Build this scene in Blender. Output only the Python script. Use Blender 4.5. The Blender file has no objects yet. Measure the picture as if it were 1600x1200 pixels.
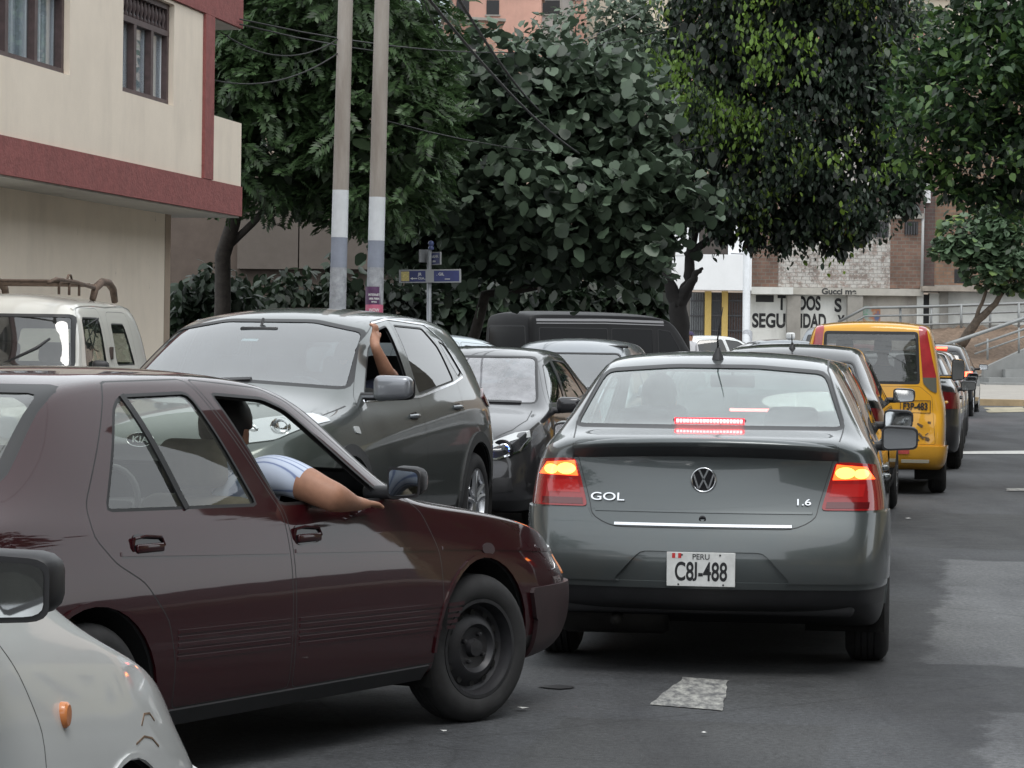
import bpy, bmesh, math, random
import numpy as np
from mathutils import Vector, Matrix
from mathutils.bvhtree import BVHTree
R = math.radians
PI = math.pi
sc = bpy.context.scene
col = sc.collection
# ---------------------------------------------------------------- camera
F = 4400.0 / 1600.0
EYE = 1.49
ROLL = R(0.7)
HY = 536
cam = bpy.data.cameras.new('camera')
cam.sensor_fit = 'HORIZONTAL'
cam.sensor_width = 36
cam.lens = 36 * F
cam.clip_start = 0.05
cam.clip_end = 2000
# principal point (800, HY) of the 1600 x 1200 photograph
cam.shift_x = 0.0
cam.shift_y = (HY - 600) / 1600.0 * 1.0
co = bpy.data.objects.new('camera', cam)
col.objects.link(co)
co.location = (0, 0, EYE)
co.rotation_euler = (Matrix.Rotation(PI / 2, 3, 'X') @ Matrix.Rotation(ROLL, 3, 'Z')).to_euler()
sc.camera = co
# ---------------------------------------------------------------- sky and sun
SUN_EL, SUN_AZ = R(62), R(165)
w = bpy.data.worlds.new("World")
sc.world = w
w.use_nodes = True
nt = w.node_tree
nt.nodes.clear()
sky = nt.nodes.new('ShaderNodeTexSky')
sky.sky_type = 'NISHITA'
sky.sun_disc = False
sky.sun_elevation = SUN_EL
sky.sun_rotation = SUN_AZ
sky.air_density = 1.0
sky.dust_density = 1.0
hs = nt.nodes.new('ShaderNodeHueSaturation')
hs.inputs['Saturation'].default_value = 0.22
bg = nt.nodes.new('ShaderNodeBackground')
bg.inputs['Strength'].default_value = 0.13
wo = nt.nodes.new('ShaderNodeOutputWorld')
nt.links.new(sky.outputs[0], hs.inputs['Color'])
ov = nt.nodes.new('ShaderNodeMix')            # an even layer of cloud over the sky
ov.data_type = 'RGBA'
ov.inputs[0].default_value = .72
ov.inputs[7].default_value = (7.6, 8.0, 8.3, 1)
nt.links.new(hs.outputs[0], ov.inputs[6])
nt.links.new(ov.outputs[2], bg.inputs['Color'])
nt.links.new(bg.outputs[0], wo.inputs['Surface'])
sl = bpy.data.lights.new('sun', 'SUN')
sl.energy = 0.9
sl.angle = R(25)
sl.color = (1.0, 0.97, 0.93)
so = bpy.data.objects.new('sun', sl)
col.objects.link(so)
so.location = (0, 0, 60)
so.rotation_euler = Vector((math.sin(SUN_AZ) * math.cos(SUN_EL), math.cos(SUN_AZ) * math.cos(SUN_EL), math.sin(SUN_EL))).to_track_quat('Z', 'Y').to_euler()
sc.view_settings.view_transform = 'Standard'
sc.view_settings.look = 'None'
sc.view_settings.exposure = 0.75
sc.view_settings.gamma = 1.0
sc.render.engine = 'CYCLES'
sc.cycles.max_bounces = 8
sc.cycles.transparent_max_bounces = 24
sc.cycles.glossy_bounces = 4
sc.cycles.transmission_bounces = 6
sc.cycles.sample_clamp_indirect = 6.0

def W(px, py, d):
    """a point of the photograph (1600 x 1200) at depth d"""
    u = px - 800.0
    v = py - HY
    a = u * math.cos(ROLL) + v * math.sin(ROLL)
    b = -u * math.sin(ROLL) + v * math.cos(ROLL)
    return Vector((a / 4400.0 * d, d, EYE - b / 4400.0 * d))

# ---------------------------------------------------------------- materials
MATS = {}
def _new(name):
    m = bpy.data.materials.new(name)
    m.use_nodes = True
    MATS[name] = m
    return m, m.node_tree, m.node_tree.nodes['Principled BSDF']

def setp(b, **k):
    for n, v in k.items():
        n = n.replace('_', ' ')
        if n in b.inputs:
            b.inputs[n].default_value = v

def noise(nt, scale, detail=4, rough=.6, coord='Object', stretch=None):
    tc = nt.nodes.new('ShaderNodeTexCoord')
    mp = nt.nodes.new('ShaderNodeMapping')
    if stretch:
        mp.inputs['Scale'].default_value = stretch
    n = nt.nodes.new('ShaderNodeTexNoise')
    n.inputs['Scale'].default_value = scale
    n.inputs['Detail'].default_value = detail
    n.inputs['Roughness'].default_value = rough
    nt.links.new(tc.outputs[coord], mp.inputs[0])
    nt.links.new(mp.outputs[0], n.inputs['Vector'])
    return n

def ramp(nt, src, stops):
    r = nt.nodes.new('ShaderNodeValToRGB')
    e = r.color_ramp.elements
    while len(e) < len(stops):
        e.new(.5)
    for i, (p, c) in enumerate(stops):
        e[i].position = p
        e[i].color = (c[0], c[1], c[2], 1) if len(c) == 3 else c
    nt.links.new(src, r.inputs[0])
    return r

def mix(nt, fac, a, b, mode='MIX'):
    m = nt.nodes.new('ShaderNodeMix')
    m.data_type = 'RGBA'
    m.blend_type = mode
    for sock, v in ((m.inputs[0], fac), (m.inputs[6], a), (m.inputs[7], b)):
        if isinstance(v, (int, float)):
            sock.default_value = v
        elif isinstance(v, tuple):
            sock.default_value = v + (1,) if len(v) == 3 else v
        else:
            nt.links.new(v, sock)
    return m.outputs[2]

def bump(nt, b, h, strength=.3, dist=.02):
    n = nt.nodes.new('ShaderNodeBump')
    n.inputs['Strength'].default_value = strength
    n.inputs['Distance'].default_value = dist
    nt.links.new(h, n.inputs['Height'])
    nt.links.new(n.outputs[0], b.inputs['Normal'])

def plain(name, c, rough=.5, metal=0., var=.0, vs=8., spec=.5, coat=0.):
    if name in MATS:
        return MATS[name]
    m, nt, b = _new(name)
    setp(b, Roughness=rough, Metallic=metal, Specular_IOR_Level=spec, Coat_Weight=coat)
    b.inputs['Base Color'].default_value = (*c, 1)
    if var:
        n = noise(nt, vs, 5, .65)
        r = ramp(nt, n.outputs['Fac'], [(.3, tuple(x * (1 - var) for x in c)), (.7, tuple(min(1, x * (1 + var)) for x in c))])
        nt.links.new(r.outputs[0], b.inputs['Base Color'])
    return m

def paint(name, c, metal=.0, rough=.38, dust=.18, dustc=(.22, .2, .17)):
    """car paint with a coat, orange peel and a film of street dust, thicker low down"""
    if name in MATS:
        return MATS[name]
    m, nt, b = _new(name)
    setp(b, Metallic=metal, Roughness=rough, Coat_Weight=1.0, Coat_Roughness=.035, Specular_IOR_Level=.08)
    tc = nt.nodes.new('ShaderNodeTexCoord')
    sp = nt.nodes.new('ShaderNodeSeparateXYZ')
    nt.links.new(tc.outputs['Object'], sp.inputs[0])
    n = noise(nt, 3.0, 8, .7)
    mr = nt.nodes.new('ShaderNodeMapRange')
    mr.inputs[1].default_value = .9
    mr.inputs[2].default_value = .25
    mr.inputs[3].default_value = .25
    mr.inputs[4].default_value = 1.0
    nt.links.new(sp.outputs[2], mr.inputs[0])
    r = ramp(nt, n.outputs['Fac'], [(.35, (0, 0, 0)), (.75, (1, 1, 1))])
    mm = nt.nodes.new('ShaderNodeMath'); mm.operation = 'MULTIPLY'
    nt.links.new(mr.outputs[0], mm.inputs[0]); nt.links.new(r.outputs[0], mm.inputs[1])
    m2 = nt.nodes.new('ShaderNodeMath'); m2.operation = 'MULTIPLY'
    nt.links.new(mm.outputs[0], m2.inputs[0]); m2.inputs[1].default_value = dust * 1.1
    nt.links.new(mix(nt, m2.outputs[0], c, dustc), b.inputs['Base Color'])
    cr = nt.nodes.new('ShaderNodeMapRange')
    cr.inputs[3].default_value = .03; cr.inputs[4].default_value = .03 + dust * .35
    nt.links.new(mm.outputs[0], cr.inputs[0])
    nt.links.new(cr.outputs[0], b.inputs['Coat Roughness'])
    n2 = noise(nt, 2.2, 2, .5)
    bp = nt.nodes.new('ShaderNodeBump')
    bp.inputs['Strength'].default_value = .12
    bp.inputs['Distance'].default_value = .012
    nt.links.new(n2.outputs['Fac'], bp.inputs['Height'])
    nt.links.new(bp.outputs[0], b.inputs['Coat Normal'])
    return m

def glass(name, tint=(.75, .82, .8), dust=.06, refl=1.0, ior=1.55, dustc=(.5, .52, .5)):
    if name in MATS:
        return MATS[name]
    m, nt, b = _new(name)
    nt.nodes.remove(b)
    out = nt.nodes['Material Output']
    t = nt.nodes.new('ShaderNodeBsdfTransparent'); t.inputs[0].default_value = (*tint, 1)
    g = nt.nodes.new('ShaderNodeBsdfGlossy'); g.inputs['Roughness'].default_value = .01
    g.inputs[0].default_value = (refl, refl, refl, 1)
    d = nt.nodes.new('ShaderNodeBsdfDiffuse'); d.inputs[0].default_value = (*dustc, 1)
    fr = nt.nodes.new('ShaderNodeLayerWeight'); fr.inputs[0].default_value = .5
    pw = nt.nodes.new('ShaderNodeMath'); pw.operation = 'POWER'; pw.inputs[1].default_value = 4.2
    nt.links.new(fr.outputs['Facing'], pw.inputs[0])
    mu = nt.nodes.new('ShaderNodeMath'); mu.operation = 'MULTIPLY_ADD'; mu.use_clamp = True
    f0 = min(.5, 1.9 * ((ior - 1) / (ior + 1)) ** 2)
    mu.inputs[1].default_value = 1 - f0; mu.inputs[2].default_value = f0
    nt.links.new(pw.outputs[0], mu.inputs[0])
    n = noise(nt, 4, 6, .7)
    r = ramp(nt, n.outputs['Fac'], [(.3, (dust * .5,) * 3), (.75, (dust * 1.6,) * 3)])
    m1 = nt.nodes.new('ShaderNodeMixShader'); m2 = nt.nodes.new('ShaderNodeMixShader')
    nt.links.new(r.outputs[0], m1.inputs[0]); nt.links.new(t.outputs[0], m1.inputs[1]); nt.links.new(d.outputs[0], m1.inputs[2])
    nt.links.new(mu.outputs[0], m2.inputs[0]); nt.links.new(m1.outputs[0], m2.inputs[1]); nt.links.new(g.outputs[0], m2.inputs[2])
    nt.links.new(m2.outputs[0], out.inputs['Surface'])
    return m

def emis(name, c, s, base=(.3, .02, .02), lens=True):
    if name in MATS:
        return MATS[name]
    m, nt, b = _new(name)
    b.inputs['Base Color'].default_value = (*base, 1)
    setp(b, Roughness=.12, Coat_Weight=.8 if lens else 0., Emission_Strength=s)
    b.inputs['Emission Color'].default_value = (*c, 1)
    return m

RUB = plain('tyre rubber', (.018, .018, .019), .82, var=.35, vs=14)
SEAL = plain('black window seal', (.012, .012, .013), .45)
BLK = plain('black plastic', (.02, .02, .022), .5, var=.2)
GBLK = plain('gloss black plastic', (.01, .01, .012), .12)
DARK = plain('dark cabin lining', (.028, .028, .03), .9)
UNDER = plain('underbody black', (.008, .008, .008), .95)
SEAT = plain('grey cloth seat', (.10, .095, .085), .95, var=.2)
CHR = plain('chrome', (.75, .76, .78), .12, 1.0)
ALU = plain('alloy wheel metal', (.5, .51, .53), .3, .9)
STEEL = plain('dark steel rim', (.03, .03, .033), .45, .4, var=.3)
MIRG = plain('mirror glass', (.8, .82, .84), .03, 1.0)
REDL = plain('red lamp plastic', (.28, .012, .014), .12, coat=1.)
DREDL = plain('dark red lamp plastic', (.10, .008, .01), .12, coat=1.)
WHL = plain('clear lamp plastic', (.55, .57, .58), .1, coat=1.)
AMB = plain('amber lamp plastic', (.62, .22, .07), .25, coat=.6)
CLEAR = glass('clear lamp lens', (.9, .92, .93), .03)
SKIN = plain('skin', (.42, .22, .14), .55, var=.1, vs=30)
SKIN2 = plain('tanned skin', (.32, .16, .10), .55, var=.12, vs=30)
HAIR = plain('black hair', (.012, .01, .01), .6)
WHITEP = plain('white plate', (.62, .63, .62), .5, var=.12, vs=25)
INKB = plain('black lettering', (.012, .012, .014), .5)

# ---------------------------------------------------------------- object helpers
def tag(o, label=None, cat=None, group=None, kind=None):
    if label: o['label'] = label
    if cat: o['category'] = cat
    if group: o['group'] = group
    if kind: o['kind'] = kind
    return o

def empty(name, loc, rz=0, label=None, cat=None, group=None):
    o = bpy.data.objects.new(name, None)
    o.empty_display_size = .2
    col.objects.link(o)
    o.location = loc
    o.rotation_euler = (0, 0, rz)
    return tag(o, label, cat, group)

def link(name, me, mats, parent=None, loc=None, smooth=False):
    for m in (mats if isinstance(mats, (list, tuple)) else [mats]):
        me.materials.append(m)
    if smooth:
        me.polygons.foreach_set('use_smooth', [True] * len(me.polygons))
    o = bpy.data.objects.new(name, me)
    col.objects.link(o)
    if parent: o.parent = parent
    if loc is not None: o.location = loc
    return o

def from_bm(name, bm, mats, parent=None, loc=None, smooth=False, autos=None):
    me = bpy.data.meshes.new(name)
    bm.to_mesh(me)
    bm.free()
    o = link(name, me, mats, parent, loc, smooth)
    if autos:
        me.set_sharp_from_angle(angle=R(autos))
    return o

def pydata(name, v, f, mats, parent=None, loc=None, smooth=False, idx=None):
    me = bpy.data.meshes.new(name)
    me.from_pydata([tuple(p) for p in v], [], f)
    if idx is not None:
        me.polygons.foreach_set('material_index', idx)
    return link(name, me, mats, parent, loc, smooth)

def add_box(bm, c, s, rot=None, bev=0., mi=0, taper=None):
    M = Matrix.Translation(c) @ (rot.to_4x4() if rot else Matrix()) @ Matrix.Diagonal((s[0], s[1], s[2], 1))
    r = bmesh.ops.create_cube(bm, size=1, matrix=M)
    vs = r['verts']
    if taper:
        top = [v for v in vs if (M.inverted() @ v.co).z > 0]
        ct = M @ Vector((0, 0, .5))
        for v in top:
            v.co = ct + (v.co - ct) * taper
    fs = list({f for v in vs for f in v.link_faces})
    if bev > 0:
        es = list({e for f in fs for e in f.edges})
        r2 = bmesh.ops.bevel(bm, geom=es, offset=bev, segments=3, affect='EDGES', profile=.5, clamp_overlap=True)
        fs = [f for f in fs if f.is_valid] + r2['faces']
    for f in set(fs):
        if f.is_valid:
            f.material_index = mi
            f.smooth = bev > 0
    return fs

def add_tube(bm, pts, rad, n=8, mi=0, cap=True):
    """tube along points, rad a number or a list"""
    pts = [Vector(p) for p in pts]
    rs = rad if isinstance(rad, (list, tuple)) else [rad] * len(pts)
    rings = []
    up = Vector((0, 0, 1))
    prev = None
    for i, p in enumerate(pts):
        t = (pts[min(i + 1, len(pts) - 1)] - pts[max(i - 1, 0)])
        t = t.normalized() if t.length > 1e-9 else Vector((0, 0, 1))
        if prev is None:
            a = t.cross(up)
            if a.length < .05: a = t.cross(Vector((1, 0, 0)))
        else:
            a = prev - t * prev.dot(t)
        a.normalize(); prev = a
        b = t.cross(a)
        rings.append([bm.verts.new(p + (a * math.cos(k * 2 * PI / n) + b * math.sin(k * 2 * PI / n)) * rs[i]) for k in range(n)])
    for i in range(len(rings) - 1):
        for k in range(n):
            f = bm.faces.new((rings[i][k], rings[i][(k + 1) % n], rings[i + 1][(k + 1) % n], rings[i + 1][k]))
            f.smooth = True; f.material_index = mi
    if cap:
        for r_, fl in ((rings[0], True), (rings[-1], False)):
            f = bm.faces.new(r_[::-1] if fl else r_); f.material_index = mi
    return rings

def add_lathe(bm, prof, axis='y', n=32, c=(0, 0, 0), mi=0):
    """profile of (radius, offset along the axis)"""
    c = Vector(c)
    rings = []
    for r_, t in prof:
        ring = []
        for k in range(n):
            a = 2 * PI * k / n
            p = {'y': (math.cos(a) * r_, t, math.sin(a) * r_), 'z': (math.cos(a) * r_, math.sin(a) * r_, t), 'x': (t, math.cos(a) * r_, math.sin(a) * r_)}[axis]
            ring.append(bm.verts.new(c + Vector(p)))
        rings.append(ring)
    for i in range(len(rings) - 1):
        for k in range(n):
            f = bm.faces.new((rings[i][k], rings[i][(k + 1) % n], rings[i + 1][(k + 1) % n], rings[i + 1][k]))
            f.smooth = True; f.material_index = mi
    return rings

def text_mesh(s, size, sx=1., ext=.002, bold=0.):
    cu = bpy.data.curves.new('lettering', 'FONT')
    cu.body = s; cu.size = size; cu.extrude = ext; cu.offset = bold
    cu.align_x = 'CENTER'; cu.align_y = 'CENTER'
    o = bpy.data.objects.new('t', cu)
    col.objects.link(o)
    bpy.context.view_layer.update()
    dg = bpy.context.evaluated_depsgraph_get()
    me = bpy.data.meshes.new_from_object(o.evaluated_get(dg))
    bpy.data.objects.remove(o)
    me.transform(Matrix.Diagonal((sx, 1, 1, 1)))
    me.materials.clear()
    return me

def level_feet(me):
    """lift letters that hang below the line (plate lettering has none)"""
    bm = bmesh.new(); bm.from_mesh(me)
    seen = set(); isl = []
    for v in bm.verts:
        if v in seen: continue
        st_ = [v]; g = []; seen.add(v)
        while st_:
            a = st_.pop(); g.append(a)
            for e in a.link_edges:
                b = e.other_vert(a)
                if b not in seen: seen.add(b); st_.append(b)
        isl.append(g)
    tops = max(v.co.y for v in bm.verts)
    mins = sorted(min(v.co.y for v in g) for g in isl)
    base = mins[len(mins) * 2 // 3] if mins else 0
    base = sorted(m_ for m_ in mins if m_ < tops * .4)[len([m_ for m_ in mins if m_ < tops * .4]) // 2]
    for g in isl:
        lo = min(v.co.y for v in g); hi = max(v.co.y for v in g)
        if lo < base - .03 * (tops - base):
            for v in g: v.co.y = base + (v.co.y - lo) * (hi - base) / (hi - lo)
    bm.to_mesh(me); bm.free()

def lettering(name, s, size, mat, parent, M, sx=1., ext=.002, bold=0.):
    """M maps text plane (x right, y up, z out) to parent space"""
    me = text_mesh(s, size, sx, ext, bold)
    if name.endswith('number'): level_feet(me)
    me.transform(M)
    return link(name, me, mat, parent)

def face_frame(c, right, up):
    r_ = Vector(right).normalized(); u = Vector(up).normalized(); n = r_.cross(u)
    M = Matrix((r_, u, n)).transposed().to_4x4()
    M.translation = Vector(c)
    return M

def skin(name, joints, edges, mat, parent=None, levels=2, loc=None):
    """continuous limb surface from a skeleton of (x,y,z,r)"""
    me = bpy.data.meshes.new(name)
    me.from_pydata([j[:3] for j in joints], edges, [])
    o = bpy.data.objects.new(name, me)
    col.objects.link(o)
    md = o.modifiers.new('skin', 'SKIN')
    for i, j in enumerate(joints):
        r_ = j[3] if isinstance(j[3], tuple) else (j[3], j[3])
        me.skin_vertices[0].data[i].radius = r_
    me.skin_vertices[0].data[0].use_root = True
    md.use_smooth_shade = True
    s = o.modifiers.new('sub', 'SUBSURF'); s.levels = levels; s.render_levels = levels
    bpy.context.view_layer.update()
    dg = bpy.context.evaluated_depsgraph_get()
    m2 = bpy.data.meshes.new_from_object(o.evaluated_get(dg))
    bpy.data.objects.remove(o)
    m2.materials.clear()
    return link(name, m2, mat, parent, loc, True)

def copy_tree(o, parent=None, loc=None, label=None):
    c = o.copy(); col.objects.link(c)
    if parent: c.parent = parent
    if loc is not None: c.location = loc
    if label: c['label'] = label
    for ch in list(o.children):
        copy_tree(ch, c)
    return c
# ================================================================ cars
def in_poly(a, b, P):
    r_ = False; n = len(P); j = n - 1
    for i in range(n):
        if (P[i][1] > b) != (P[j][1] > b) and a < (P[j][0] - P[i][0]) * (b - P[i][1]) / (P[j][1] - P[i][1]) + P[i][0]:
            r_ = not r_
        j = i
    return r_

def inset(P, d):
    A = sum(P[i][0] * P[(i + 1) % len(P)][1] - P[(i + 1) % len(P)][0] * P[i][1] for i in range(len(P)))
    s = 1 if A > 0 else -1
    out = []; n = len(P)
    for i in range(n):
        p0 = Vector(P[i - 1]); p1 = Vector(P[i]); p2 = Vector(P[(i + 1) % n])
        e1 = (p1 - p0).normalized(); e2 = (p2 - p1).normalized()
        n1 = Vector((-e1.y, e1.x)) * s; n2 = Vector((-e2.y, e2.x)) * s
        m = n1 + n2
        m = m / max(.4, m.length_squared) * 2 if m.length > 1e-6 else n1
        out.append(tuple(p1 + m * d * .5 * 1.0))
    return out

def rnd(P, r_=.04, n=3):
    """rounds the corners of a polygon"""
    out = []; N = len(P)
    for i in range(N):
        p0 = Vector(P[i - 1]); p1 = Vector(P[i]); p2 = Vector(P[(i + 1) % N])
        a = p0 - p1; b = p2 - p1
        ra = min(r_, a.length * .45); rb = min(r_, b.length * .45)
        s = p1 + a.normalized() * ra; e = p1 + b.normalized() * rb
        for k in range(n + 1):
            t = k / n
            out.append(tuple(s * (1 - t) ** 2 + p1 * 2 * t * (1 - t) + e * t * t))
    return out

AX = {'y': (0, 2, 1), 'x': (1, 2, 0), 'z': (0, 1, 2)}

class Car:
    def __init__(s, name, label, X, Y, yaw, L, st, paintm, roff=None, foff=None, rbow=.06, fbow=.12, scale=1., group=None, glassm=None, lev=2, z0=0, sx=1., sy=1., sz=1., bulge=.02, cat='car', x0=0.):
        s.L = L
        h = Vector((math.sin(yaw), math.cos(yaw), 0)) * scale
        s.off = (-L / 2, 0, 0)
        c = Vector((X, Y, z0)) + h * (L / 2 + x0)
        s.root = empty(name, c, PI / 2 - yaw, label, cat, group)
        s.root.scale = (scale,) * 3
        s.paint = paintm
        s.glass = glassm
        s.build(st, roff or [0] * 9, foff or [0] * 9, rbow, fbow, lev, sx, sy, sz, bulge)

    def build(s, st, roff, foff, rbow, fbow, lev, sx, sy, sz, bulge):
        rows = []
        for q in st:
            x, zb, wm, zs, ws, ze, wt, zt = q
            hgt = max(0., min(1., (ze - zs) / .35))
            rr = [(wm - .06, zb), (wm - .015, zb + .05), (wm, zb + .36 * (zs - zb)), (wm, zb + .68 * (zs - zb)),
                  ((ws * .55 + wm * .45), zs - .085), (ws, zs - .005 - .01 * hgt)]
            g0 = (ws - .012 - .02 * hgt, zs + (ze - zs) * (.10 + .25 * (1 - hgt)))
            rr.append(g0)
            rr.append(((g0[0] + wt) / 2 + bulge * hgt, (g0[1] + ze) / 2))
            rr.append((wt + .008, ze - .02 * hgt - .004))
            cc = [(wt - .04, ze + .15 * (zt - ze)), (wt * .66, ze + (zt - ze) * .62), (wt * .33, ze + (zt - ze) * .92), (0, zt)]
            rows.append((x, rr, cc))
        n = len(rows)
        V = []; idx = {}
        def vid(key, p):
            if key not in idx:
                idx[key] = len(V); V.append((p[0] * sx, p[1] * sy, p[2] * sz))
            return idx[key]
        NR = 9
        # columns across the car: -4..4 -> side(-5) c0 c1 c2 c3 c2 c1 c0 side(5)
        def colf(k):   # fraction of half width for interior columns, k in -4..4
            a = abs(k)
            return [0, .33, .66, .93][a] * (1 if k > 0 else -1)
        def getv(i, r_, k):
            """station i, row r (0..8), column k (-4..4, |k|=4 side)"""
            x, rr, cc = rows[i]
            end = i == 0 or i == n - 1
            xo = roff[r_] if i == 0 else (foff[r_] if i == n - 1 else 0)
            if i == 1: xo = roff[r_] * .35
            if i == n - 2: xo = foff[r_] * .35
            sg = 1 if k > 0 else -1
            if abs(k) == 4:
                return vid((i, r_, k), (x + xo, rr[r_][0] * sg, rr[r_][1]))
            f = colf(k)
            bow = (rbow if i == 0 else -fbow) * (-(1 - f * f)) if end else 0
            bow2 = (rbow * .5 if i == 1 else -fbow * .5) * (-(1 - f * f)) if i in (1, n - 2) else 0
            if r_ == 8:
                c = cc[3 - abs(k)]
                return vid((i, 8, k), (x + xo + bow + bow2, c[0] * (sg if k else 0), c[1]))
            if r_ == 0:
                return vid((i, 0, k), (x + xo + bow, rr[0][0] * f, rr[0][1]))
            return vid((i, r_, k), (x + xo + bow, rr[r_][0] * f, rr[r_][1]))
        Fc = []
        for i in range(n - 1):
            for r_ in range(8):
                for k in (4, -4):
                    q = [getv(i, r_, k), getv(i + 1, r_, k), getv(i + 1, r_ + 1, k), getv(i, r_ + 1, k)]
                    Fc.append(q[::-1] if k > 0 else q)
            for k in range(-4, 4):
                Fc.append([getv(i, 8, k), getv(i, 8, k + 1), getv(i + 1, 8, k + 1), getv(i + 1, 8, k)][::-1])
                Fc.append([getv(i, 0, k), getv(i, 0, k + 1), getv(i + 1, 0, k + 1), getv(i + 1, 0, k)])
        for i, fl in ((0, False), (n - 1, True)):
            for r_ in range(8):
                for k in range(-4, 4):
                    q = [getv(i, r_, k), getv(i, r_, k + 1), getv(i, r_ + 1, k + 1), getv(i, r_ + 1, k)]
                    Fc.append(q if fl else q[::-1])
        me = bpy.data.meshes.new('cage')
        me.from_pydata(V, [], Fc)
        o = bpy.data.objects.new('cage', me); col.objects.link(o)
        md = o.modifiers.new('s', 'SUBSURF'); md.levels = lev; md.render_levels = lev
        bpy.context.view_layer.update()
        m2 = bpy.data.meshes.new_from_object(o.evaluated_get(bpy.context.evaluated_depsgraph_get()))
        bpy.data.objects.remove(o)
        bm = bmesh.new(); bm.from_mesh(m2)
        bmesh.ops.recalc_face_normals(bm, faces=bm.faces)
        bm.normal_update()
        # orientation guard
        top = max(bm.faces, key=lambda f: f.calc_center_median().z)
        if top.normal.z < 0:
            bmesh.ops.reverse_faces(bm, faces=bm.faces); bm.normal_update()
        ly = bm.verts.layers.float_vector.new('nn')
        for v in bm.verts: v[ly] = v.normal
        s.bm = bm
        s.bvh = BVHTree.FromBMesh(bm)
        s.inner = s.bm.copy()

    def pt(s, px, py, yl):
        """car coordinates of a point of the photograph on the plane y = yl"""
        s.root.rotation_euler  # root matrix by hand
        yaw = PI / 2 - s.root.rotation_euler[2]; k = s.root.scale[0]
        X0 = s.root.location.x - math.sin(yaw) * s.L / 2 * k; Y0 = s.root.location.y - math.cos(yaw) * s.L / 2 * k
        w_ = W(px, py, 1.0)
        dx = w_.x; dz = w_.z - EYE
        D = (yl * k - X0 * math.cos(yaw) + Y0 * math.sin(yaw)) / (math.sin(yaw) - dx * math.cos(yaw))
        X = dx * D
        return Vector((((X - X0) * math.sin(yaw) + (D - Y0) * math.cos(yaw)) / k, yl, (EYE + dz * D) / k))

    def hit(s, a, b, axis='y', side=1):
        if axis == 'y': o, d = Vector((a, 5 * side, b)), Vector((0, -side, 0))
        elif axis == 'x': o, d = Vector((12 * side if side > 0 else -6, a, b)), Vector((-side, 0, 0))
        else: o, d = Vector((a, b, 5)), Vector((0, 0, -1))
        p, n, i, q = s.bvh.ray_cast(o, d)
        if p is None:
            p, n, i, q = s.bvh.find_nearest(Vector((a, .8 * side, b)) if axis == 'y' else Vector((s.L if side > 0 else 0, a, b)))
        return p, n

    def cut(s, bm, P, axis, side, lim=.15, cmin=None):
        ia, ib, ic = AX[axis]
        a0 = min(p[0] for p in P) - .01; a1 = max(p[0] for p in P) + .01
        b0 = min(p[1] for p in P) - .01; b1 = max(p[1] for p in P) + .01
        sub = []
        for f in bm.faces:
            if f.normal[ic] * side < lim: continue
            c = f.calc_center_median()
            if cmin is not None and not cmin(c): continue
            if c[ia] < a0 - .3 or c[ia] > a1 + .3 or c[ib] < b0 - .3 or c[ib] > b1 + .3: continue
            va = [v.co[ia] for v in f.verts]; vb = [v.co[ib] for v in f.verts]
            if max(va) < a0 or min(va) > a1 or max(vb) < b0 or min(vb) > b1: continue
            sub.append(f)
        sub = set(sub)
        n = len(P)
        for i in range(n):
            p = P[i]; q = P[(i + 1) % n]
            e0, e1 = min(p[0], q[0]) - 1e-4, max(p[0], q[0]) + 1e-4
            g0, g1 = min(p[1], q[1]) - 1e-4, max(p[1], q[1]) + 1e-4
            near = []
            for f in sub:
                va = [v.co[ia] for v in f.verts]; vb = [v.co[ib] for v in f.verts]
                if max(va) < e0 or min(va) > e1 or max(vb) < g0 or min(vb) > g1: continue
                near.append(f)
            if not near: continue
            co_ = [0, 0, 0]; co_[ia] = p[0]; co_[ib] = p[1]
            no = [0, 0, 0]; no[ia] = q[1] - p[1]; no[ib] = -(q[0] - p[0])
            if abs(no[ia]) + abs(no[ib]) < 1e-7: continue
            geom = near + list({e for f in near for e in f.edges}) + list({v for f in near for v in f.verts})
            r_ = bmesh.ops.bisect_plane(bm, geom=geom, dist=1e-5, plane_co=co_, plane_no=no)
            sub -= set(near)
            sub |= {g for g in r_['geom'] if isinstance(g, bmesh.types.BMFace) and g.is_valid}
            sub = {f for f in sub if f.is_valid}
        return [f for f in sub if in_poly(f.calc_center_median()[ia], f.calc_center_median()[ib], P)]

    def sep(s, bm, faces):
        ly = bm.verts.layers.float_vector['nn']
        nb = bmesh.new(); nl = nb.verts.layers.float_vector.new('nn')
        mp = {}
        for f in faces:
            vs = []
            for v in f.verts:
                if v not in mp:
                    w_ = nb.verts.new(v.co); w_[nl] = v[ly]; mp[v] = w_
                vs.append(mp[v])
            try:
                g = nb.faces.new(vs); g.smooth = True; g.material_index = f.material_index
            except ValueError: pass
        bmesh.ops.delete(bm, geom=faces, context='FACES')
        nb.normal_update()
        return nb

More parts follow.
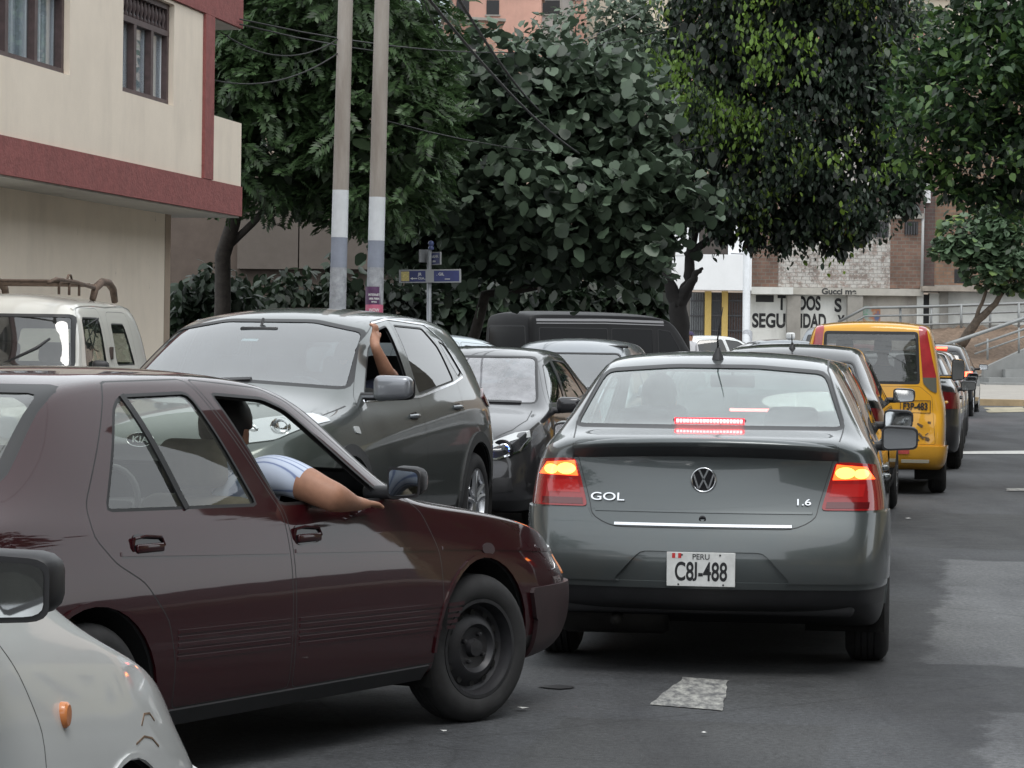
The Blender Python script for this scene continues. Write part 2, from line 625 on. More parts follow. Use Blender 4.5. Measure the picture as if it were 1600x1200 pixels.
    def finish(s, bm, name, mats, parent=None, off=0., thick=0., rim=0, liner=False):
        """turn a piece of skin into an object, keeping the smooth body normals"""
        ly = bm.verts.layers.float_vector['nn']
        for v in bm.verts:
            nn = Vector(v[ly])
            if nn.length < .1: nn = v.normal
            v[ly] = nn.normalized()
        if off:
            for v in bm.verts: v.co = v.co + Vector(v[ly]) * off
        if thick:
            be = [e for e in bm.edges if e.is_boundary]
            new = []
            for e in be:
                f = e.link_faces[0]
                a, b = e.verts
                for lp in f.loops:
                    if lp.edge == e:
                        a, b = lp.vert, lp.link_loop_next.vert
                na, nb_ = Vector(a[ly]), Vector(b[ly])
                v = [bm.verts.new(b.co), bm.verts.new(a.co), bm.verts.new(a.co - na * thick), bm.verts.new(b.co - nb_ * thick)]
                nn = (v[1].co - v[0].co).cross(v[2].co - v[0].co)
                if nn.length < 1e-12: nn = na
                nn.normalize()
                for w_ in v: w_[ly] = nn
                g = bm.faces.new(v); g.material_index = rim; new.append(g)
        if liner:
            ml = len(mats) if isinstance(mats, (list, tuple)) else 1
            mats = (list(mats) if isinstance(mats, (list, tuple)) else [mats]) + [DARK]
            mp = {}
            fs = [f for f in bm.faces]
            for f in fs:
                vs = []
                for v in f.verts:
                    if v not in mp:
                        w_ = bm.verts.new(v.co - Vector(v[ly]) * .018); w_[ly] = -Vector(v[ly]); mp[v] = w_
                    vs.append(mp[v])
                try:
                    g = bm.faces.new(vs[::-1]); g.material_index = ml; g.smooth = True
                except ValueError: pass
        me = bpy.data.meshes.new(name)
        ns = [tuple(v[ly]) for v in bm.verts]
        bm.verts.index_update()
        for f in bm.faces: f.smooth = True
        bm.to_mesh(me); bm.free()
        me.normals_split_custom_set_from_vertices(ns)
        o = link(name, me, mats, parent or s.root, s.off if (parent is None or parent is s.root) else (0, 0, 0))
        return o

    def patch(s, name, P, axis, side, mat, off=.0, thick=0., src=None, parent=None, cmin=None, lim=.15, keep=False):
        bm = src if src is not None else s.bm
        fs = s.cut(bm, P, axis, side, lim, cmin)
        if not fs: print('EMPTY PATCH', s.root.name, name); return None
        nb = s.sep(bm, fs) if not keep else None
        if keep:
            nb = s.sep(bm.copy(), fs) if False else s.copyfaces(bm, fs)
        return s.finish(nb, name, mat, parent, off, thick)

    def copyfaces(s, bm, faces):
        ly = bm.verts.layers.float_vector['nn']
        nb = bmesh.new(); nl = nb.verts.layers.float_vector.new('nn'); mp = {}
        for f in faces:
            vs = []
            for v in f.verts:
                if v not in mp:
                    w_ = nb.verts.new(v.co); w_[nl] = v[ly]; mp[v] = w_
                vs.append(mp[v])
            nb.faces.new(vs).smooth = True
        nb.normal_update()
        return nb

    def seamcol(s, bm, P, axis, side, wd=.006, mi=1, lim=.15, cmin=None):
        """colour a band between P and P inset black; returns inner polygon"""
        s.cut(bm, P, axis, side, lim, cmin)
        I = inset(P, wd)
        ia, ib, ic = AX[axis]
        s.cut(bm, I, axis, side, lim, cmin)
        a0 = min(p[0] for p in P) ; a1 = max(p[0] for p in P); b0 = min(p[1] for p in P); b1 = max(p[1] for p in P)
        for f in bm.faces:
            if f.normal[ic] * side < lim: continue
            c = f.calc_center_median()
            if c[ia] < a0 or c[ia] > a1 or c[ib] < b0 or c[ib] > b1: continue
            if cmin is not None and not cmin(c): continue
            if in_poly(c[ia], c[ib], P) and not in_poly(c[ia], c[ib], I): f.material_index = mi
        return I

    def window(s, P, axis='y', side=1, seal=.02, src=None, glassm=None, parent=None, open_=False, name='window', lim=.15, cmin=None, depth=.004):
        bm = src if src is not None else s.bm
        I = s.seamcol(bm, P, axis, side, seal, 1, lim, cmin)
        fs = [f for f in s.cut(bm, I, axis, side, lim, cmin)]
        if not fs: print('EMPTY WINDOW', s.root.name); return
        nb = s.sep(bm, fs)
        if open_: nb.free(); return None
        return s.finish(nb, name, glassm or s.glass, parent, -depth)

    def arch(s, x, r_, zc, side, yin=.45):
        P = [(x + r_ * math.cos(a), zc + r_ * math.sin(a)) for a in [i * PI / 14 for i in range(15)]] + [(x - r_, -.1), (x + r_, -.1)]
        fs = s.cut(s.bm, P, 'y', side, .05)
        ex = [f for f in s.bm.faces if f not in set(fs) and f.normal.z < -.2 and abs(f.calc_center_median().x - x) < r_ and f.calc_center_median().y * side > yin]
        bmesh.ops.delete(s.bm, geom=list(set(fs) | set(ex)), context='FACES')
        bm = bmesh.new()
        pr = []
        yo = abs(s.hit(x, zc + r_ + .02, 'y', side)[0].y) - .012
        for j, y in enumerate((yo, yin)):
            pr.append([bm.verts.new((x + (r_ + .012) * math.cos(a), y * side, zc + (r_ + .012) * math.sin(a))) for a in [i * PI / 16 for i in range(-2, 19)]])
        for k in range(20):
            bm.faces.new((pr[0][k], pr[0][k + 1], pr[1][k + 1], pr[1][k]))
        bm.faces.new(pr[1])
        return from_bm('wheel_well', bm, UNDER, s.root, s.off, True)

    def wheel(s, x, y, rad, wd=.18, style='steel', steer=0., side=1, rimr=None, n=40, cover=None):
        rimr = rimr or rad * .66
        t = bpy.data.objects.new('wheel', None); col.objects.link(t)
        t.parent = s.root; t.location = (x + s.off[0], y * side, rad)
        t.rotation_euler = (0, 0, steer + (0 if side > 0 else PI))
        # local: outer face towards +y
        bm = bmesh.new()
        h = wd / 2
        pr = [(rimr, h - .008), (rimr + .012, h + .002), (rimr + (rad - rimr) * .5, h + .009), (rad - .022, h - .004), (rad - .006, h - .022)]
        for g in range(4):
            yy = h - .035 - g * (wd - .07) / 4
            pr += [(rad, yy), (rad, yy - .022), (rad - .008, yy - .024), (rad - .008, yy - .028)]
        pr += [(rad, -h + .035), (rad - .012, -h + .015), (rimr + (rad - rimr) * .5, -h - .005), (rimr, -h + .01)]
        add_lathe(bm, pr, 'y', n)
        tyre = from_bm('tyre', bm, RUB, t, None, True, 40)
        bm = bmesh.new()
        lip = [(rimr + .004, h - .006), (rimr + .004, h - .001), (rimr - .010, h - .001), (rimr - .014, h - .012), (rimr - .022, h - .03), (rimr - .03, -h + .03)]
        add_lathe(bm, lip, 'y', n)
        if style == 'steel':
            q = rimr
            add_lathe(bm, [(q - .018, h - .045), (q * .80, h - .06), (q * .70, h - .048), (q * .56, h - .022), (q * .50, h - .020), (q * .42, h - .04), (q * .20, h - .044), (q * .17, h - .02), (0.001, h - .018)], 'y', n)
            for k in range(12):
                a = k * 2 * PI / 12
                c = Vector((math.cos(a) * q * .72, h - .049, math.sin(a) * q * .72))
                add_lathe(bm, [(.001, h - .0445), (.014, h - .0445)], 'y', 10, (c.x, 0, c.z), 1)
            for k in range(4):
                a = k * PI / 2 + .5
                add_lathe(bm, [(.010, h - .045), (.009, h - .028), (.001, h - .026)], 'y', 8, (math.cos(a) * q * .31, 0, math.sin(a) * q * .31), 0)
            rim = from_bm('rim', bm, [STEEL, UNDER], t, None, True, 35)
        else:
            add_lathe(bm, [(rimr - .03, -h + .05), (.02, -h + .05)], 'y', n, mi=1)
            ns = 5
            for k in range(ns):
                a = k * 2 * PI / ns + .3
                for d_ in (-.16, .16):
                    M = Matrix.Rotation(-(a), 3, 'Y')
                    v = []
                    pts = [(.03, h - .03, d_ * .10), (rimr * .5, h - .022, d_ * rimr * .45), (rimr - .012, h - .012, d_ * rimr * 1.1)]
                    add_tube(bm, [M @ Vector(p) for p in pts], [.028, .02, .016], 6, 0)
            add_lathe(bm, [(.045, h - .03), (.042, h - .008), (.001, h - .006)], 'y', 20)
            rim = from_bm('rim', bm, [cover or ALU, UNDER], t, None, True, 40)
        return t

    def wheels(s, xr, xf, y, rad, style='steel', steer=0., wd=.18, archr=None, cover=None, n=32):
        ar = archr or rad + .055
        for x in (xr, xf):
            for side in (1, -1):
                s.arch(x, ar, rad + .01, side)
                s.wheel(x, y, rad, wd, style, steer if x == xf else 0., side, n=n, cover=cover)

    def seats(s, rowsx, z=.30, ys=(-.36, .36), m=None, hw=.24, rear=True, top=1.02):
        for i, x in enumerate(rowsx):
            bench = rear and i == 0
            yy = [0] if bench else ys
            for y in yy:
                bm = bmesh.new()
                w_ = 1.16 if bench else hw * 2
                rot = Matrix.Rotation(R(-14), 3, 'Y')
                add_box(bm, (x, y, (z + top) / 2), (.14, w_, top - z), rot, .055)
                add_box(bm, (x + .27, y, z + .08), (.5, w_, .18), None, .06)
                o = from_bm('seat', bm, m or SEAT, s.root, s.off, True)
                for hy in ((-.36, .36) if bench else (0,)):
                    bm = bmesh.new()
                    add_box(bm, (x - .09, y + hy, top + .11), (.10, .27, .18), rot, .045)
                    add_box(bm, (x - .075, y + hy, top + .02), (.02, .12, .08), rot)
                    from_bm('headrest', bm, m or SEAT, o, None, True)

    def dash(s, x, z=.82, w_=.66, lhd=True):
        bm = bmesh.new()
        add_box(bm, (x, 0, z - .14), (.42, w_ * 2, .26), None, .07)
        d = from_bm('dashboard', bm, DARK, s.root, s.off, True)
        bm = bmesh.new()
        M = Matrix.Rotation(R(-68), 3, 'Y')
        y = .36 if lhd else -.36
        c = Vector((x - .32, y, z - .04))
        add_tube(bm, [c + M @ Vector((math.cos(a) * .185, math.sin(a) * .185, 0)) for a in [i * PI / 14 for i in range(29)]], .013, 8)
        add_box(bm, c, (.10, .30, .03), M, .01)
        add_tube(bm, [c, (x, y, z - .12)], .03, 8)
        from_bm('steering_wheel', bm, BLK, s.root, s.off, True)

    def mirror(s, x, y, z, side, size=(.11, .22, .15), m=None, arm=True, back=None, r_=.045):
        bm = bmesh.new()
        c = Vector((x, y * side, z))
        add_box(bm, c, size, None, r_, 0)
        for v in bm.verts:   # fuller at the root, slimmer at the tip, rounded front
            t = (v.co.y * side - (y - size[1] / 2)) / size[1]
            k = 1 - .22 * t
            v.co.z = z + (v.co.z - z) * k + .01 * t
            if v.co.x > x: v.co.x = x + (v.co.x - x) * (1 - .35 * t)
        if arm:
            ya = abs(s.hit(x, z - size[2] * .3, 'y', side)[0].y) - .03
            add_box(bm, (x, (y - size[1] / 2 + ya) / 2 * side, z - size[2] * .3), (.06, max(.03, (y - size[1] / 2 - ya)) + .07, .05), None, .018, 1)
        o = from_bm('mirror', bm, [m or s.paint, BLK], s.root, s.off, True)
        bm = bmesh.new()
        P = rnd([(-.5, -.5), (.5, -.42), (.5, .42), (-.5, .5)], .2, 4)
        v = [bm.verts.new((x - size[0] / 2 - .004, y * side + p[0] * side * (size[1] - .025), z + p[1] * (size[2] - .03))) for p in P]
        bm.faces.new(v)
        from_bm('mirror_glass', bm, MIRG, o)
        bm = bmesh.new()
        v = [bm.verts.new((x - size[0] / 2 - .001, y * side + p[0] * side * (size[1] - .006), z + p[1] * (size[2] - .008))) for p in P]
        bm.faces.new(v)
        from_bm('mirror_surround', bm, BLK, o)
        return o

    def handle(s, x, z, side, ln=.17, m=None, recess=True, parent=None, style='bar'):
        p, n = s.hit(x, z, 'y', side)
        bm = bmesh.new()
        if recess:
            P = rnd([(-.5, -.5), (.5, -.35), (.5, .35), (-.5, .5)], .25, 4)
            v = []
            for a, b in P:
                q, _ = s.hit(x + a * ln * .9, z + b * (.055 if style == 'bar' else .075), 'y', side)
                v.append(bm.verts.new(q + Vector((0, side * .003, 0))))
            bm.faces.new(v).material_index = 1
        if style == 'bar':
            pts = [(x - ln / 2, -.002, z), (x - ln / 2 + .02, .016, z), (x, .022, z + .002), (x + ln / 2 - .02, .016, z), (x + ln / 2, -.002, z)]
            add_tube(bm, [(q[0], p.y + q[1] * side, q[2]) for q in pts], [.012, .014, .013, .014, .012], 8)
        else:
            add_box(bm, (x, p.y + .010 * side, z - .012), (ln * .84, .016, .030), None, .007)
            add_tube(bm, [(x + a * ln * .5, p.y + .004 * side, z + b * .045) for a, b in [(-.9, .5), (-1, -.2), (-.9, -.6), (.7, -.6), (1, -.1), (.8, .45), (-.2, .62), (-.9, .5)]], .0055, 6)
        return from_bm('door_handle', bm, [m or s.paint, GBLK], parent or s.root, s.off if parent is None else (0, 0, 0), True, 50)

    def strip(s, name, pts, axis, side, wd, mat, out=.004, th=.004, parent=None, mi=0, bm=None, n=None):
        """a moulding that follows the body"""
        own = bm is None
        if own: bm = bmesh.new()
        P = [Vector(p) for p in pts]
        dens = []
        for i in range(len(P) - 1):
            k = max(1, int((P[i + 1] - P[i]).length / .05))
            for j in range(k): dens.append(P[i].lerp(P[i + 1], j / k))
        dens.append(P[-1])
        if len(dens) > 2: dens = [dens[0], dens[0].lerp(dens[1], .06)] + dens[1:-1] + [dens[-2].lerp(dens[-1], .94), dens[-1]]
        rows_ = []
        for i, p in enumerate(dens):
            t = (dens[min(i + 1, len(dens) - 1)] - dens[max(0, i - 1)])
            t = t.normalized() if t.length else Vector((1, 0))
            q = Vector((-t.y, t.x)) * wd / 2
            r_ = []
            for sg in (-1, 1):
                w_ = p + q * sg
                h_, nn = s.hit(w_.x, w_.y, axis, side)
                r_.append((h_, nn))
            oo = out if 0 < i < len(dens) - 1 else -.001
            rows_.append([bm.verts.new(r_[0][0] - r_[0][1] * .002), bm.verts.new(r_[0][0] + r_[0][1] * oo), bm.verts.new(r_[1][0] + r_[1][1] * oo), bm.verts.new(r_[1][0] - r_[1][1] * .002)])
        for i in range(len(rows_) - 1):
            for j in range(3):
                f = bm.faces.new((rows_[i][j], rows_[i][j + 1], rows_[i + 1][j + 1], rows_[i + 1][j]))
                f.material_index = mi
        if own:
            bmesh.ops.recalc_face_normals(bm, faces=bm.faces)
            return from_bm(name, bm, mat, parent or s.root, s.off if parent is None else (0, 0, 0))

    def plate(s, txt, c, w_=.30, h=.15, rear=True, small=None, base=None, ink=None, size=.098, sx=.72):
        x, y, z = c
        sg = -1 if rear else 1
        bm = bmesh.new()
        add_box(bm, (x, y, z), (.006, w_, h), None, .002)
        o = from_bm('licence_plate', bm, base or WHITEP, s.root, s.off, False)
        M = face_frame((x + sg * .0034, y, z - (.014 if small else 0)), (0, sg, 0) if rear else (0, sg, 0), (0, 0, 1))
        lettering('plate_number', txt, size, ink or INKB, o, M, sx, .0006, .0022)
        if small:
            M = face_frame((x + sg * .0034, y, z + h * .36), (0, sg, 0), (0, 0, 1))
            lettering('plate_country', small, .034, ink or INKB, o, M, 1.0, .0006, .0004)
        return o

    def low(s, z, x0=-9, x1=99, mi=1):
        for f in s.bm.faces:
            c = f.calc_center_median()
            if c.z < z and x0 < c.x < x1: f.material_index = mi

    def end(s, extra=()):
        o = s.finish(s.bm, 'body', [s.paint, SEAL] + list(extra), None, liner=True)
        return s.root
# ================================================================ the maroon saloon squeezing in
MAR = paint('maroon car paint', (.024, .0022, .004), .0, .4, .01, (.05, .03, .03))
MARD = plain('faded maroon bumper plastic', (.024, .011, .013), .5, var=.25)
G_CLEAR = glass('clear side glass', (.80, .84, .80), .03, ior=1.5)
G_REAR = glass('rear screen glass', (.42, .46, .45), .09, ior=1.6)
XH = 2.4
def maroon():
    st = [(.07, .34, .69, .80, .65, .88, .56, .91), (.13, .30, .79, .84, .73, .93, .62, .955), (.38, .24, .822, .87, .765, .95, .65, .975),
          (.62, .21, .833, .885, .78, .965, .64, .985), (.78, .2, .833, .89, .78, 1.06, .61, 1.08), (1.03, .2, .833, .895, .785, 1.265, .57, 1.29), (1.20, .2, .835, .895, .785, 1.335, .555, 1.365),
          (1.55, .2, .835, .895, .785, 1.355, .56, 1.39), (2.0, .2, .835, .893, .785, 1.355, .565, 1.392), (2.35, .2, .835, .89, .785, 1.33, .57, 1.372),
          (2.58, .2, .835, .885, .785, 1.25, .585, 1.295), (2.82, .2, .835, .88, .785, 1.075, .62, 1.125), (3.02, .2, .834, .87, .78, .93, .655, .975),
          (3.14, .2, .834, .855, .775, .875, .675, .93), (3.6, .2, .832, .805, .765, .825, .68, .875), (4.0, .22, .82, .74, .74, .76, .66, .80),
          (4.22, .24, .785, .67, .69, .69, .60, .72), (4.30, .27, .72, .61, .62, .64, .54, .665)]
    c = Car('maroon_sedan', 'old maroon saloon nosing in, a bare arm resting on its open window', -2.556, 8.49, R(30.2), 4.325, st, MAR,
            roff=[.10, .03, -.02, .03, .05, .06, .05, .02, 0], foff=[-.10, -.03, .0, .0, .0, 0, 0, 0, 0], glassm=G_CLEAR)
    for side in (-1, 1):
        c.arch(1.03, .335, .30, side); c.arch(3.46, .345, .30, side)
    # doors, their windows
    FD = rnd([(2.16, .26), (2.155, .89), (1.89, 1.352), (2.30, 1.318), (2.44, 1.268), (2.88, .955), (3.06, .845), (3.14, .69), (3.17, .40), (3.17, .26)], .03, 2)
    RD = rnd([(2.145, .26), (2.14, .89), (1.875, 1.352), (1.42, 1.345), (1.08, .95), (1.07, .85), (1.16, .76), (1.30, .69), (1.42, .56), (1.46, .42), (1.46, .26)], .03, 2)
    FW = rnd([(2.14, .905), (1.965, 1.305), (2.28, 1.285), (2.40, 1.245), (2.83, .92), (2.82, .895)], .03, 2)
    RW = rnd([(1.17, .925), (2.02, .908), (1.845, 1.31), (1.47, 1.302), (1.40, 1.262)], .035, 2)
    for side in (-1, 1):
        for nm, DP, WP, opn in (('front_door', FD, FW, side == -1), ('rear_door', RD, RW, False)):
            I = c.seamcol(c.bm, DP, 'y', side, .010)
            fs = c.cut(c.bm, I, 'y', side)
            nb = c.sep(c.bm, fs)
            wi = c.window(WP, 'y', side, .022, nb, open_=True) if opn else None
            if not opn:
                I2 = c.seamcol(nb, WP, 'y', side, .022)
                gfs = c.cut(nb, I2, 'y', side)
                gb = c.sep(nb, gfs)
            d = c.finish(nb, nm, [MAR, SEAL], liner=True)
            if not opn:
                c.finish(gb, 'window', G_CLEAR, d, -.006)
            c.handle(2.26 if nm == 'front_door' else 1.34, .80 if nm == 'front_door' else .815, side, .17, MAR, True, d, 'flap')
            if nm == 'rear_door':
                c.strip('window_divider', [(1.475, 1.30), (1.60, .915)], 'y', side, .028, SEAL, .006, parent=d)
            else:
                c.patch('sail_panel', [(2.66, .905), (2.86, .895), (2.88, .94), (2.66, 1.085)], 'y', side, BLK, .012, .02, parent=d, keep=True) if False else None
            x0, x1 = (2.17, 3.12) if nm == 'front_door' else (1.19, 2.13)
            c.strip('door_crease', [(x0, .790 if x0 < 2 else .745), (x1, .745 if x0 < 2 else .70)], 'y', side, .014, MAR, .005, parent=d)
            xx = (2.18, 3.15) if nm == 'front_door' else (1.47, 2.13)
            bm = bmesh.new()
            for k in range(5):
                zz = .495 - k * .022
                c.strip('', [(xx[0], zz + .02 * (2.6 - xx[0])), (xx[1], zz + .02 * (2.6 - xx[1]))], 'y', side, .013, None, .0025, bm=bm)
            bmesh.ops.recalc_face_normals(bm, faces=bm.faces)
            from_bm('rub_moulding', bm, MAR, d)
        # fender trims
        c.strip('wing_crease', [(3.16, .70), (3.6, .672), (4.1, .635)], 'y', side, .012, MAR, .004)
        bm = bmesh.new()
        for k in range(5):
            zz = .48 - k * .022
            c.strip('', [(3.19, zz), (3.31 - .05 * k * .3, zz)], 'y', side, .013, None, .0025, bm=bm)
        bmesh.ops.recalc_face_normals(bm, faces=bm.faces)
        from_bm('wing_moulding', bm, MAR, c.root, c.off)
        # side repeater blank
        P = [(3.52 + .05 * math.cos(a), .675 + .024 * math.sin(a)) for a in [k * PI / 8 for k in range(16)]]
        c.patch('side_repeater', P, 'y', side, MARD, .004, .004)
        # arch lips
        for x, r_ in ((1.03, .335), (3.46, .345)):
            pts = [(x + (r_ + .008) * math.cos(a), .30 + (r_ + .008) * math.sin(a)) for a in [k * PI / 18 for k in range(0, 19)]]
            c.strip('arch_lip', pts, 'y', side, .018, MAR, .008)
        # indicator and headlamp corner
        c.patch('indicator', rnd([(4.21, .53), (4.27, .53), (4.29, .60), (4.25, .635), (4.215, .63)], .01, 2), 'y', side, AMB, .006, .012, lim=.1)
    # front bumper, lamps
    FB = [(-.9, .20), (.9, .20), (.9, .50), (-.9, .50)]
    c.low(.30, 3.75, 9)
    c.patch('front_bumper', FB, 'x', 1, MARD, .018, .03, lim=.05, cmin=lambda p: p.x > 3.86)
    for side in (-1, 1):
        c.patch('bumper_end', rnd([(3.88, .36), (4.30, .34), (4.36, .50), (3.83, .50)], .02, 1), 'y', side, MARD, .018, .03, lim=.05, cmin=lambda p: p.x > 3.8)
        c.patch('headlamp', rnd([(.36 * side, .53), (.70 * side, .53), (.71 * side, .645), (.36 * side, .65)], .02, 2), 'x', 1, WHL, .006, .012)
    c.patch('grille', rnd([(-.32, .54), (.32, .54), (.32, .64), (-.32, .64)], .02, 2), 'x', 1, BLK, .004, .01)
    # glass front and rear
    c.window(rnd([(-.69, .985), (.69, .985), (.545, 1.325), (-.545, 1.325)], .06, 3), 'x', 1, .035, glassm=G_CLEAR, name='windscreen', cmin=lambda p: p.x > 2.2, lim=.1)
    c.window(rnd([(-.665, 1.0), (.665, 1.0), (.53, 1.335), (-.53, 1.335)], .06, 3), 'x', -1, .055, glassm=G_REAR, name='rear_window', cmin=lambda p: p.x < 1.4, lim=.1)
    # rear lamps, boot, bumper
    for side in (-1, 1):
        c.patch('tail_lamp', rnd([(.40 * side, .64), (.80 * side, .64), (.80 * side, .80), (.40 * side, .80)], .02, 2), 'x', -1, REDL, .006, .012)
    c.patch('rear_bumper', [(-.9, .26), (.9, .26), (.9, .52), (-.9, .52)], 'x', -1, MARD, .04, .05, lim=.05, cmin=lambda p: p.x < .5)
    # door edges of the boot and bonnet seams
    for side in (-1, 1):
        c.strip('bonnet_gap', [(3.12, .655 * side), (3.6, .68 * side), (4.0, .665 * side), (4.2, .61 * side)], 'z', 1, .007, SEAL, .0012)
        c.strip('boot_gap', [(.70, .66 * side), (.4, .66 * side), (.12, .62 * side)], 'z', 1, .007, SEAL, .0012)
    # sill
    for side in (-1, 1):
        c.strip('sill', [(1.44, .235), (3.08, .235)], 'y', side, .05, BLK, .012)
    for side in (-1, 1):
        c.wheel(1.03, .745, .29, .17, 'steel', 0, side, n=48)
        c.wheel(3.46, .745, .29, .17, 'steel', R(-13), side, n=48)
        m = c.mirror(2.82, .885, .965, side, (.09, .15, .13), BLK)
    c.seats((1.30, XH - .10), .28, (-.34, .34), plain('brown velour seat', (.13, .115, .085), .95, var=.2), .24, True, .93)
    c.dash(2.86, .86)
    # cabin floor hides the road through the glass
    bm = bmesh.new(); add_box(bm, (2.1, 0, .33), (2.3, 1.40, .03))
    from_bm('cabin_floor', bm, DARK, c.root, c.off)
    c.end()
    return c
MARC = maroon()
# ================================================================ the grey saloon we queue behind
GREY = paint('grey metallic paint', (.088, .099, .101), .55, .30, .16, (.12, .115, .10))
GREYW = paint('scuffed grey bumper paint', (.090, .103, .106), .5, .32, .30, (.15, .135, .11))
G_GOL = glass('pale reflecting rear screen', (.62, .76, .75), .16, ior=1.95, dustc=(.42, .52, .51))
BRAKE = emis('lit brake lamp', (1.0, .075, .012), 3.0, (.5, .02, .02))
BRAKEC = emis('bright brake bulb', (1.0, .34, .06), 3.6, (.6, .1, .02))
LEDR = emis('lit high brake light', (1.0, .12, .12), 9.0, (.6, .02, .02))
LEDG = emis('glow of high brake light', (1.0, .03, .05), 1.6, (.5, .02, .02))
def emblem_vw(parent, c, rad, off):
    bm = bmesh.new()
    M = face_frame(c, (0, -1, 0), (0, 0, 1))
    add_lathe(bm, [(rad * .86, .0), (rad * .86, .006), (rad * .93, .008), (rad, .005), (rad, 0)], 'z', 40)
    def bar(a, b, w_=.13):
        a = Vector((a[0], a[1], 0)) * rad; b = Vector((b[0], b[1], 0)) * rad
        d = b - a
        add_box(bm, (a + b) / 2 + Vector((0, 0, .004)), (d.length, w_ * rad, .005), Matrix.Rotation(math.atan2(d.y, d.x), 3, 'Z'))
    bar((-.34, .78), (-.02, .12)); bar((.34, .78), (.02, .12))
    bar((-.76, .42), (-.38, -.72)); bar((-.38, -.72), (-.02, .02)); bar((.02, .02), (.38, -.72)); bar((.38, -.72), (.76, .42))
    bm2 = bmesh.new()
    add_lathe(bm2, [(rad * .9, .001), (.0005, .001)], 'z', 40)
    for b_, nm, mt in ((bm, 'ring', CHR), (bm2, 'backing', GBLK)):
        bmesh.ops.transform(b_, matrix=M, verts=b_.verts)
        bmesh.ops.recalc_face_normals(b_, faces=b_.faces)
        if nm == 'ring':
            o = from_bm('emblem', b_, mt, parent, off, False)
        else:
            from_bm('emblem_backing', b_, mt, o)
    return o
SEDAN = [(.09, .30, .715, .98, .66, 1.05, .56, 1.068), (.15, .28, .785, 1.0, .725, 1.072, .60, 1.09), (.34, .22, .822, 1.0, .765, 1.092, .635, 1.105),
         (.46, .2, .828, 1.0, .775, 1.15, .625, 1.165), (.75, .19, .83, .99, .78, 1.305, .575, 1.325), (.98, .19, .83, .985, .785, 1.39, .555, 1.42),
         (1.25, .19, .83, .98, .785, 1.418, .56, 1.452), (1.7, .19, .83, .975, .785, 1.43, .565, 1.468), (2.15, .19, .83, .965, .785, 1.415, .57, 1.455),
         (2.45, .19, .83, .955, .785, 1.36, .575, 1.40), (2.75, .19, .83, .945, .785, 1.20, .605, 1.24), (3.05, .19, .83, .935, .785, 1.02, .65, 1.06),
         (3.22, .19, .83, .925, .78, .95, .67, .99), (3.5, .19, .828, .89, .77, .91, .67, .95), (3.85, .19, .81, .82, .74, .84, .64, .875),
         (4.08, .19, .75, .74, .68, .76, .58, .79), (4.17, .2, .66, .66, .60, .69, .52, .71)]
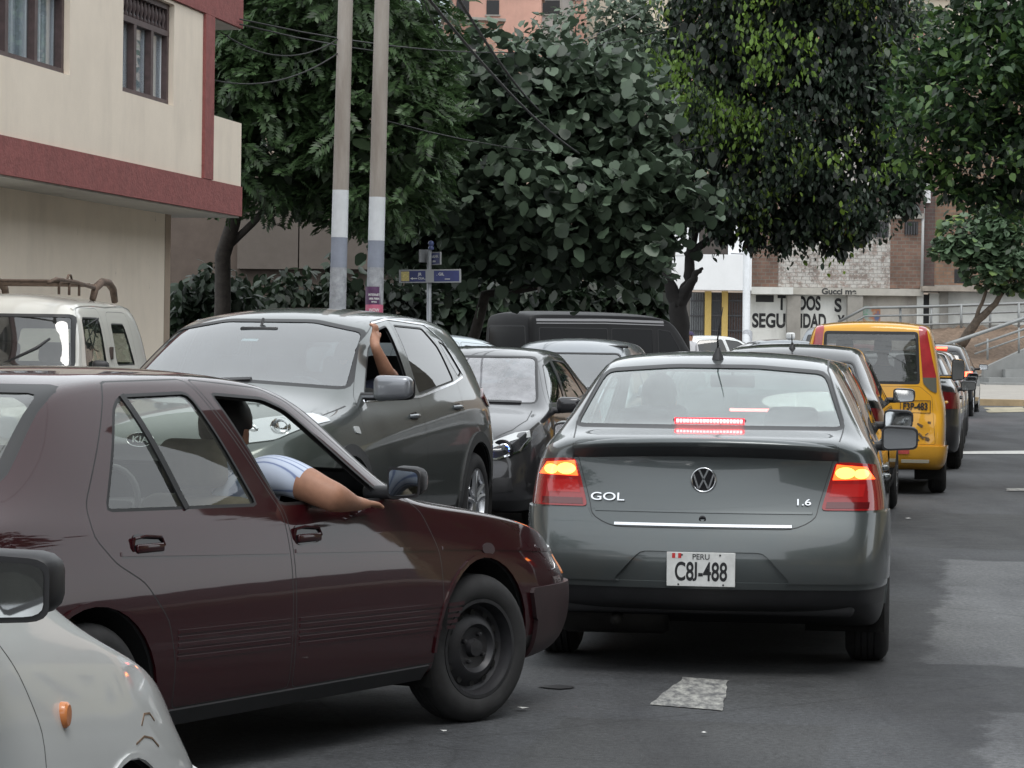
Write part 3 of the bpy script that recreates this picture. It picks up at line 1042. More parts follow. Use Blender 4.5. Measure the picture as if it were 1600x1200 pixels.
def gol():
    c = Car('grey_sedan', 'grey saloon with lit brake lamps and a white PERU number plate', .868, 12.655, R(7.3), 4.218, SEDAN, GREY,
            roff=[.0, -.06, -.125, -.0, .03, .035, .03, .01, -.02], foff=[-.03, .02, .05, .02, 0, 0, 0, 0, 0], rbow=.10, glassm=G_CLEAR)
    for side in (-1, 1):
        for x in (.90, 3.37): c.arch(x, .345, .30, side)
    # tail lamps: outline seen from behind, wrapped round the wing
    for side in (-1, 1):
        s_ = side
        low = rnd([(.525 * s_, .755), (.86 * s_, .755), (.86 * s_, .80), (.535 * s_, .80)], .012, 1)
        mid = [(.535 * s_, .80), (.86 * s_, .80), (.86 * s_, .885), (.565 * s_, .885)]
        topp = [(.565 * s_, .885), (.86 * s_, .885), (.86 * s_, .93), (.73 * s_, .955), (.66 * s_, .965), (.585 * s_, .965)]
        f_ = lambda p: p.x < .30
        lamp = c.patch('tail_lamp', rnd([(.525 * s_, .755), (.90 * s_, .755), (.90 * s_, .93), (.73 * s_, .962), (.66 * s_, .970), (.585 * s_, .970)], .022, 3), 'x', -1, REDL, .005, .012, lim=.06, cmin=f_)
        # inner lit reflectors: small panels proud of the lens
        bvh = c.bvh
        def cell(P, mt, nm, out):
            bm = bmesh.new(); v = []
            nx, ny = 10, 6
            g = {}
            for i in range(nx + 1):
                for j in range(ny + 1):
                    a = i / nx; b = j / ny
                    q = (Vector(P[0]) * (1 - a) + Vector(P[1]) * a) * (1 - b) + (Vector(P[3]) * (1 - a) + Vector(P[2]) * a) * b
                    h_, n_ = c.hit(q.x, q.y, 'x', -1)
                    g[i, j] = bm.verts.new(h_ + n_ * out)
            for i in range(nx):
                for j in range(ny): bm.faces.new((g[i, j], g[i + 1, j], g[i + 1, j + 1], g[i, j + 1]))
            bmesh.ops.recalc_face_normals(bm, faces=bm.faces)
            return from_bm(nm, bm, mt, lamp, None, True)
        cell([(.574 * s_, .890), (.760 * s_, .893), (.722 * s_, .948), (.592 * s_, .960)], BRAKE, 'brake_light', .0065)
        def disc(cy, cz, ry, rz, mt, nm, out):
            bm = bmesh.new(); rg = []
            for j in range(5):
                f = j / 4
                ring = []
                for k in range(20):
                    a = k * PI / 10
                    h_, n_ = c.hit((cy + ry * f * math.cos(a)) * s_, cz + rz * f * math.sin(a), 'x', -1)
                    ring.append(bm.verts.new(h_ + n_ * (out + .002 * (1 - f * f))))
                rg.append(ring)
            for j in range(1, 4):
                for k in range(20): bm.faces.new((rg[j][k], rg[j][(k + 1) % 20], rg[j + 1][(k + 1) % 20], rg[j + 1][k]))
            bm.faces.new(rg[1]); bmesh.ops.delete(bm, geom=rg[0], context='VERTS')
            bmesh.ops.recalc_face_normals(bm, faces=bm.faces)
            from_bm(nm, bm, mt, lamp, None, True)
        disc(.630, .921, .044, .026, BRAKEC, 'bulb_glow', .0080)
        disc(.700, .917, .032, .022, BRAKEC, 'bulb_glow', .0080)
        cell([(.560 * s_, .815), (.71 * s_, .815), (.72 * s_, .872), (.575 * s_, .872)], emis('glowing lower lamp', (1, .03, .03), .08, (.26, .012, .012)), 'tail_reflector', .0065)
        cell([(.545 * s_, .763), (.735 * s_, .763), (.738 * s_, .792), (.550 * s_, .792)], DREDL, 'reverse_lens', .0065)
    # boot lid
    LID = rnd([(-.41, .668), (.41, .668), (.505, .715), (.515, .77), (.585, 1.0), (.60, 1.055), (-.60, 1.055), (-.585, 1.0), (-.515, .77), (-.505, .715)], .05, 3)
    I = c.seamcol(c.bm, LID, 'x', -1, .008, 1, .1, lambda p: p.x < .4)
    fs = c.cut(c.bm, I, 'x', -1, .1, lambda p: p.x < .4)
    nb = c.sep(c.bm, fs)
    # darker recessed band under the lip
    band = rnd([(-.575, .985), (-.3, .995), (0, .998), (.3, .995), (.575, .985), (.59, 1.03), (.3, 1.045), (0, 1.05), (-.3, 1.045), (-.59, 1.03)], .004, 1)
    lid = c.finish(nb, 'boot_lid', [GREY, SEAL], off=.002)
    bm = bmesh.new()
    # lip spoiler
    rows_ = []
    for i in range(33):
        y = -.60 + 1.2 * i / 32
        zc = 1.052 - .022 * (abs(y) / .6) ** 2
        h_, n_ = c.hit(y, zc, 'x', -1); h2, _ = c.hit(y, zc - .055, 'x', -1)
        x = h_.x
        e = 1 - (abs(y) / .6) ** 6
        rows_.append([bm.verts.new(p) for p in ((x + .035, y, zc + .022), (x - .012 * e, y, zc + .022 * e), (x - .034 * e, y, zc + .008 * e), (x - .036 * e, y, zc), (x - .024 * e, y, zc - .016), (h2.x - .012 * e, y, zc - .055), (h2.x + .01, y, zc - .070))])
    for i in range(32):
        for j in range(6):
            f = bm.faces.new((rows_[i][j], rows_[i + 1][j], rows_[i + 1][j + 1], rows_[i][j + 1])); f.smooth = True; f.material_index = 0 if j < 4 else 1
    bmesh.ops.recalc_face_normals(bm, faces=bm.faces)
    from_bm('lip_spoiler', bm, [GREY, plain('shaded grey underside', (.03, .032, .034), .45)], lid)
    # crease step, chrome strip, key, badges
    c.strip('lid_crease', [(-.49, .742), (.49, .742)], 'x', -1, .010, GREY, .006, parent=lid)
    c.strip('chrome_strip', [(-.40, .682), (.40, .682)], 'x', -1, .012, CHR, .008, parent=lid)
    h_, _ = c.hit(0, .885, 'x', -1)
    emblem_vw(c.root, (h_.x - .011, 0, .885), .058, c.off)
    h_, _ = c.hit(0, .712, 'x', -1)
    bm = bmesh.new(); add_lathe(bm, [(.016, 0), (.016, -.006), (.010, -.007), (.009, -.003), (.0005, -.003)], 'x', 20, (h_.x, 0, .712))
    from_bm('lock', bm, GBLK, lid, None, True, 40)
    for s_, y, z, sz, nm in (('GOL', .435, .800, .052, 'model_badge'), ('1.6', -.445, .79, .042, 'engine_badge')):
        h_, _ = c.hit(y, z, 'x', -1)
        ha, _ = c.hit(y - .05, z, 'x', -1); hb, _ = c.hit(y + .05, z, 'x', -1)
        hc_, _ = c.hit(y, z + .03, 'x', -1); hd, _ = c.hit(y, z - .03, 'x', -1)
        lettering(nm, s_, sz, CHR, lid, face_frame((h_.x - .009, y, z), ha - hb, hc_ - hd), 1.5, .003, .0003)
    # bumper: raised skin with the number plate recess left out
    nb = None
    BUMP = [(-.95, .33), (.95, .33), (.95, .742), (.52, .745), (.50, .705), (.41, .655), (-.41, .655), (-.50, .705), (-.52, .745), (-.95, .742)]
    f_ = lambda p: p.x < .56
    fs = c.cut(c.bm, BUMP, 'x', -1, -.05, f_)
    pb = c.sep(c.bm, [f for f in fs if f.is_valid])
    LOW = [(-.95, .33), (.95, .33), (.95, .405), (-.95, .405)]
    lf = c.cut(pb, LOW, 'x', -1, -.05, f_); lb = c.sep(pb, lf)
    REC = rnd([(-.40, .435), (-.285, .555), (-.26, .567), (.26, .567), (.285, .555), (.40, .435)], .03, 2)
    rf = c.cut(pb, REC, 'x', -1, -.05, f_); rb = c.sep(pb, rf)
    RIM = [(-.95, .405), (.95, .405), (.95, .435), (-.95, .435)]
    mf = c.cut(pb, RIM, 'x', -1, -.05, f_); mb = c.sep(pb, mf)
    bump_ = c.finish(pb, 'rear_bumper', [GREYW], off=.014, thick=.02)
    c.finish(mb, 'bumper_lower_edge', [GREYW], bump_, off=.006, thick=.02)
    c.finish(rb, 'plate_recess', [GREYW], bump_, off=.000)
    c.finish(lb, 'valance', [BLK], off=.0, thick=.03)
    bm = bmesh.new()
    add_box(bm, (.16, 0, .335), (.20, 1.36, .12), None, .03)
    from_bm('lower_apron', bm, BLK, c.root, c.off, True)
    hx = c.hit(0, .49, 'x', -1)[0].x
    pl = c.plate('C8J-488', (hx - .012, 0, .492), .305, .152, True, 'PERU', size=.116, sx=.62)
    for z, dy in ((.556, .085), (.556, -.085), (.4245, .10), (.4245, -.10)):
        bm = bmesh.new()
        add_lathe(bm, [(.0045, -.004), (.003, -.006), (.0003, -.006)], 'x', 10, (hx - .012, dy, z))
        from_bm('plate_screw', bm, BLK, pl)
    bm = bmesh.new(); add_box(bm, (hx - .0155, .122, .552), (.001, .014, .022), mi=0); add_box(bm, (hx - .0155, .095, .552), (.001, .014, .022), mi=0); add_box(bm, (hx - .0155, .1085, .552), (.0009, .012, .022), mi=1)
    from_bm('plate_flag', bm, [plain('flag red', (.5, .03, .03), .5), WHITEP], pl)
    # glass
    c.window(rnd([(-.635, 1.105), (.635, 1.105), (.535, 1.375), (.20, 1.40), (-.20, 1.40), (-.535, 1.375)], .05, 3), 'x', -1, .035, glassm=G_GOL, name='rear_window', cmin=lambda p: p.x < 1.2, lim=.1)
    c.window(rnd([(-.68, 1.0), (.68, 1.0), (.55, 1.38), (-.55, 1.38)], .05, 3), 'x', 1, .03, glassm=G_CLEAR, name='windscreen', cmin=lambda p: p.x > 2.2, lim=.1)
    FD = rnd([(2.12, .26), (2.12, .96), (1.98, 1.395), (2.45, 1.335), (2.95, 1.0), (3.06, .88), (3.0, .26)], .03, 2)
    RD = rnd([(2.10, .26), (2.10, .96), (1.96, 1.395), (1.25, 1.37), (.86, 1.05), (1.0, .80), (1.18, .66), (1.30, .45), (1.30, .26)], .03, 2)
    FW = rnd([(2.15, .99), (2.03, 1.355), (2.40, 1.31), (2.86, 1.0)], .03, 2)
    RW = rnd([(1.0, 1.04), (2.07, .99), (1.95, 1.36), (1.32, 1.335)], .05, 3)
    for side in (-1, 1):
        for nm, DP, WP in (('front_door', FD, FW), ('rear_door', RD, RW)):
            I = c.seamcol(c.bm, DP, 'y', side, .008)
            nb = c.sep(c.bm, c.cut(c.bm, I, 'y', side))
            I2 = c.seamcol(nb, WP, 'y', side, .022)
            gb = c.sep(nb, c.cut(nb, I2, 'y', side))
            d = c.finish(nb, nm, [GREY, SEAL], liner=True)
            c.finish(gb, 'window', G_CLEAR, d, -.005)
            c.handle(2.25 if nm == 'front_door' else 1.25, .86, side, .17, GREY, True, d)
        for x in (.90, 3.37):
            pts = [(x + .352 * math.cos(a), .30 + .352 * math.sin(a)) for a in [k * PI / 18 for k in range(0, 19)]]
            c.strip('arch_lip', pts, 'y', side, .018, GREY, .008)
            c.wheel(x, .735, .295, .19, 'steel', 0, side)
        c.mirror(2.86, .90, .995, side, (.11, .20, .145), BLK if side < 0 else GREY)
        c.strip('roof_channel', [(.95, 1.0)], 'y', side, .01, SEAL) if False else None
    for side in (-1, 1):
        c.strip('roof_channel', [(.48, .615 * side), (.75, .57 * side), (1.0, .535 * side), (1.4, .53 * side), (2.3, .55 * side)], 'z', 1, .008, SEAL, .0012)
        c.strip('boot_gap', [(.10, .60 * side), (.34, .615 * side), (.44, .62 * side)], 'z', 1, .006, SEAL, .0012)
    # aerial
    h_, _ = c.hit(1.06, 0, 'z')
    bm = bmesh.new()
    add_lathe(bm, [(.030, -.004), (.024, .018), (.012, .045), (.008, .06), (.0005, .062)], 'z', 16, (1.06, 0, h_.z))
    add_tube(bm, [(1.06, 0, h_.z + .05), (1.02, .0, h_.z + .10), (.90, -.03, h_.z + .25)], [.005, .004, .002], 6)
    from_bm('aerial', bm, BLK, c.root, c.off, True)
    # high brake light inside the rear screen
    bm = bmesh.new()
    add_box(bm, (.44, 0, 1.136), (.05, .34, .030), None, .008, 0)
    o = from_bm('high_brake_light', bm, [DREDL], c.root, c.off, True)
    bm = bmesh.new()
    for k in range(20):
        add_box(bm, (.412, -.147 + k * .0155, 1.141), (.006, .012, .014), None, 0, 0)
    from_bm('led_row', bm, LEDR, o)
    bm = bmesh.new(); add_box(bm, (.4145, 0, 1.141), (.004, .325, .026))
    from_bm('light_lens', bm, LEDG, o)
    # silencer and spare wheel well, tow eye
    bm = bmesh.new()
    add_lathe(bm, [(.001, -.25), (.10, -.25), (.115, -.22), (.115, .22), (.10, .25), (.001, .25)], 'y', 20, (.34, .42, .27))
    add_tube(bm, [(.40, .40, .26), (.22, .40, .245), (.12, .40, .235)], .026, 12)
    from_bm('exhaust', bm, plain('sooty steel', (.03, .028, .026), .6, .5, var=.4), c.root, c.off, True)
    bm = bmesh.new(); add_tube(bm, [(.90, -.66, .30), (.90, .66, .30)], .045, 10); add_box(bm, (.62, 0, .28), (.5, .8, .14), None, .03)
    from_bm('rear_axle', bm, UNDER, c.root, c.off, True)
    c.seats((1.22, 2.10), .28, (-.34, .34), plain('dark grey cloth seat', (.05, .05, .05), .95), .24, True, .98)
    c.dash(2.98, .93)
    bm = bmesh.new(); add_box(bm, (.72, 0, 1.00), (.62, 1.22, .03), None, .01); add_box(bm, (2.0, 0, .32), (2.3, 1.4, .03))
    from_bm('parcel_shelf', bm, DARK, c.root, c.off)
    bm = bmesh.new(); add_box(bm, (2.55, 0, 1.30), (.02, .24, .07), None, .015); add_tube(bm, [(2.56, 0, 1.30), (2.52, 0, 1.39)], .008, 6)
    from_bm('rear_view_mirror', bm, BLK, c.root, c.off, True)
    for side in (-1, 1):
        c.patch('headlamp', rnd([(.40 * side, .60), (.72 * side, .62), (.72 * side, .74), (.40 * side, .70)], .03, 2), 'x', 1, WHL, .004, .01)
    c.patch('front_bumper', [(-.9, .2), (.9, .2), (.9, .56), (-.9, .56)], 'x', 1, GREYW, .015, .02, lim=0., cmin=lambda p: p.x > 3.8)
    c.low(.40, -1, .56)
    c.end()
    return c
GOLC = gol()
# ================================================================ the other vehicles
def gz(d): return max(0., d - 58) * .016
KGREY = paint('grey green metallic paint', (.112, .124, .120), .6, .3, .10)
DKG = paint('dark grey paint', (.034, .034, .038), .45, .28, .10)
SILV = paint('silver paint', (.26, .28, .30), .6, .34, .12)
WHT = paint('white car paint', (.62, .64, .64), 0, .35, .18, (.36, .35, .32))
CREAM = paint('cream white paint', (.66, .65, .60), 0, .42, .25, (.36, .34, .28))
YEL = paint('yellow taxi paint', (.72, .36, .03), 0, .4, .30, (.28, .17, .08))
BLKP = paint('black car paint', (.006, .006, .007), .1, .3, .06, (.06, .055, .05))
REDP = paint('red car paint', (.14, .018, .016), .1, .35, .15)
SLATE = plain('slate van paint', (.012, .012, .013), .45, spec=.2)  # dark paint with little shine, tree shade put into the colour
G_WS = glass('windscreen glass', (.42, .54, .56), .05, ior=2.05, dustc=(.42, .50, .54))
G_DARK = glass('tinted glass', (.14, .145, .145), .012, ior=1.5)
G_HAZY = glass('hazy white windscreen', (.35, .37, .40), .30, ior=1.7, dustc=(.62, .62, .66))  # hazy pane, whitish diffuse film over the tint

def doors(c, specs, m, glassm, handles=True, hz=.88, chrome=False, hstyle='bar', hm=None, sides=(-1, 1), openw=None, lining=True):
    """specs: list of (name, door polygon, window polygon, handle x or None)"""
    for side in sides:
        for nm, DP, WP, hx in specs:
            I = c.seamcol(c.bm, DP, 'y', side, .008)
            nb = c.sep(c.bm, c.cut(c.bm, I, 'y', side))
            gb = None
            if WP:
                I2 = c.seamcol(nb, WP, 'y', side, .022)
                gb = c.sep(nb, c.cut(nb, I2, 'y', side))
            d = c.finish(nb, nm, [m, SEAL], liner=lining)
            if gb:
                if openw == (nm, side): gb.free()
                else: c.finish(gb, 'window', glassm, d, -.005)
            if hx: c.handle(hx, hz if not isinstance(hz, dict) else hz[nm], side, .17, hm or m, True, d, hstyle)

def simple(name, label, X, Y, yaw, L, st, pm, FD, RD, FW, RW, ws, rw, xr, xf, rad=.30, ycar=.735, lamps=None, heads=None, group=None, gl=None, glf=None, glr=None, mir=None, hz=.87, z0=0, style='alloy', scale=1., cat='car', wheelx=True, seats=True, lev=None, n=24, **k):
    c = Car(name, label, X, Y, yaw, L, st, pm, glassm=gl or G_DARK, z0=z0, group=group, scale=scale, cat=cat, lev=lev or (2 if seats else 1), **k)
    for side in (-1, 1):
        for x in (xr, xf):
            c.arch(x, rad + .05, rad, side)
            c.wheel(x, ycar, rad, .18, style, 0, side, n=n)
    specs = []
    if FD: specs.append(('front_door', FD, FW, (min(p[0] for p in FD) + .14) if hz else None))
    if RD: specs.append(('rear_door', RD, RW, (min(p[0] for p in RD) + .28) if hz else None))
    doors(c, specs, pm, gl or G_DARK, hz=hz)
    zmid = L * .5
    if ws: c.window(ws, 'x', 1, .03, glassm=glf or G_WS, name='windscreen', cmin=lambda p: p.x > zmid, lim=.08)
    if rw: c.window(rw, 'x', -1, .03, glassm=glr or G_WS, name='rear_window', cmin=lambda p: p.x < zmid, lim=.08)
    for P, m in (lamps or []):
        for side in (-1, 1):
            c.patch('tail_lamp', [(p[0] * side, p[1]) for p in P], 'x', -1, m, .006, .012, lim=.03, cmin=lambda p: p.x < .5)
    for P in (heads or []):
        for side in (-1, 1):
            c.patch('headlamp', [(p[0] * side, p[1]) for p in P], 'x', 1, WHL, .006, .012, lim=.03, cmin=lambda p: p.x > L - .7)
    if mir:
        for side in (-1, 1): c.mirror(mir[0], mir[1], mir[2], side, (.11, .20, .14), mir[3] if len(mir) > 3 else pm)
    if seats:
        c.seats((1.2, 2.1), .3, (-.34, .34), plain('dark grey cloth seat', (.05, .05, .05), .95), .24, True, 1.0)
    return c
SD = dict(FD=rnd([(2.12, .26), (2.12, .96), (1.98, 1.395), (2.45, 1.335), (2.95, 1.0), (3.06, .88), (3.0, .26)], .03, 2),
          RD=rnd([(2.10, .26), (2.10, .96), (1.96, 1.395), (1.25, 1.37), (.86, 1.05), (1.0, .80), (1.18, .66), (1.30, .45), (1.30, .26)], .03, 2),
          FW=rnd([(2.15, .99), (2.03, 1.355), (2.40, 1.31), (2.86, 1.0)], .03, 2),
          RW=rnd([(1.0, 1.04), (2.07, .99), (1.95, 1.36), (1.32, 1.335)], .05, 3),
          ws=rnd([(-.68, 1.0), (.68, 1.0), (.55, 1.385), (-.55, 1.385)], .06, 3), rw=rnd([(-.635, 1.115), (.635, 1.115), (.535, 1.375), (-.535, 1.375)], .05, 3), xr=.90, xf=3.37)
BL = dict(roff=[.05, .01, -.045, .0, .03, .035, .03, .01, -.02], foff=[-.03, .02, .05, .02, 0, 0, 0, 0, 0], rbow=.10)
TL = rnd([(.53, .755), (.86, .755), (.86, .93), (.73, .955), (.60, .965)], .014, 2)
HL = rnd([(.36, .60), (.50, .57), (.72, .64), (.74, .76), (.62, .74), (.40, .68)], .02, 2)

def suv():
    st = [(-.06, .42, .80, .98, .78, 1.12, .66, 1.14), (.02, .38, .87, 1.0, .83, 1.30, .645, 1.33), (.18, .33, .91, 1.05, .86, 1.49, .62, 1.56), (.50, .28, .925, 1.09, .865, 1.575, .625, 1.635),
          (1.0, .25, .927, 1.09, .87, 1.60, .635, 1.665), (1.6, .25, .927, 1.06, .87, 1.61, .64, 1.675), (2.1, .25, .927, 1.035, .87, 1.575, .645, 1.645), (2.35, .25, .927, 1.02, .87, 1.52, .655, 1.595),
          (2.72, .25, .927, 1.01, .865, 1.345, .685, 1.41), (3.05, .25, .927, 1.0, .86, 1.165, .715, 1.22), (3.25, .25, .927, .99, .855, 1.07, .73, 1.135), (3.6, .25, .922, .97, .85, 1.015, .73, 1.085),
          (4.0, .25, .90, .92, .82, .96, .68, 1.03), (4.24, .28, .84, .86, .75, .895, .60, .955), (4.36, .32, .74, .78, .62, .815, .50, .875)]
    c = Car('grey_suv', 'grey green crossover facing us, driver holding its roof edge through the open window', -.985, 21.1, R(195), 4.42, st, KGREY,
            roff=[.08, .02, -.02, .0, .0, .0, 0, 0, 0], foff=[-.06, .0, .05, .04, .02, 0, 0, 0, 0], scale=1.03, glassm=G_DARK, fbow=.16)
    BP = plain('grey wheel arch plastic', (.035, .036, .037), .7)
    for side in (-1, 1):
        for x in (.60, 3.42):
            c.arch(x, .40, .35, side)
            pts = [(x + .43 * math.cos(a), .36 + .43 * math.sin(a)) for a in [k * PI / 20 for k in range(-1, 22)]]
            c.strip('arch_moulding', pts, 'y', side, .07, BP, .012)
            c.wheel(x, .80, .34, .22, 'alloy', 0, side)
    FD = rnd([(1.86, .34), (1.86, 1.06), (1.82, 1.60), (2.10, 1.575), (2.5, 1.44), (3.02, 1.10), (3.10, .95), (3.05, .34)], .03, 2)
    RD = rnd([(1.84, .34), (1.84, 1.06), (1.80, 1.60), (1.1, 1.585), (.80, 1.25), (.95, .90), (1.05, .70), (1.12, .34)], .03, 2)
    FW = rnd([(1.94, 1.095), (1.92, 1.555), (2.12, 1.53), (2.45, 1.40), (2.88, 1.09)], .03, 2)
    RW = rnd([(1.80, 1.10), (1.78, 1.56), (1.15, 1.545), (.98, 1.42), (.90, 1.18)], .03, 2)
    doors(c, [('front_door', FD, FW, 2.06), ('rear_door', RD, RW, 1.05)], KGREY, G_DARK, hz={'front_door': .965, 'rear_door': 1.005}, hm=SILV, openw=('front_door', 1))
    for side in (-1, 1):
        c.window(rnd([(.62, 1.24), (.76, 1.20), (.84, 1.30), (.92, 1.46), (.80, 1.44)], .03, 2), 'y', side, .02, glassm=G_DARK, name='quarter_window')
        c.strip('chrome_sill', [(.66, 1.205), (.95, 1.165), (1.8, 1.085), (2.9, 1.075)], 'y', side, .014, CHR, .006)
        c.strip('chrome_frame', [(.62, 1.22), (.80, 1.46), (1.05, 1.565), (1.80, 1.592), (2.1, 1.565)], 'y', side, .010, CHR, .004)
        c.patch('tail_lamp', rnd([(-.02, .98), (.22, .99), (.30, 1.06), (.12, 1.12), (-.02, 1.12)], .02, 2), 'y', side, DREDL, .012, .015, lim=.05)
        c.patch('side_indicator', rnd([(3.18, .88), (3.27, .89), (3.27, .93), (3.19, .925)], .01, 2), 'y', side, WHL, .006, .008)
        hl = c.patch('headlamp', rnd([(.40 * side, .86), (.50 * side, .84), (.72 * side, .87), (.88 * side, 1.0), (.78 * side, 1.02), (.54 * side, .985), (.40 * side, .94)], .03, 3), 'x', 1, plain('headlamp reflector', (.60, .62, .64), .15, .5, coat=1.), .006, .02, lim=.02, cmin=lambda p: p.x > 3.6)
        for y, r_ in ((.55, .045), (.69, .062)):
            h_, n_ = c.hit(y, .93, 'x', 1)
            bm = bmesh.new()
            add_lathe(bm, [(r_, -.01), (r_, .012), (r_ * .86, .016), (r_ * .8, .004), (r_ * .7, .002), (r_ * .35, .014), (.001, .018)], 'x', 24, (h_.x, y * side, .935 if y > .6 else .915))
            from_bm('projector', bm, [CHR], hl, None, True, 40)
        c.mirror(2.86, 1.0, 1.155, side, (.15, .24, .17), plain('silver grey mirror shell', (.22, .23, .25), .3, .5, coat=1.))
    c.window(rnd([(-.76, 1.145), (0, 1.19), (.76, 1.145), (.645, 1.52), (.3, 1.585), (-.3, 1.585), (-.645, 1.52)], .05, 3), 'x', 1, .04, glassm=G_WS, name='windscreen', cmin=lambda p: p.x > 2, lim=.08)
    c.window(rnd([(-.62, 1.20), (.62, 1.20), (.54, 1.47), (-.54, 1.47)], .05, 3), 'x', -1, .04, glassm=G_DARK, name='rear_window', cmin=lambda p: p.x < 1, lim=.05)
    # grille, badge, lower intake
    c.patch('grille', rnd([(-.34, .74), (.34, .74), (.36, .83), (.22, .84), (-.22, .84), (-.36, .83)], .02, 2), 'x', 1, BLK, .003, .01)
    c.patch('lower_intake', rnd([(-.55, .36), (.55, .36), (.60, .54), (-.60, .54)], .04, 3), 'x', 1, BLK, .003, .01)
    for side in (-1, 1):
        c.patch('fog_lamp', rnd([(.62 * side, .46), (.76 * side, .47), (.76 * side, .56), (.60 * side, .56)], .02, 3), 'x', 1, BLK, .003, .01, lim=.02)
    h_, n_ = c.hit(0, .905, 'x', 1)
    zb = .865
    h_, n_ = c.hit(0, zb, 'x', 1)
    bm = bmesh.new()
    Mx = face_frame((h_.x + .006, 0, zb), (0, 1, 0), (-.25, 0, 1))
    v = [bm.verts.new(Mx @ Vector((.085 * math.cos(a), .043 * math.sin(a), 0))) for a in [k * PI / 16 for k in range(32)]]
    v2 = [bm.verts.new(Mx @ Vector((.085 * math.cos(a), .043 * math.sin(a), .008))) for a in [k * PI / 16 for k in range(32)]]
    for k in range(32): bm.faces.new((v[k], v[(k + 1) % 32], v2[(k + 1) % 32], v2[k]))
    bm.faces.new(v2)
    bd = from_bm('badge', bm, GBLK, c.root, c.off)
    add = Mx @ Matrix.Translation((0, 0, .010))
    lettering('badge_lettering', 'KIA', .052, CHR, bd, add, 1.25, .001, .0012)
    bm = bmesh.new(); add_tube(bm, [add @ Vector((.083 * math.cos(a), .041 * math.sin(a), 0)) for a in [k * PI / 16 for k in range(33)]], .003, 6)
    from_bm('badge_ring', bm, CHR, bd, None, True)
    # wipers and stickers
    bm = bmesh.new()
    c.strip('', [(-.50, 1.17), (.15, 1.20)], 'x', 1, .015, None, .012, bm=bm)
    bmesh.ops.recalc_face_normals(bm, faces=bm.faces)
    from_bm('wiper', bm, BLK, c.root, c.off)
    bm = bmesh.new(); add_box(bm, (2.46, -.03, 1.49), (.03, .26, .09), Matrix.Rotation(R(30), 3, 'Y'), .02); add_tube(bm, [(2.46, -.03, 1.5), (2.40, -.03, 1.585)], .01, 6)
    from_bm('rear_view_mirror', bm, BLK, c.root, c.off, True)
    h_, n_ = c.hit(-.04, 1.455, 'x', 1)
    bm = bmesh.new(); add_box(bm, h_ - n_ * .01, (.002, .11, .03), n_.to_track_quat('X', 'Z').to_matrix())
    from_bm('sticker', bm, plain('white sticker', (.7, .72, .72), .5), c.root, c.off)
    # roof spoiler and bonnet seam
    for side in (-1, 1):
        c.strip('bonnet_gap', [(3.20, .80 * side), (3.6, .78 * side), (4.0, .70 * side), (4.2, .56 * side)], 'z', 1, .008, SEAL, .0012)
        c.strip('roof_channel', [(.5, .585 * side), (1.2, .59 * side), (2.1, .60 * side)], 'z', 1, .012, SEAL, .0015)
    c.seats((1.15, 2.1), .42, (-.38, .38), plain('dark grey cloth seat', (.05, .05, .05), .95), .25, True, 1.15)
    c.dash(3.0, 1.08, .72)
    bm = bmesh.new(); add_box(bm, (1.7, 0, .42), (2.9, 1.5, .03)); from_bm('cabin_floor', bm, DARK, c.root, c.off)
    c.low(.42, 3.9, 9); c.low(.36)
    c.end()
    return c
KIAC = suv()

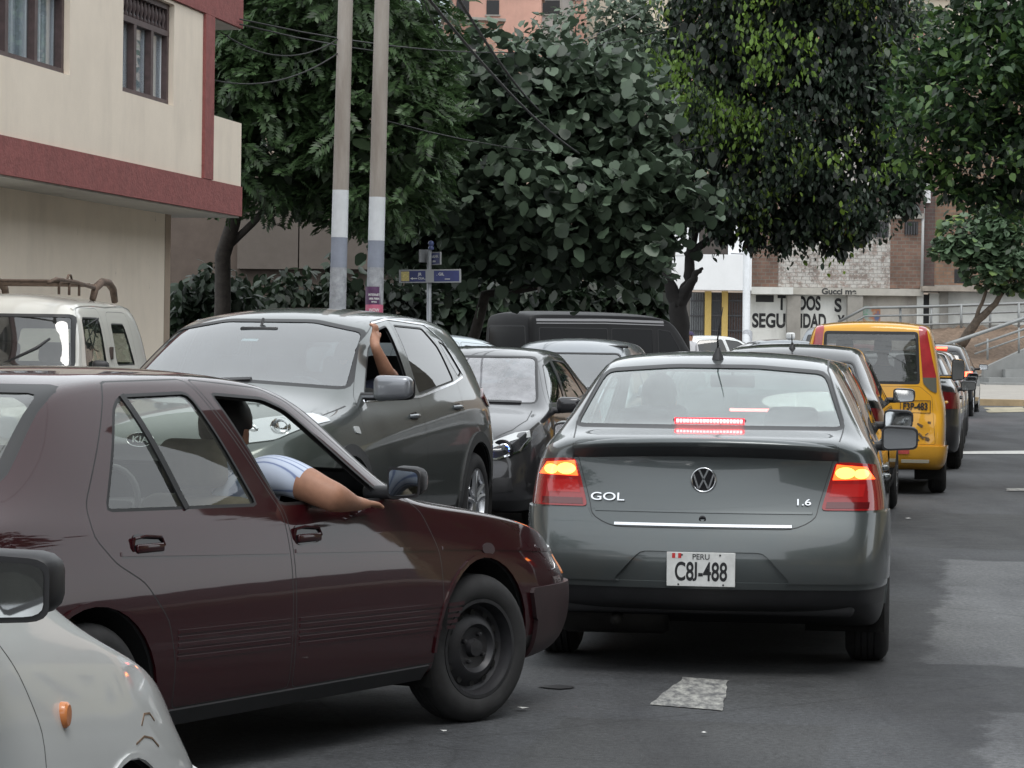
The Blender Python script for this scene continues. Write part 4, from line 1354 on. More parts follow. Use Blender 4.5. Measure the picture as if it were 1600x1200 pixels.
# --- dark saloon facing us between the crossover and the grey saloon
def dark_saloon():
    c = simple('dark_saloon', 'dark grey saloon facing us with bright silver bonnet reflection and blue spark in headlamp', .08, 25.78, R(190), 4.218, SEDAN, DKG, ycar=.735, gl=G_DARK, glf=G_HAZY, mir=(2.86, .90, .99), **BL,
               **{k: v for k, v in SD.items()})
    for side in (-1, 1):
        hl = c.patch('headlamp', rnd([(.42 * side, .60), (.55 * side, .59), (.74 * side, .67), (.78 * side, .80), (.70 * side, .80), (.52 * side, .73), (.42 * side, .68)], .02, 3), 'x', 1, plain('smoked lamp glass', (.03, .03, .035), .08, coat=1.), .005, .015, lim=.0, cmin=lambda p: p.x > 3.4)
        if hl:
            c.strip('chrome_wing', [(.43 * side, .675), (.54 * side, .715), (.66 * side, .765), (.745 * side, .785)], 'x', 1, .050, WHL, .012, parent=hl)
            c.strip('chrome_edge', [(.44 * side, .605), (.55 * side, .60), (.70 * side, .655), (.755 * side, .76)], 'x', 1, .014, CHR, .012, parent=hl)
            c.patch('fog_recess', rnd([(.52 * side, .34), (.68 * side, .36), (.66 * side, .46), (.54 * side, .46)], .02, 2), 'x', 1, BLK, .003, .01, lim=.0, cmin=lambda p: p.x > 3.4)
            h_, n_ = c.hit(.60 * side, .68, 'x', 1)
            bm = bmesh.new()
            add_lathe(bm, [(.085, -.02), (.085, .004), (.07, .010), (.001, .010)], 'x', 24, (h_.x - .01, .585 * side, .665))
            from_bm('lamp_bezel', bm, GBLK, hl, None, True, 40)
            bm = bmesh.new()
            add_lathe(bm, [(.048, 0), (.052, .012), (.046, .016), (.040, .010), (.001, .014)], 'x', 24, (h_.x + .004, .60 * side, .668))
            from_bm('projector', bm, CHR, hl, None, True, 40)
    h_, n_ = c.hit(.49, .635, 'x', 1)
    bm = bmesh.new(); bmesh.ops.create_icosphere(bm, subdivisions=2, radius=.016, matrix=Matrix.Translation(h_ + Vector((.012, 0, 0))))
    from_bm('blue_pilot_lamp', bm, emis('blue pilot light', (.05, .12, 1), 30, (.02, .03, .5)), c.root, c.off)
    c.patch('grille', rnd([(-.34, .52), (.34, .52), (.36, .64), (-.36, .64)], .02, 2), 'x', 1, BLK, .003, .01)
    for side in (-1, 1):
        c.strip('bonnet_gap', [(3.25, .66 * side), (3.6, .68 * side), (3.9, .62 * side), (4.08, .52 * side)], 'z', 1, .008, SEAL, .0012)
    bm = bmesh.new(); c.strip('', [(.05, 1.02), (.55, 1.01)], 'x', 1, .015, None, .012, bm=bm); bmesh.ops.recalc_face_normals(bm, faces=bm.faces)
    from_bm('wiper', bm, BLK, c.root, c.off)
    c.dash(2.98, .93)
    c.low(.28)
    c.end(); return c
dark_saloon()

HATCH = [(.04, .32, .70, .94, .68, 1.05, .60, 1.07), (.10, .28, .77, .96, .73, 1.22, .58, 1.25), (.22, .22, .80, .97, .75, 1.38, .56, 1.42), (.50, .2, .81, .97, .765, 1.43, .56, 1.475),
         (1.0, .19, .815, .965, .77, 1.45, .565, 1.50), (1.6, .19, .815, .96, .77, 1.45, .57, 1.505), (2.0, .19, .815, .95, .77, 1.42, .575, 1.475), (2.25, .19, .815, .94, .77, 1.34, .59, 1.395),
         (2.6, .19, .815, .935, .765, 1.13, .64, 1.18), (2.82, .19, .815, .925, .765, 1.00, .67, 1.045), (2.95, .19, .81, .905, .76, .945, .675, .99), (3.2, .19, .80, .87, .75, .89, .66, .935), (3.45, .2, .76, .80, .70, .82, .60, .86), (3.58, .24, .68, .70, .62, .72, .52, .75)]
HD = dict(FD=rnd([(1.66, .26), (1.66, .93), (1.60, 1.42), (2.05, 1.375), (2.66, 1.0), (2.72, .88), (2.68, .26)], .03, 2),
          RD=rnd([(1.64, .26), (1.64, .93), (1.58, 1.42), (.86, 1.40), (.62, 1.05), (.82, .80), (.98, .60), (1.02, .26)], .03, 2),
          FW=rnd([(1.70, .97), (1.64, 1.375), (2.02, 1.34), (2.54, .97)], .03, 2),
          RW=rnd([(.80, 1.0), (1.61, .97), (1.55, 1.38), (.92, 1.36)], .05, 3),
          ws=rnd([(-.67, 1.03), (.67, 1.03), (.56, 1.40), (-.56, 1.40)], .06, 3), rw=rnd([(-.56, 1.07), (.56, 1.07), (.50, 1.36), (-.50, 1.36)], .05, 3), xr=.62, xf=2.92)
c = simple('silver_hatchback', 'silver hatchback facing us behind the dark grey saloon', .99, 32.1, R(190), 3.65, HATCH, SILV, ycar=.70, rad=.285, gl=G_DARK, glf=G_WS, heads=[HL], mir=(2.45, .88, 1.0), sz=1.035, **HD)
bm = bmesh.new(); add_box(bm, (2.02, .50, 1.465), (.05, .22, .03), None, .01); add_tube(bm, [(2.2, .42, 1.36), (2.26, .66, 1.33)], .012, 6)
from_bm('wiper', bm, BLK, c.root, c.off, True)
c.end()

# --- white compact alongside us: bonnet, wing and black mirror in the corner of the frame
def foreground():
    HW = HATCH[:8] + [(2.6, .19, .815, .90, .76, 1.06, .64, 1.11), (2.80, .19, .81, .872, .755, .935, .67, .975), (2.95, .19, .81, .835, .765, .865, .70, .905), (3.2, .19, .805, .775, .755, .80, .69, .84), (3.47, .2, .79, .68, .72, .71, .64, .745), (3.62, .24, .74, .57, .66, .60, .56, .63)]
    c = Car('white_hatchback', 'white compact car at the bottom left corner, chipped front wing and black mirror', -2.06, 3.08, R(9.67), 3.6, HW, WHT, fbow=.16, foff=[-.05, .0, .05, .05, .02, 0, 0, 0, 0], glassm=G_CLEAR)
    for side in (-1, 1):
        c.arch(.62, .335, .28, side); c.arch(2.90, .34, .28, side)
        for x in (.62, 2.90): c.wheel(x, .70, .28, .17, 'steel', 0, side)
    doors(c, [('front_door', rnd([(1.66, .26), (1.66, .93), (1.60, 1.42), (2.0, 1.38), (2.14, 1.02), (2.29, .87), (2.37, .75), (2.39, .26)], .03, 2), rnd([(1.70, .97), (1.64, 1.375), (1.94, 1.34), (2.07, 1.0)], .03, 2), 1.80), ('rear_door', HD['RD'], HD['RW'], .92)], WHT, G_CLEAR, hz=.84)
    c.window(HD['ws'], 'x', 1, .03, glassm=G_WS, name='windscreen', cmin=lambda p: p.x > 1.8, lim=.08)
    c.window(HD['rw'], 'x', -1, .03, glassm=G_WS, name='rear_window', cmin=lambda p: p.x < 1.8, lim=.08)
    for side in (-1, 1):
        c.patch('headlamp', rnd([(.38 * side, .46), (.60 * side, .48), (.66 * side, .58), (.56 * side, .62), (.40 * side, .58)], .03, 3), 'x', 1, WHL, .004, .012, lim=.15, cmin=lambda p: p.x > 3.3)
        c.patch('front_bumper', [(3.06, .18), (3.9, .18), (3.9, .50), (3.24, .50), (3.20, .44)], 'y', side, WHT, .010, .012, lim=-.1, cmin=lambda p: p.x > 3.0)
        p, n = c.hit(2.50, .765, 'y', side)
        bm = bmesh.new()
        add_lathe(bm, [(.0225, -.004), (.0225, .008), (.018, .013), (.001, .014)] if side > 0 else [(.0225, .004), (.0225, -.008), (.018, -.013), (.001, -.014)], 'y', 20, (0, 0, 0))
        for v in bm.verts: v.co.x *= .85; v.co.z *= 1.15
        bmesh.ops.translate(bm, vec=(p.x, p.y, p.z), verts=bm.verts)
        from_bm('side_marker', bm, AMB, c.root, c.off, True, 40)
        # gouges over the arch and beside the lamp
        SCR = plain('bare scraped metal', (.16, .10, .06), .7, var=.5, vs=40)
        for P in ([(3.02, .675), (3.06, .695), (3.11, .69), (3.14, .67)], [(2.96, .645), (3.03, .652), (3.09, .64), (3.14, .615)]):
            c.strip('scrape', P, 'y', side, .004, SCR, .0015)
        pts = [(2.90 + .348 * math.cos(a), .28 + .348 * math.sin(a)) for a in [k * PI / 20 for k in range(0, 21)]]
        c.strip('arch_lip', pts, 'y', side, .012, WHT, .005)
    m = c.mirror(2.0, .86, 1.055, -1, (.12, .205, .135), BLK, r_=.04)
    m = c.mirror(2.0, .875, 1.055, 1, (.12, .205, .135), BLK, r_=.04)
    c.seats((.95, 1.75), .3, (-.33, .33), None, .23, True, 1.0); c.dash(2.5, .90, .6)
    c.end(); return c
foreground()

# --- cream white jeep on the left
def jeep():
    st = [(.05, .45, .74, 1.15, .73, 1.45, .60, 1.52), (.15, .42, .78, 1.17, .76, 1.66, .61, 1.73), (.35, .38, .80, 1.18, .78, 1.76, .62, 1.84), (.9, .35, .80, 1.18, .785, 1.78, .63, 1.865), (1.8, .35, .80, 1.18, .785, 1.78, .64, 1.87),
          (2.5, .35, .80, 1.18, .785, 1.77, .645, 1.86), (2.72, .35, .80, 1.17, .785, 1.72, .65, 1.81), (2.86, .35, .80, 1.16, .785, 1.50, .67, 1.58), (2.98, .35, .80, 1.15, .78, 1.26, .69, 1.32), (3.08, .35, .80, 1.12, .77, 1.16, .69, 1.21), (3.5, .35, .80, 1.05, .76, 1.09, .68, 1.13), (3.85, .38, .78, .98, .74, 1.0, .64, 1.03), (3.92, .42, .70, .85, .66, .88, .56, .9)]
    c = Car('white_jeep', 'cream white off-roader with rusty roof rack beside the beige house', -4.06, 26.15, R(185), 3.95, st, CREAM, glassm=G_CLEAR)
    for side in (-1, 1):
        for x in (.75, 3.1):
            c.arch(x, .42, .36, side); c.wheel(x, .70, .35, .2, 'steel', 0, side)
    FD = rnd([(1.80, .45), (1.80, 1.745), (2.62, 1.745), (2.72, 1.5), (2.80, 1.2), (2.80, .45)], .14, 4)
    FW = rnd([(1.90, 1.23), (1.90, 1.665), (2.52, 1.665), (2.66, 1.23)], .07, 4)
    RD = rnd([(.66, .80), (.72, 1.72), (1.62, 1.72), (1.66, .80)], .14, 4)
    RW = rnd([(.80, 1.25), (.98, 1.62), (1.50, 1.62), (1.52, 1.25)], .06, 4)
    doors(c, [('front_door', FD, FW, None), ('rear_side_panel', RD, RW, None)], CREAM, G_CLEAR)
    c.window(rnd([(-.74, 1.235), (.735, 1.235), (.665, 1.685), (-.665, 1.685)], .05, 3), 'x', 1, .05, glassm=glass('clear windscreen', (.55, .62, .63), .05, ior=1.6), name='windscreen', cmin=lambda p: p.x > 2, lim=.08)
    c.window(rnd([(-.6, 1.25), (.6, 1.25), (.5, 1.6), (-.5, 1.6)], .05, 3), 'x', -1, .04, glassm=G_CLEAR, name='rear_window', cmin=lambda p: p.x < 1, lim=.03)
    # wiper, door hinge, vent scoop
    bm = bmesh.new(); add_tube(bm, [(3.04, .05, 1.22), (2.93, .40, 1.40), (2.88, .50, 1.48)], [.012, .016, .012], 6)
    from_bm('wiper', bm, BLK, c.root, c.off, True)
    for side in (-1, 1):
        p, n = c.hit(1.72, 1.36, 'y', side)
        bm = bmesh.new(); add_box(bm, p + Vector((0, .012 * side, 0)), (.05, .03, .11), None, .008)
        from_bm('hinge', bm, plain('rusty black steel', (.05, .035, .03), .7, var=.4, vs=30), c.root, c.off, True)
        # wrought grille behind the side glass
        bm = bmesh.new()
        y = (p.y - .06 * side)
        for r_ in (.13, .24, .35): add_tube(bm, [(1.92 + r_ * 1.5 * math.cos(a), y, 1.64 - r_ * 1.1 * math.sin(a)) for a in [k * PI / 20 for k in range(0, 11)]], .006, 5)
        for a in (.25, .7, 1.15): add_tube(bm, [(1.92, y, 1.66), (1.92 + .70 * math.cos(a), y, 1.66 - .42 * math.sin(a))], .006, 5)
        from_bm('window_guard', bm, BLK, c.root, c.off, True)
    bm = bmesh.new(); add_box(bm, (.02, .35, 1.62), (.16, .34, .16), Matrix.Rotation(R(12), 3, 'Y'), .04)
    from_bm('rear_visor', bm, GBLK, c.root, c.off, True)
    c.mirror(2.86, .92, 1.22, 1, (.08, .14, .18), BLK); c.mirror(2.86, .92, 1.22, -1, (.08, .14, .18), BLK)
    for side in (-1, 1): c.patch('headlamp', [(.45 * side + .09 * math.cos(a), .78 + .09 * math.sin(a)) for a in [k * PI / 8 for k in range(16)]], 'x', 1, WHL, .01, .012, lim=.0, cmin=lambda p: p.x > 3.4)
    bm = bmesh.new(); v = [bm.verts.new((2.80 + .0, .42 + .10 * math.cos(a), 1.63 + .045 * math.sin(a))) for a in [k * PI / 8 for k in range(16)]]; bm.faces.new(v)
    c.seats((1.3, 2.15), .6, (-.33, .33), None, .23, False, 1.25)
    # roof rack
    RUST = plain('rusted rack tube', (.11, .075, .055), .85, var=.45, vs=18)
    bm = bmesh.new()
    for side in (-1, 1):
        y = .50 * side
        add_tube(bm, [(.55, y, 1.82), (.62, y, 1.93), (.80, y, 1.985), (1.05, y, 1.99), (1.30, y, 1.93), (1.40, y, 1.83)], [.03, .035, .035, .035, .035, .03], 8)
        add_tube(bm, [(1.36, y, 1.93), (2.0, y, 1.965), (2.7, y, 1.975), (2.95, y, 1.94)], .018, 8)
        for x in (1.9, 2.25, 2.6): add_tube(bm, [(x, y, 1.96), (x, y, 1.85)], .012, 6)
        add_tube(bm, [(2.35, y, 1.96), (2.28, y, 2.02), (2.20, y, 2.02), (2.14, y, 1.96)], .010, 6)
    for x in (1.05, 1.5, 1.9, 2.25, 2.6, 2.92): add_tube(bm, [(x, -.50, 1.955), (x, .50, 1.955)], .014, 6)
    from_bm('roof_rack', bm, RUST, c.root, c.off, True)
    for side in (-1, 1): c.strip('roof_gutter', [(.35, .58 * side), (1.5, .62 * side), (2.65, .62 * side)], 'z', 1, .02, CREAM, .01)
    c.end(); return c
jeep()

# --- yellow van
def yellow_van():
    st = [(.02, .33, .715, .92, .70, 1.66, .56, 1.705), (.08, .30, .75, .94, .735, 1.69, .585, 1.735), (.30, .26, .765, .95, .75, 1.71, .60, 1.76), (1.0, .24, .77, .95, .755, 1.72, .61, 1.775), (2.0, .24, .77, .95, .755, 1.71, .61, 1.77),
          (2.7, .24, .77, .95, .755, 1.68, .61, 1.74), (2.95, .24, .77, .94, .755, 1.58, .62, 1.63), (3.3, .24, .77, .93, .755, 1.22, .65, 1.26), (3.5, .24, .77, .91, .75, 1.0, .67, 1.05), (3.75, .26, .75, .83, .72, .87, .63, .91), (3.92, .3, .68, .72, .62, .75, .54, .78)]
    c = Car('yellow_van', 'dented yellow van painted F3P-483 on its tailgate', 3.645, 28.6, R(8.6), 3.97, st, YEL, roff=[.02, -.02, -.06, -.03, 0, .0, 0, .03, .06], rbow=.05, glassm=G_DARK, cat='van')
    f_ = lambda p: p.x < .7
    for side in (-1, 1):
        for x in (.62, 3.05): c.arch(x, .36, .29, side); c.wheel(x, .68, .285, .17, 'steel', 0, side)
    doors(c, [('front_door', rnd([(2.35, .3), (2.35, 1.62), (2.85, 1.55), (3.3, 1.15), (3.36, .9), (3.3, .3)], .04, 2), rnd([(2.42, 1.0), (2.42, 1.56), (2.80, 1.50), (3.16, 1.0)], .03, 2), 2.5),
              ('side_door', rnd([(1.2, .3), (1.2, 1.64), (2.32, 1.62), (2.32, .3)], .04, 2), rnd([(1.28, 1.02), (1.28, 1.57), (2.25, 1.56), (2.25, 1.02)], .05, 2), 2.15)], YEL, G_DARK, hz=.90)
    for side in (-1, 1):
        c.window(rnd([(.25, 1.06), (.32, 1.56), (1.12, 1.58), (1.12, 1.03)], .05, 3), 'y', side, .03, glassm=G_DARK, name='rear_side_window')
        P = rnd([(.55 * side, 1.705), (.475 * side, 1.705), (.530 * side, 1.13), (.60 * side, 1.06), (.665 * side, 1.03), (.655 * side, 1.20), (.61 * side, 1.40)], .02, 2)
        nb = c.sep(c.bm, c.cut(c.bm, P, 'x', -1, .12, f_))
        wq = c.sep(nb, c.cut(nb, [(.4 * side, 1.0), (.9 * side, 1.0), (.9 * side, 1.19), (.4 * side, 1.19)], 'x', -1, -.02, f_))
        lm = c.finish(nb, 'tail_lamp', plain('pink red lamp plastic', (.36, .03, .035), .16, coat=1., var=.3, vs=5), None, .008, .015)
        c.finish(wq, 'reverse_lens', plain('smoked lamp plastic', (.12, .12, .10), .15, coat=1.), lm, .008, .012)
    rwP = rnd([(-.50, 1.12), (.50, 1.12), (.475, 1.655), (-.475, 1.655)], .04, 3)
    I = c.seamcol(c.bm, rwP, 'x', -1, .004, 1, .0, f_)
    I2 = c.seamcol(c.bm, inset(rwP, .004), 'x', -1, .055, 1, .0, f_)
    gb = c.sep(c.bm, c.cut(c.bm, I2, 'x', -1, 0., f_))
    c.finish(gb, 'rear_window', glass('smoked rear screen', (.38, .38, .38), .05, ior=1.55), None, -.004)
    bp = c.patch('rear_bumper', [(-.9, .28), (.9, .28), (.9, .50), (-.9, .50)], 'x', -1, YEL, .03, .03, lim=-.3, cmin=f_)
    h_, _ = c.hit(-.30, .45, 'x', -1)
    bm = bmesh.new(); add_box(bm, (h_.x - .033, -.30, .445), (.004, .20, .055)); from_bm('red_reflector', bm, plain('faded red tape', (.35, .05, .04), .5, var=.3, vs=40), bp)
    bm = bmesh.new(); add_box(bm, (h_.x - .034, -.46, .345), (.008, .28, .035), None, .003); from_bm('bumper_slot', bm, plain('dull slot', (.22, .21, .16), .6), bp)
    # tailgate seam
    TG = rnd([(-.66, .515), (.66, .515), (.62, 1.0), (.50, 1.10), (-.50, 1.10), (-.62, 1.0)], .02, 2)
    I = c.seamcol(c.bm, TG, 'x', -1, .006, 1, 0., f_)
    tb = c.sep(c.bm, c.cut(c.bm, I, 'x', -1, 0., f_))
    for v in tb.verts:   # dents
        for (dy, dz, rr, dp) in ((-.30, .72, .17, .028), (-.56, .62, .12, .02), (-.12, .66, .14, .014), (-.46, .80, .10, -.010)):
            q = math.hypot(v.co.y - dy, v.co.z - dz) / rr
            if q < 1: v.co.x += dp * (1 - q * q) ** 2
    tb.normal_update()
    ly = tb.verts.layers.float_vector['nn']
    for v in tb.verts: v[ly] = v.normal
    tg = c.finish(tb, 'tailgate', [YEL, SEAL], off=.001)
    ha, _ = c.hit(-.31, .895, 'x', -1); hb, _ = c.hit(-.58, .895, 'x', -1); hc_, _ = c.hit(-.46, .955, 'x', -1); hd_, _ = c.hit(-.46, .84, 'x', -1); h_, _ = c.hit(-.46, .895, 'x', -1)
    bm = bmesh.new()
    M = face_frame((h_.x - .010, -.455, .895), hb - ha, hc_ - hd_)
    for (cx, cy, sx_, sy_) in ((0, .062, .30, .006), (0, -.062, .30, .006), (-.15, 0, .006, .13), (.15, 0, .006, .13)):
        add_box(bm, M @ Vector((cx, cy, 0)), (.003, sx_, sy_), M.to_3x3() @ Matrix(((0, -1, 0), (0, 0, 1), (-1, 0, 0))))
    from_bm('painted_frame', bm, INKB, tg)
    lettering('painted_number', 'F3P-483', .098, INKB, tg, M, .78, .0015, .003)
    h_, _ = c.hit(-.42, 1.05, 'x', -1)
    bm = bmesh.new()
    SCR = plain('brown scuff', (.13, .085, .045), .8, var=.6, vs=50)
    rng = random.Random(5)
    for k in range(9):
        y = -.34 - rng.random() * .26; z = .56 + rng.random() * .20
        h2, n2 = c.hit(y, z, 'x', -1)
        add_box(bm, h2 + n2 * .001 + Vector((.0, 0, 0)), (.004, .015 + rng.random() * .06, .008 + rng.random() * .02), Matrix.Rotation(rng.uniform(-.9, .9), 3, 'X'))
    o = from_bm('scuff_marks', bm, SCR, tg); o['kind'] = 'stuff'
    c.mirror(2.98, .90, 1.25, -1, (.10, .15, .26), YEL, r_=.05); c.mirror(2.98, .90, 1.25, 1, (.10, .15, .26), YEL, r_=.05)
    c.window(rnd([(-.66, 1.05), (.66, 1.05), (.56, 1.60), (-.56, 1.60)], .05, 3), 'x', 1, .03, glassm=G_CLEAR, name='windscreen', cmin=lambda p: p.x > 2, lim=.08)
    c.seats((1.0, 2.45), .5, (-.36, .36), None, .24, True, 1.22)
    bm = bmesh.new(); add_box(bm, (.30, .20, .22), (.5, .12, .10), None, .02); add_tube(bm, [(.62, -.6, .285), (.62, .6, .285)], .04, 8)
    from_bm('rear_axle', bm, UNDER, c.root, c.off, True)
    c.low(.30)
    c.end(); return c
VANC = yellow_van()

# --- black saloon in front of the grey one
c = simple('black_saloon', 'black saloon ahead of the grey saloon, roof aerial and red tail lamp showing', 2.21, 22.92, R(9.5), 4.218, SEDAN, BLKP, gl=G_DARK, glr=G_DARK, mir=(2.86, .90, 1.055), lamps=[(rnd([(.50, .72), (.88, .72), (.88, .92), (.76, .99), (.60, 1.0)], .03, 3), DREDL)], sz=1.035, **BL, **SD)
h_, _ = c.hit(1.06, 0, 'z')
bm = bmesh.new(); add_lathe(bm, [(.030, -.004), (.022, .018), (.008, .05), (.0005, .052)], 'z', 12, (1.06, 0, h_.z)); add_tube(bm, [(1.06, 0, h_.z), (1.0, 0, h_.z + .12)], .005, 5)
from_bm('aerial', bm, BLK, c.root, c.off, True)
c.low(.3, -1, .5); c.end()
# --- little hatchback hidden behind the grey saloon
c = simple('black_hatchback', 'small black hatchback mostly hidden directly in front of the grey saloon', 1.46, 17.25, R(8.5), 3.65, HATCH, BLKP, ycar=.70, rad=.285, gl=G_DARK, glr=G_CLEAR, mir=(2.15, .88, 1.0, BLK), sz=.955, lamps=[(rnd([(.55, .7), (.85, .7), (.85, .95), (.62, .95)], .02, 2), DREDL)], **HD)
bm = bmesh.new(); add_box(bm, (.13, .0, 1.095), (.03, .26, .018), None, .004); from_bm('high_brake_light', bm, LEDR, c.root, c.off)
c.end()
# --- the queue beyond the yellow van
q = 'cars queueing beyond the yellow van'
lampr = emis('distant lit tail lamp', (1, .07, .03), 6, (.5, .02, .02))
proto = None
for X, Y, pm, nm, lb in ((4.62, 34.2, DKG, 'grey_saloon', 'dark grey saloon queueing just beyond the yellow van'), (5.62, 40.2, BLKP, 'black_saloon', 'black saloon queueing between two dark grey saloons'), (6.70, 46.6, DKG, 'grey_saloon', 'dark grey saloon queueing behind the dark crossover')):
    c = simple(nm, lb, X, Y, R(9.6), 4.218, SEDAN, pm, gl=G_DARK, glr=G_DARK, mir=(2.86, .90, 1.0), lamps=[(TL, DREDL)], group=q, seats=False, n=16, **BL, **SD)
    c.end()
SUVT = [(.05, .42, .78, .98, .75, 1.15, .62, 1.17), (.12, .38, .84, 1.0, .80, 1.35, .60, 1.38), (.30, .30, .875, 1.03, .82, 1.50, .58, 1.545), (.7, .26, .88, 1.03, .825, 1.54, .585, 1.595), (1.5, .25, .88, 1.02, .83, 1.55, .59, 1.61), (2.05, .25, .88, 1.0, .83, 1.52, .60, 1.58), (2.35, .25, .88, .99, .825, 1.44, .61, 1.50), (2.75, .25, .88, .98, .82, 1.22, .66, 1.28), (3.05, .25, .88, .97, .82, 1.06, .69, 1.11), (3.3, .25, .875, .94, .81, .98, .69, 1.04), (3.8, .25, .86, .88, .78, .92, .65, .97), (4.1, .28, .80, .80, .70, .83, .55, .87), (4.18, .32, .70, .70, .60, .73, .48, .76)]
SV = dict(FD=rnd([(1.86, .34), (1.86, 1.0), (1.82, 1.50), (2.15, 1.47), (2.85, 1.08), (2.92, .9), (2.88, .34)], .03, 2), RD=rnd([(1.84, .34), (1.84, 1.0), (1.80, 1.50), (1.0, 1.50), (.82, 1.15), (1.0, .85), (1.12, .6), (1.15, .34)], .03, 2),
          FW=rnd([(1.90, 1.04), (1.86, 1.46), (2.12, 1.43), (2.74, 1.04)], .03, 2), RW=rnd([(.95, 1.08), (1.80, 1.04), (1.77, 1.47), (1.06, 1.46)], .05, 3),
          ws=rnd([(-.70, 1.08), (.70, 1.08), (.58, 1.50), (-.58, 1.50)], .06, 3), rw=rnd([(-.62, 1.10), (.62, 1.10), (.54, 1.44), (-.54, 1.44)], .06, 3), xr=.72, xf=3.30)
c = simple('dark_crossover', 'dark crossover at the head of the queue with red lights lit', 8.95, 60, R(12), 4.2, SUVT, BLKP, ycar=.76, rad=.33, gl=G_DARK, glr=G_DARK, mir=(2.75, .97, 1.08, BLK), lamps=[(rnd([(.56, .86), (.92, .86), (.92, 1.0), (.60, 1.0)], .02, 2), lampr)], group=q, seats=False, n=16, **SV)
bm = bmesh.new(); add_box(bm, (.20, 0, 1.50), (.10, .62, .04), None, .01); from_bm('high_brake_light', bm, lampr, c.root, c.off)
bm = bmesh.new(); add_tube(bm, [(.6, 0, 1.58), (.5, 0, 1.72)], .008, 5); from_bm('aerial', bm, BLK, c.root, c.off)
c.low(.4); c.end()
# --- pale car seen side on beyond the dark saloon
c = simple('pale_crossover', 'pale blue white car roof crossing behind the dark saloon', -2.55, 34.4, R(72), 4.2, SUVT, paint('pale blue white paint', (.55, .62, .66), .1, .35, .1), ycar=.76, rad=.33, gl=G_DARK, glr=G_DARK, group=None, seats=False, n=16, **SV)
c.end()

# --- slate panel van
VG = plain('blackened van glass', (.004, .004, .005), .15, spec=.16)  # opaque black panes, shade under the trees put into their colour
def slate_van():
    st = [(.03, .35, .80, 1.05, .79, 2.0, .68, 2.06), (.12, .32, .84, 1.07, .83, 2.06, .71, 2.13), (.5, .3, .85, 1.08, .84, 2.08, .73, 2.16), (2.0, .3, .85, 1.08, .84, 2.08, .74, 2.17), (3.5, .3, .85, 1.08, .84, 2.06, .74, 2.14), (3.85, .3, .85, 1.08, .84, 1.98, .74, 2.05),
          (4.1, .3, .85, 1.07, .84, 1.72, .75, 1.77), (4.4, .3, .85, 1.06, .84, 1.30, .76, 1.34), (4.55, .3, .85, 1.02, .82, 1.12, .76, 1.16), (4.75, .3, .83, .9, .79, .95, .72, .98), (4.83, .35, .76, .75, .72, .8, .64, .82)]
    c = Car('slate_van', 'dark slate high roof passenger van parked under the trees', -.12, 57.5, R(52), 4.85, st, SLATE, glassm=VG, cat='van')
    for side in (-1, 1):
        for x in (.95, 3.75): c.arch(x, .40, .33, side); c.wheel(x, .76, .33, .19, 'steel', 0, side, n=20)
    doors(c, [('front_door', rnd([(3.35, .4), (3.35, 1.95), (3.8, 1.90), (4.2, 1.40), (4.32, 1.05), (4.28, .4)], .04, 2), rnd([(3.42, 1.2), (3.42, 1.82), (3.76, 1.78), (4.14, 1.24)], .04, 2), 3.5),
              ('side_door', rnd([(2.1, .4), (2.1, 1.98), (3.32, 1.97), (3.32, .4)], .04, 2), rnd([(2.15, 1.2), (2.15, 1.82), (3.28, 1.82), (3.28, 1.2)], .05, 2), 3.2)], SLATE, VG, hz=1.0)
    for side in (-1, 1):
        c.window(rnd([(.25, 1.2), (.25, 1.82), (2.05, 1.82), (2.05, 1.2)], .05, 3), 'y', side, .03, name='side_window')
        c.strip('roof_rail', [(.2, 1.965), (2.0, 1.985), (3.6, 1.965)], 'y', side, .05, plain('grey rail', (.25, .25, .26), .4), .01)
        c.strip('roof_rib', [(.2, 1.90), (2.0, 1.92), (3.6, 1.90)], 'y', side, .02, plain('grey rail', (.25, .25, .26), .4), .008)
    c.window(rnd([(-.66, 1.15), (.66, 1.15), (.6, 1.85), (-.6, 1.85)], .06, 3), 'x', -1, .04, name='rear_window', cmin=lambda p: p.x < 1, lim=.0)
    c.window(rnd([(-.74, 1.2), (.74, 1.2), (.66, 1.9), (-.66, 1.9)], .06, 3), 'x', 1, .04, name='windscreen', cmin=lambda p: p.x > 3, lim=.08, glassm=G_WS)
    c.mirror(4.2, 1.0, 1.25, -1, (.09, .15, .24), BLK); c.mirror(4.2, 1.0, 1.25, 1, (.09, .15, .24), BLK)
    c.end()
slate_van()

# --- vehicles at the junction
def roof_sign(c, x, mt):
    h_, _ = c.hit(x, 0, 'z')
    bm = bmesh.new(); add_box(bm, (x, 0, h_.z + .09), (.16, .34, .17), None, .05)
    from_bm('taxi_sign', bm, mt, c.root, c.off, True)
c = simple('silver_taxi', 'silver saloon with a white roof sign crossing at the junction', 5.2, 71, R(78), 4.218, SEDAN, SILV, z0=gz(71), gl=G_DARK, glr=G_WS, mir=(2.86, .90, 1.0), seats=False, n=16, **BL, **SD)
roof_sign(c, 1.9, WHITEP); c.low(.28); c.end()
c = simple('white_saloon', 'white saloon at the junction behind the silver taxi', 3.7, 77, R(80), 4.218, SEDAN, WHT, z0=gz(77), gl=G_DARK, glr=G_WS, seats=False, n=16, **BL, **SD); c.end()
c = simple('red_saloon', 'red saloon at the junction left of the grey off-roader', 6.35, 66, R(70), 4.218, SEDAN, REDP, z0=gz(66), gl=G_DARK, glr=G_WS, seats=False, n=16, **BL, **SD); c.end()
c = simple('grey_offroader', 'grey off-roader seen from behind, left of the yellow van roof', 9.35, 84, R(10), 4.2, SUVT, SILV, z0=gz(84), ycar=.76, rad=.35, gl=G_DARK, glr=G_DARK, mir=(2.75, .97, 1.08), lamps=[(TL, DREDL)], seats=False, n=16, cat='off-roader', sz=1.06, **SV); c.end()
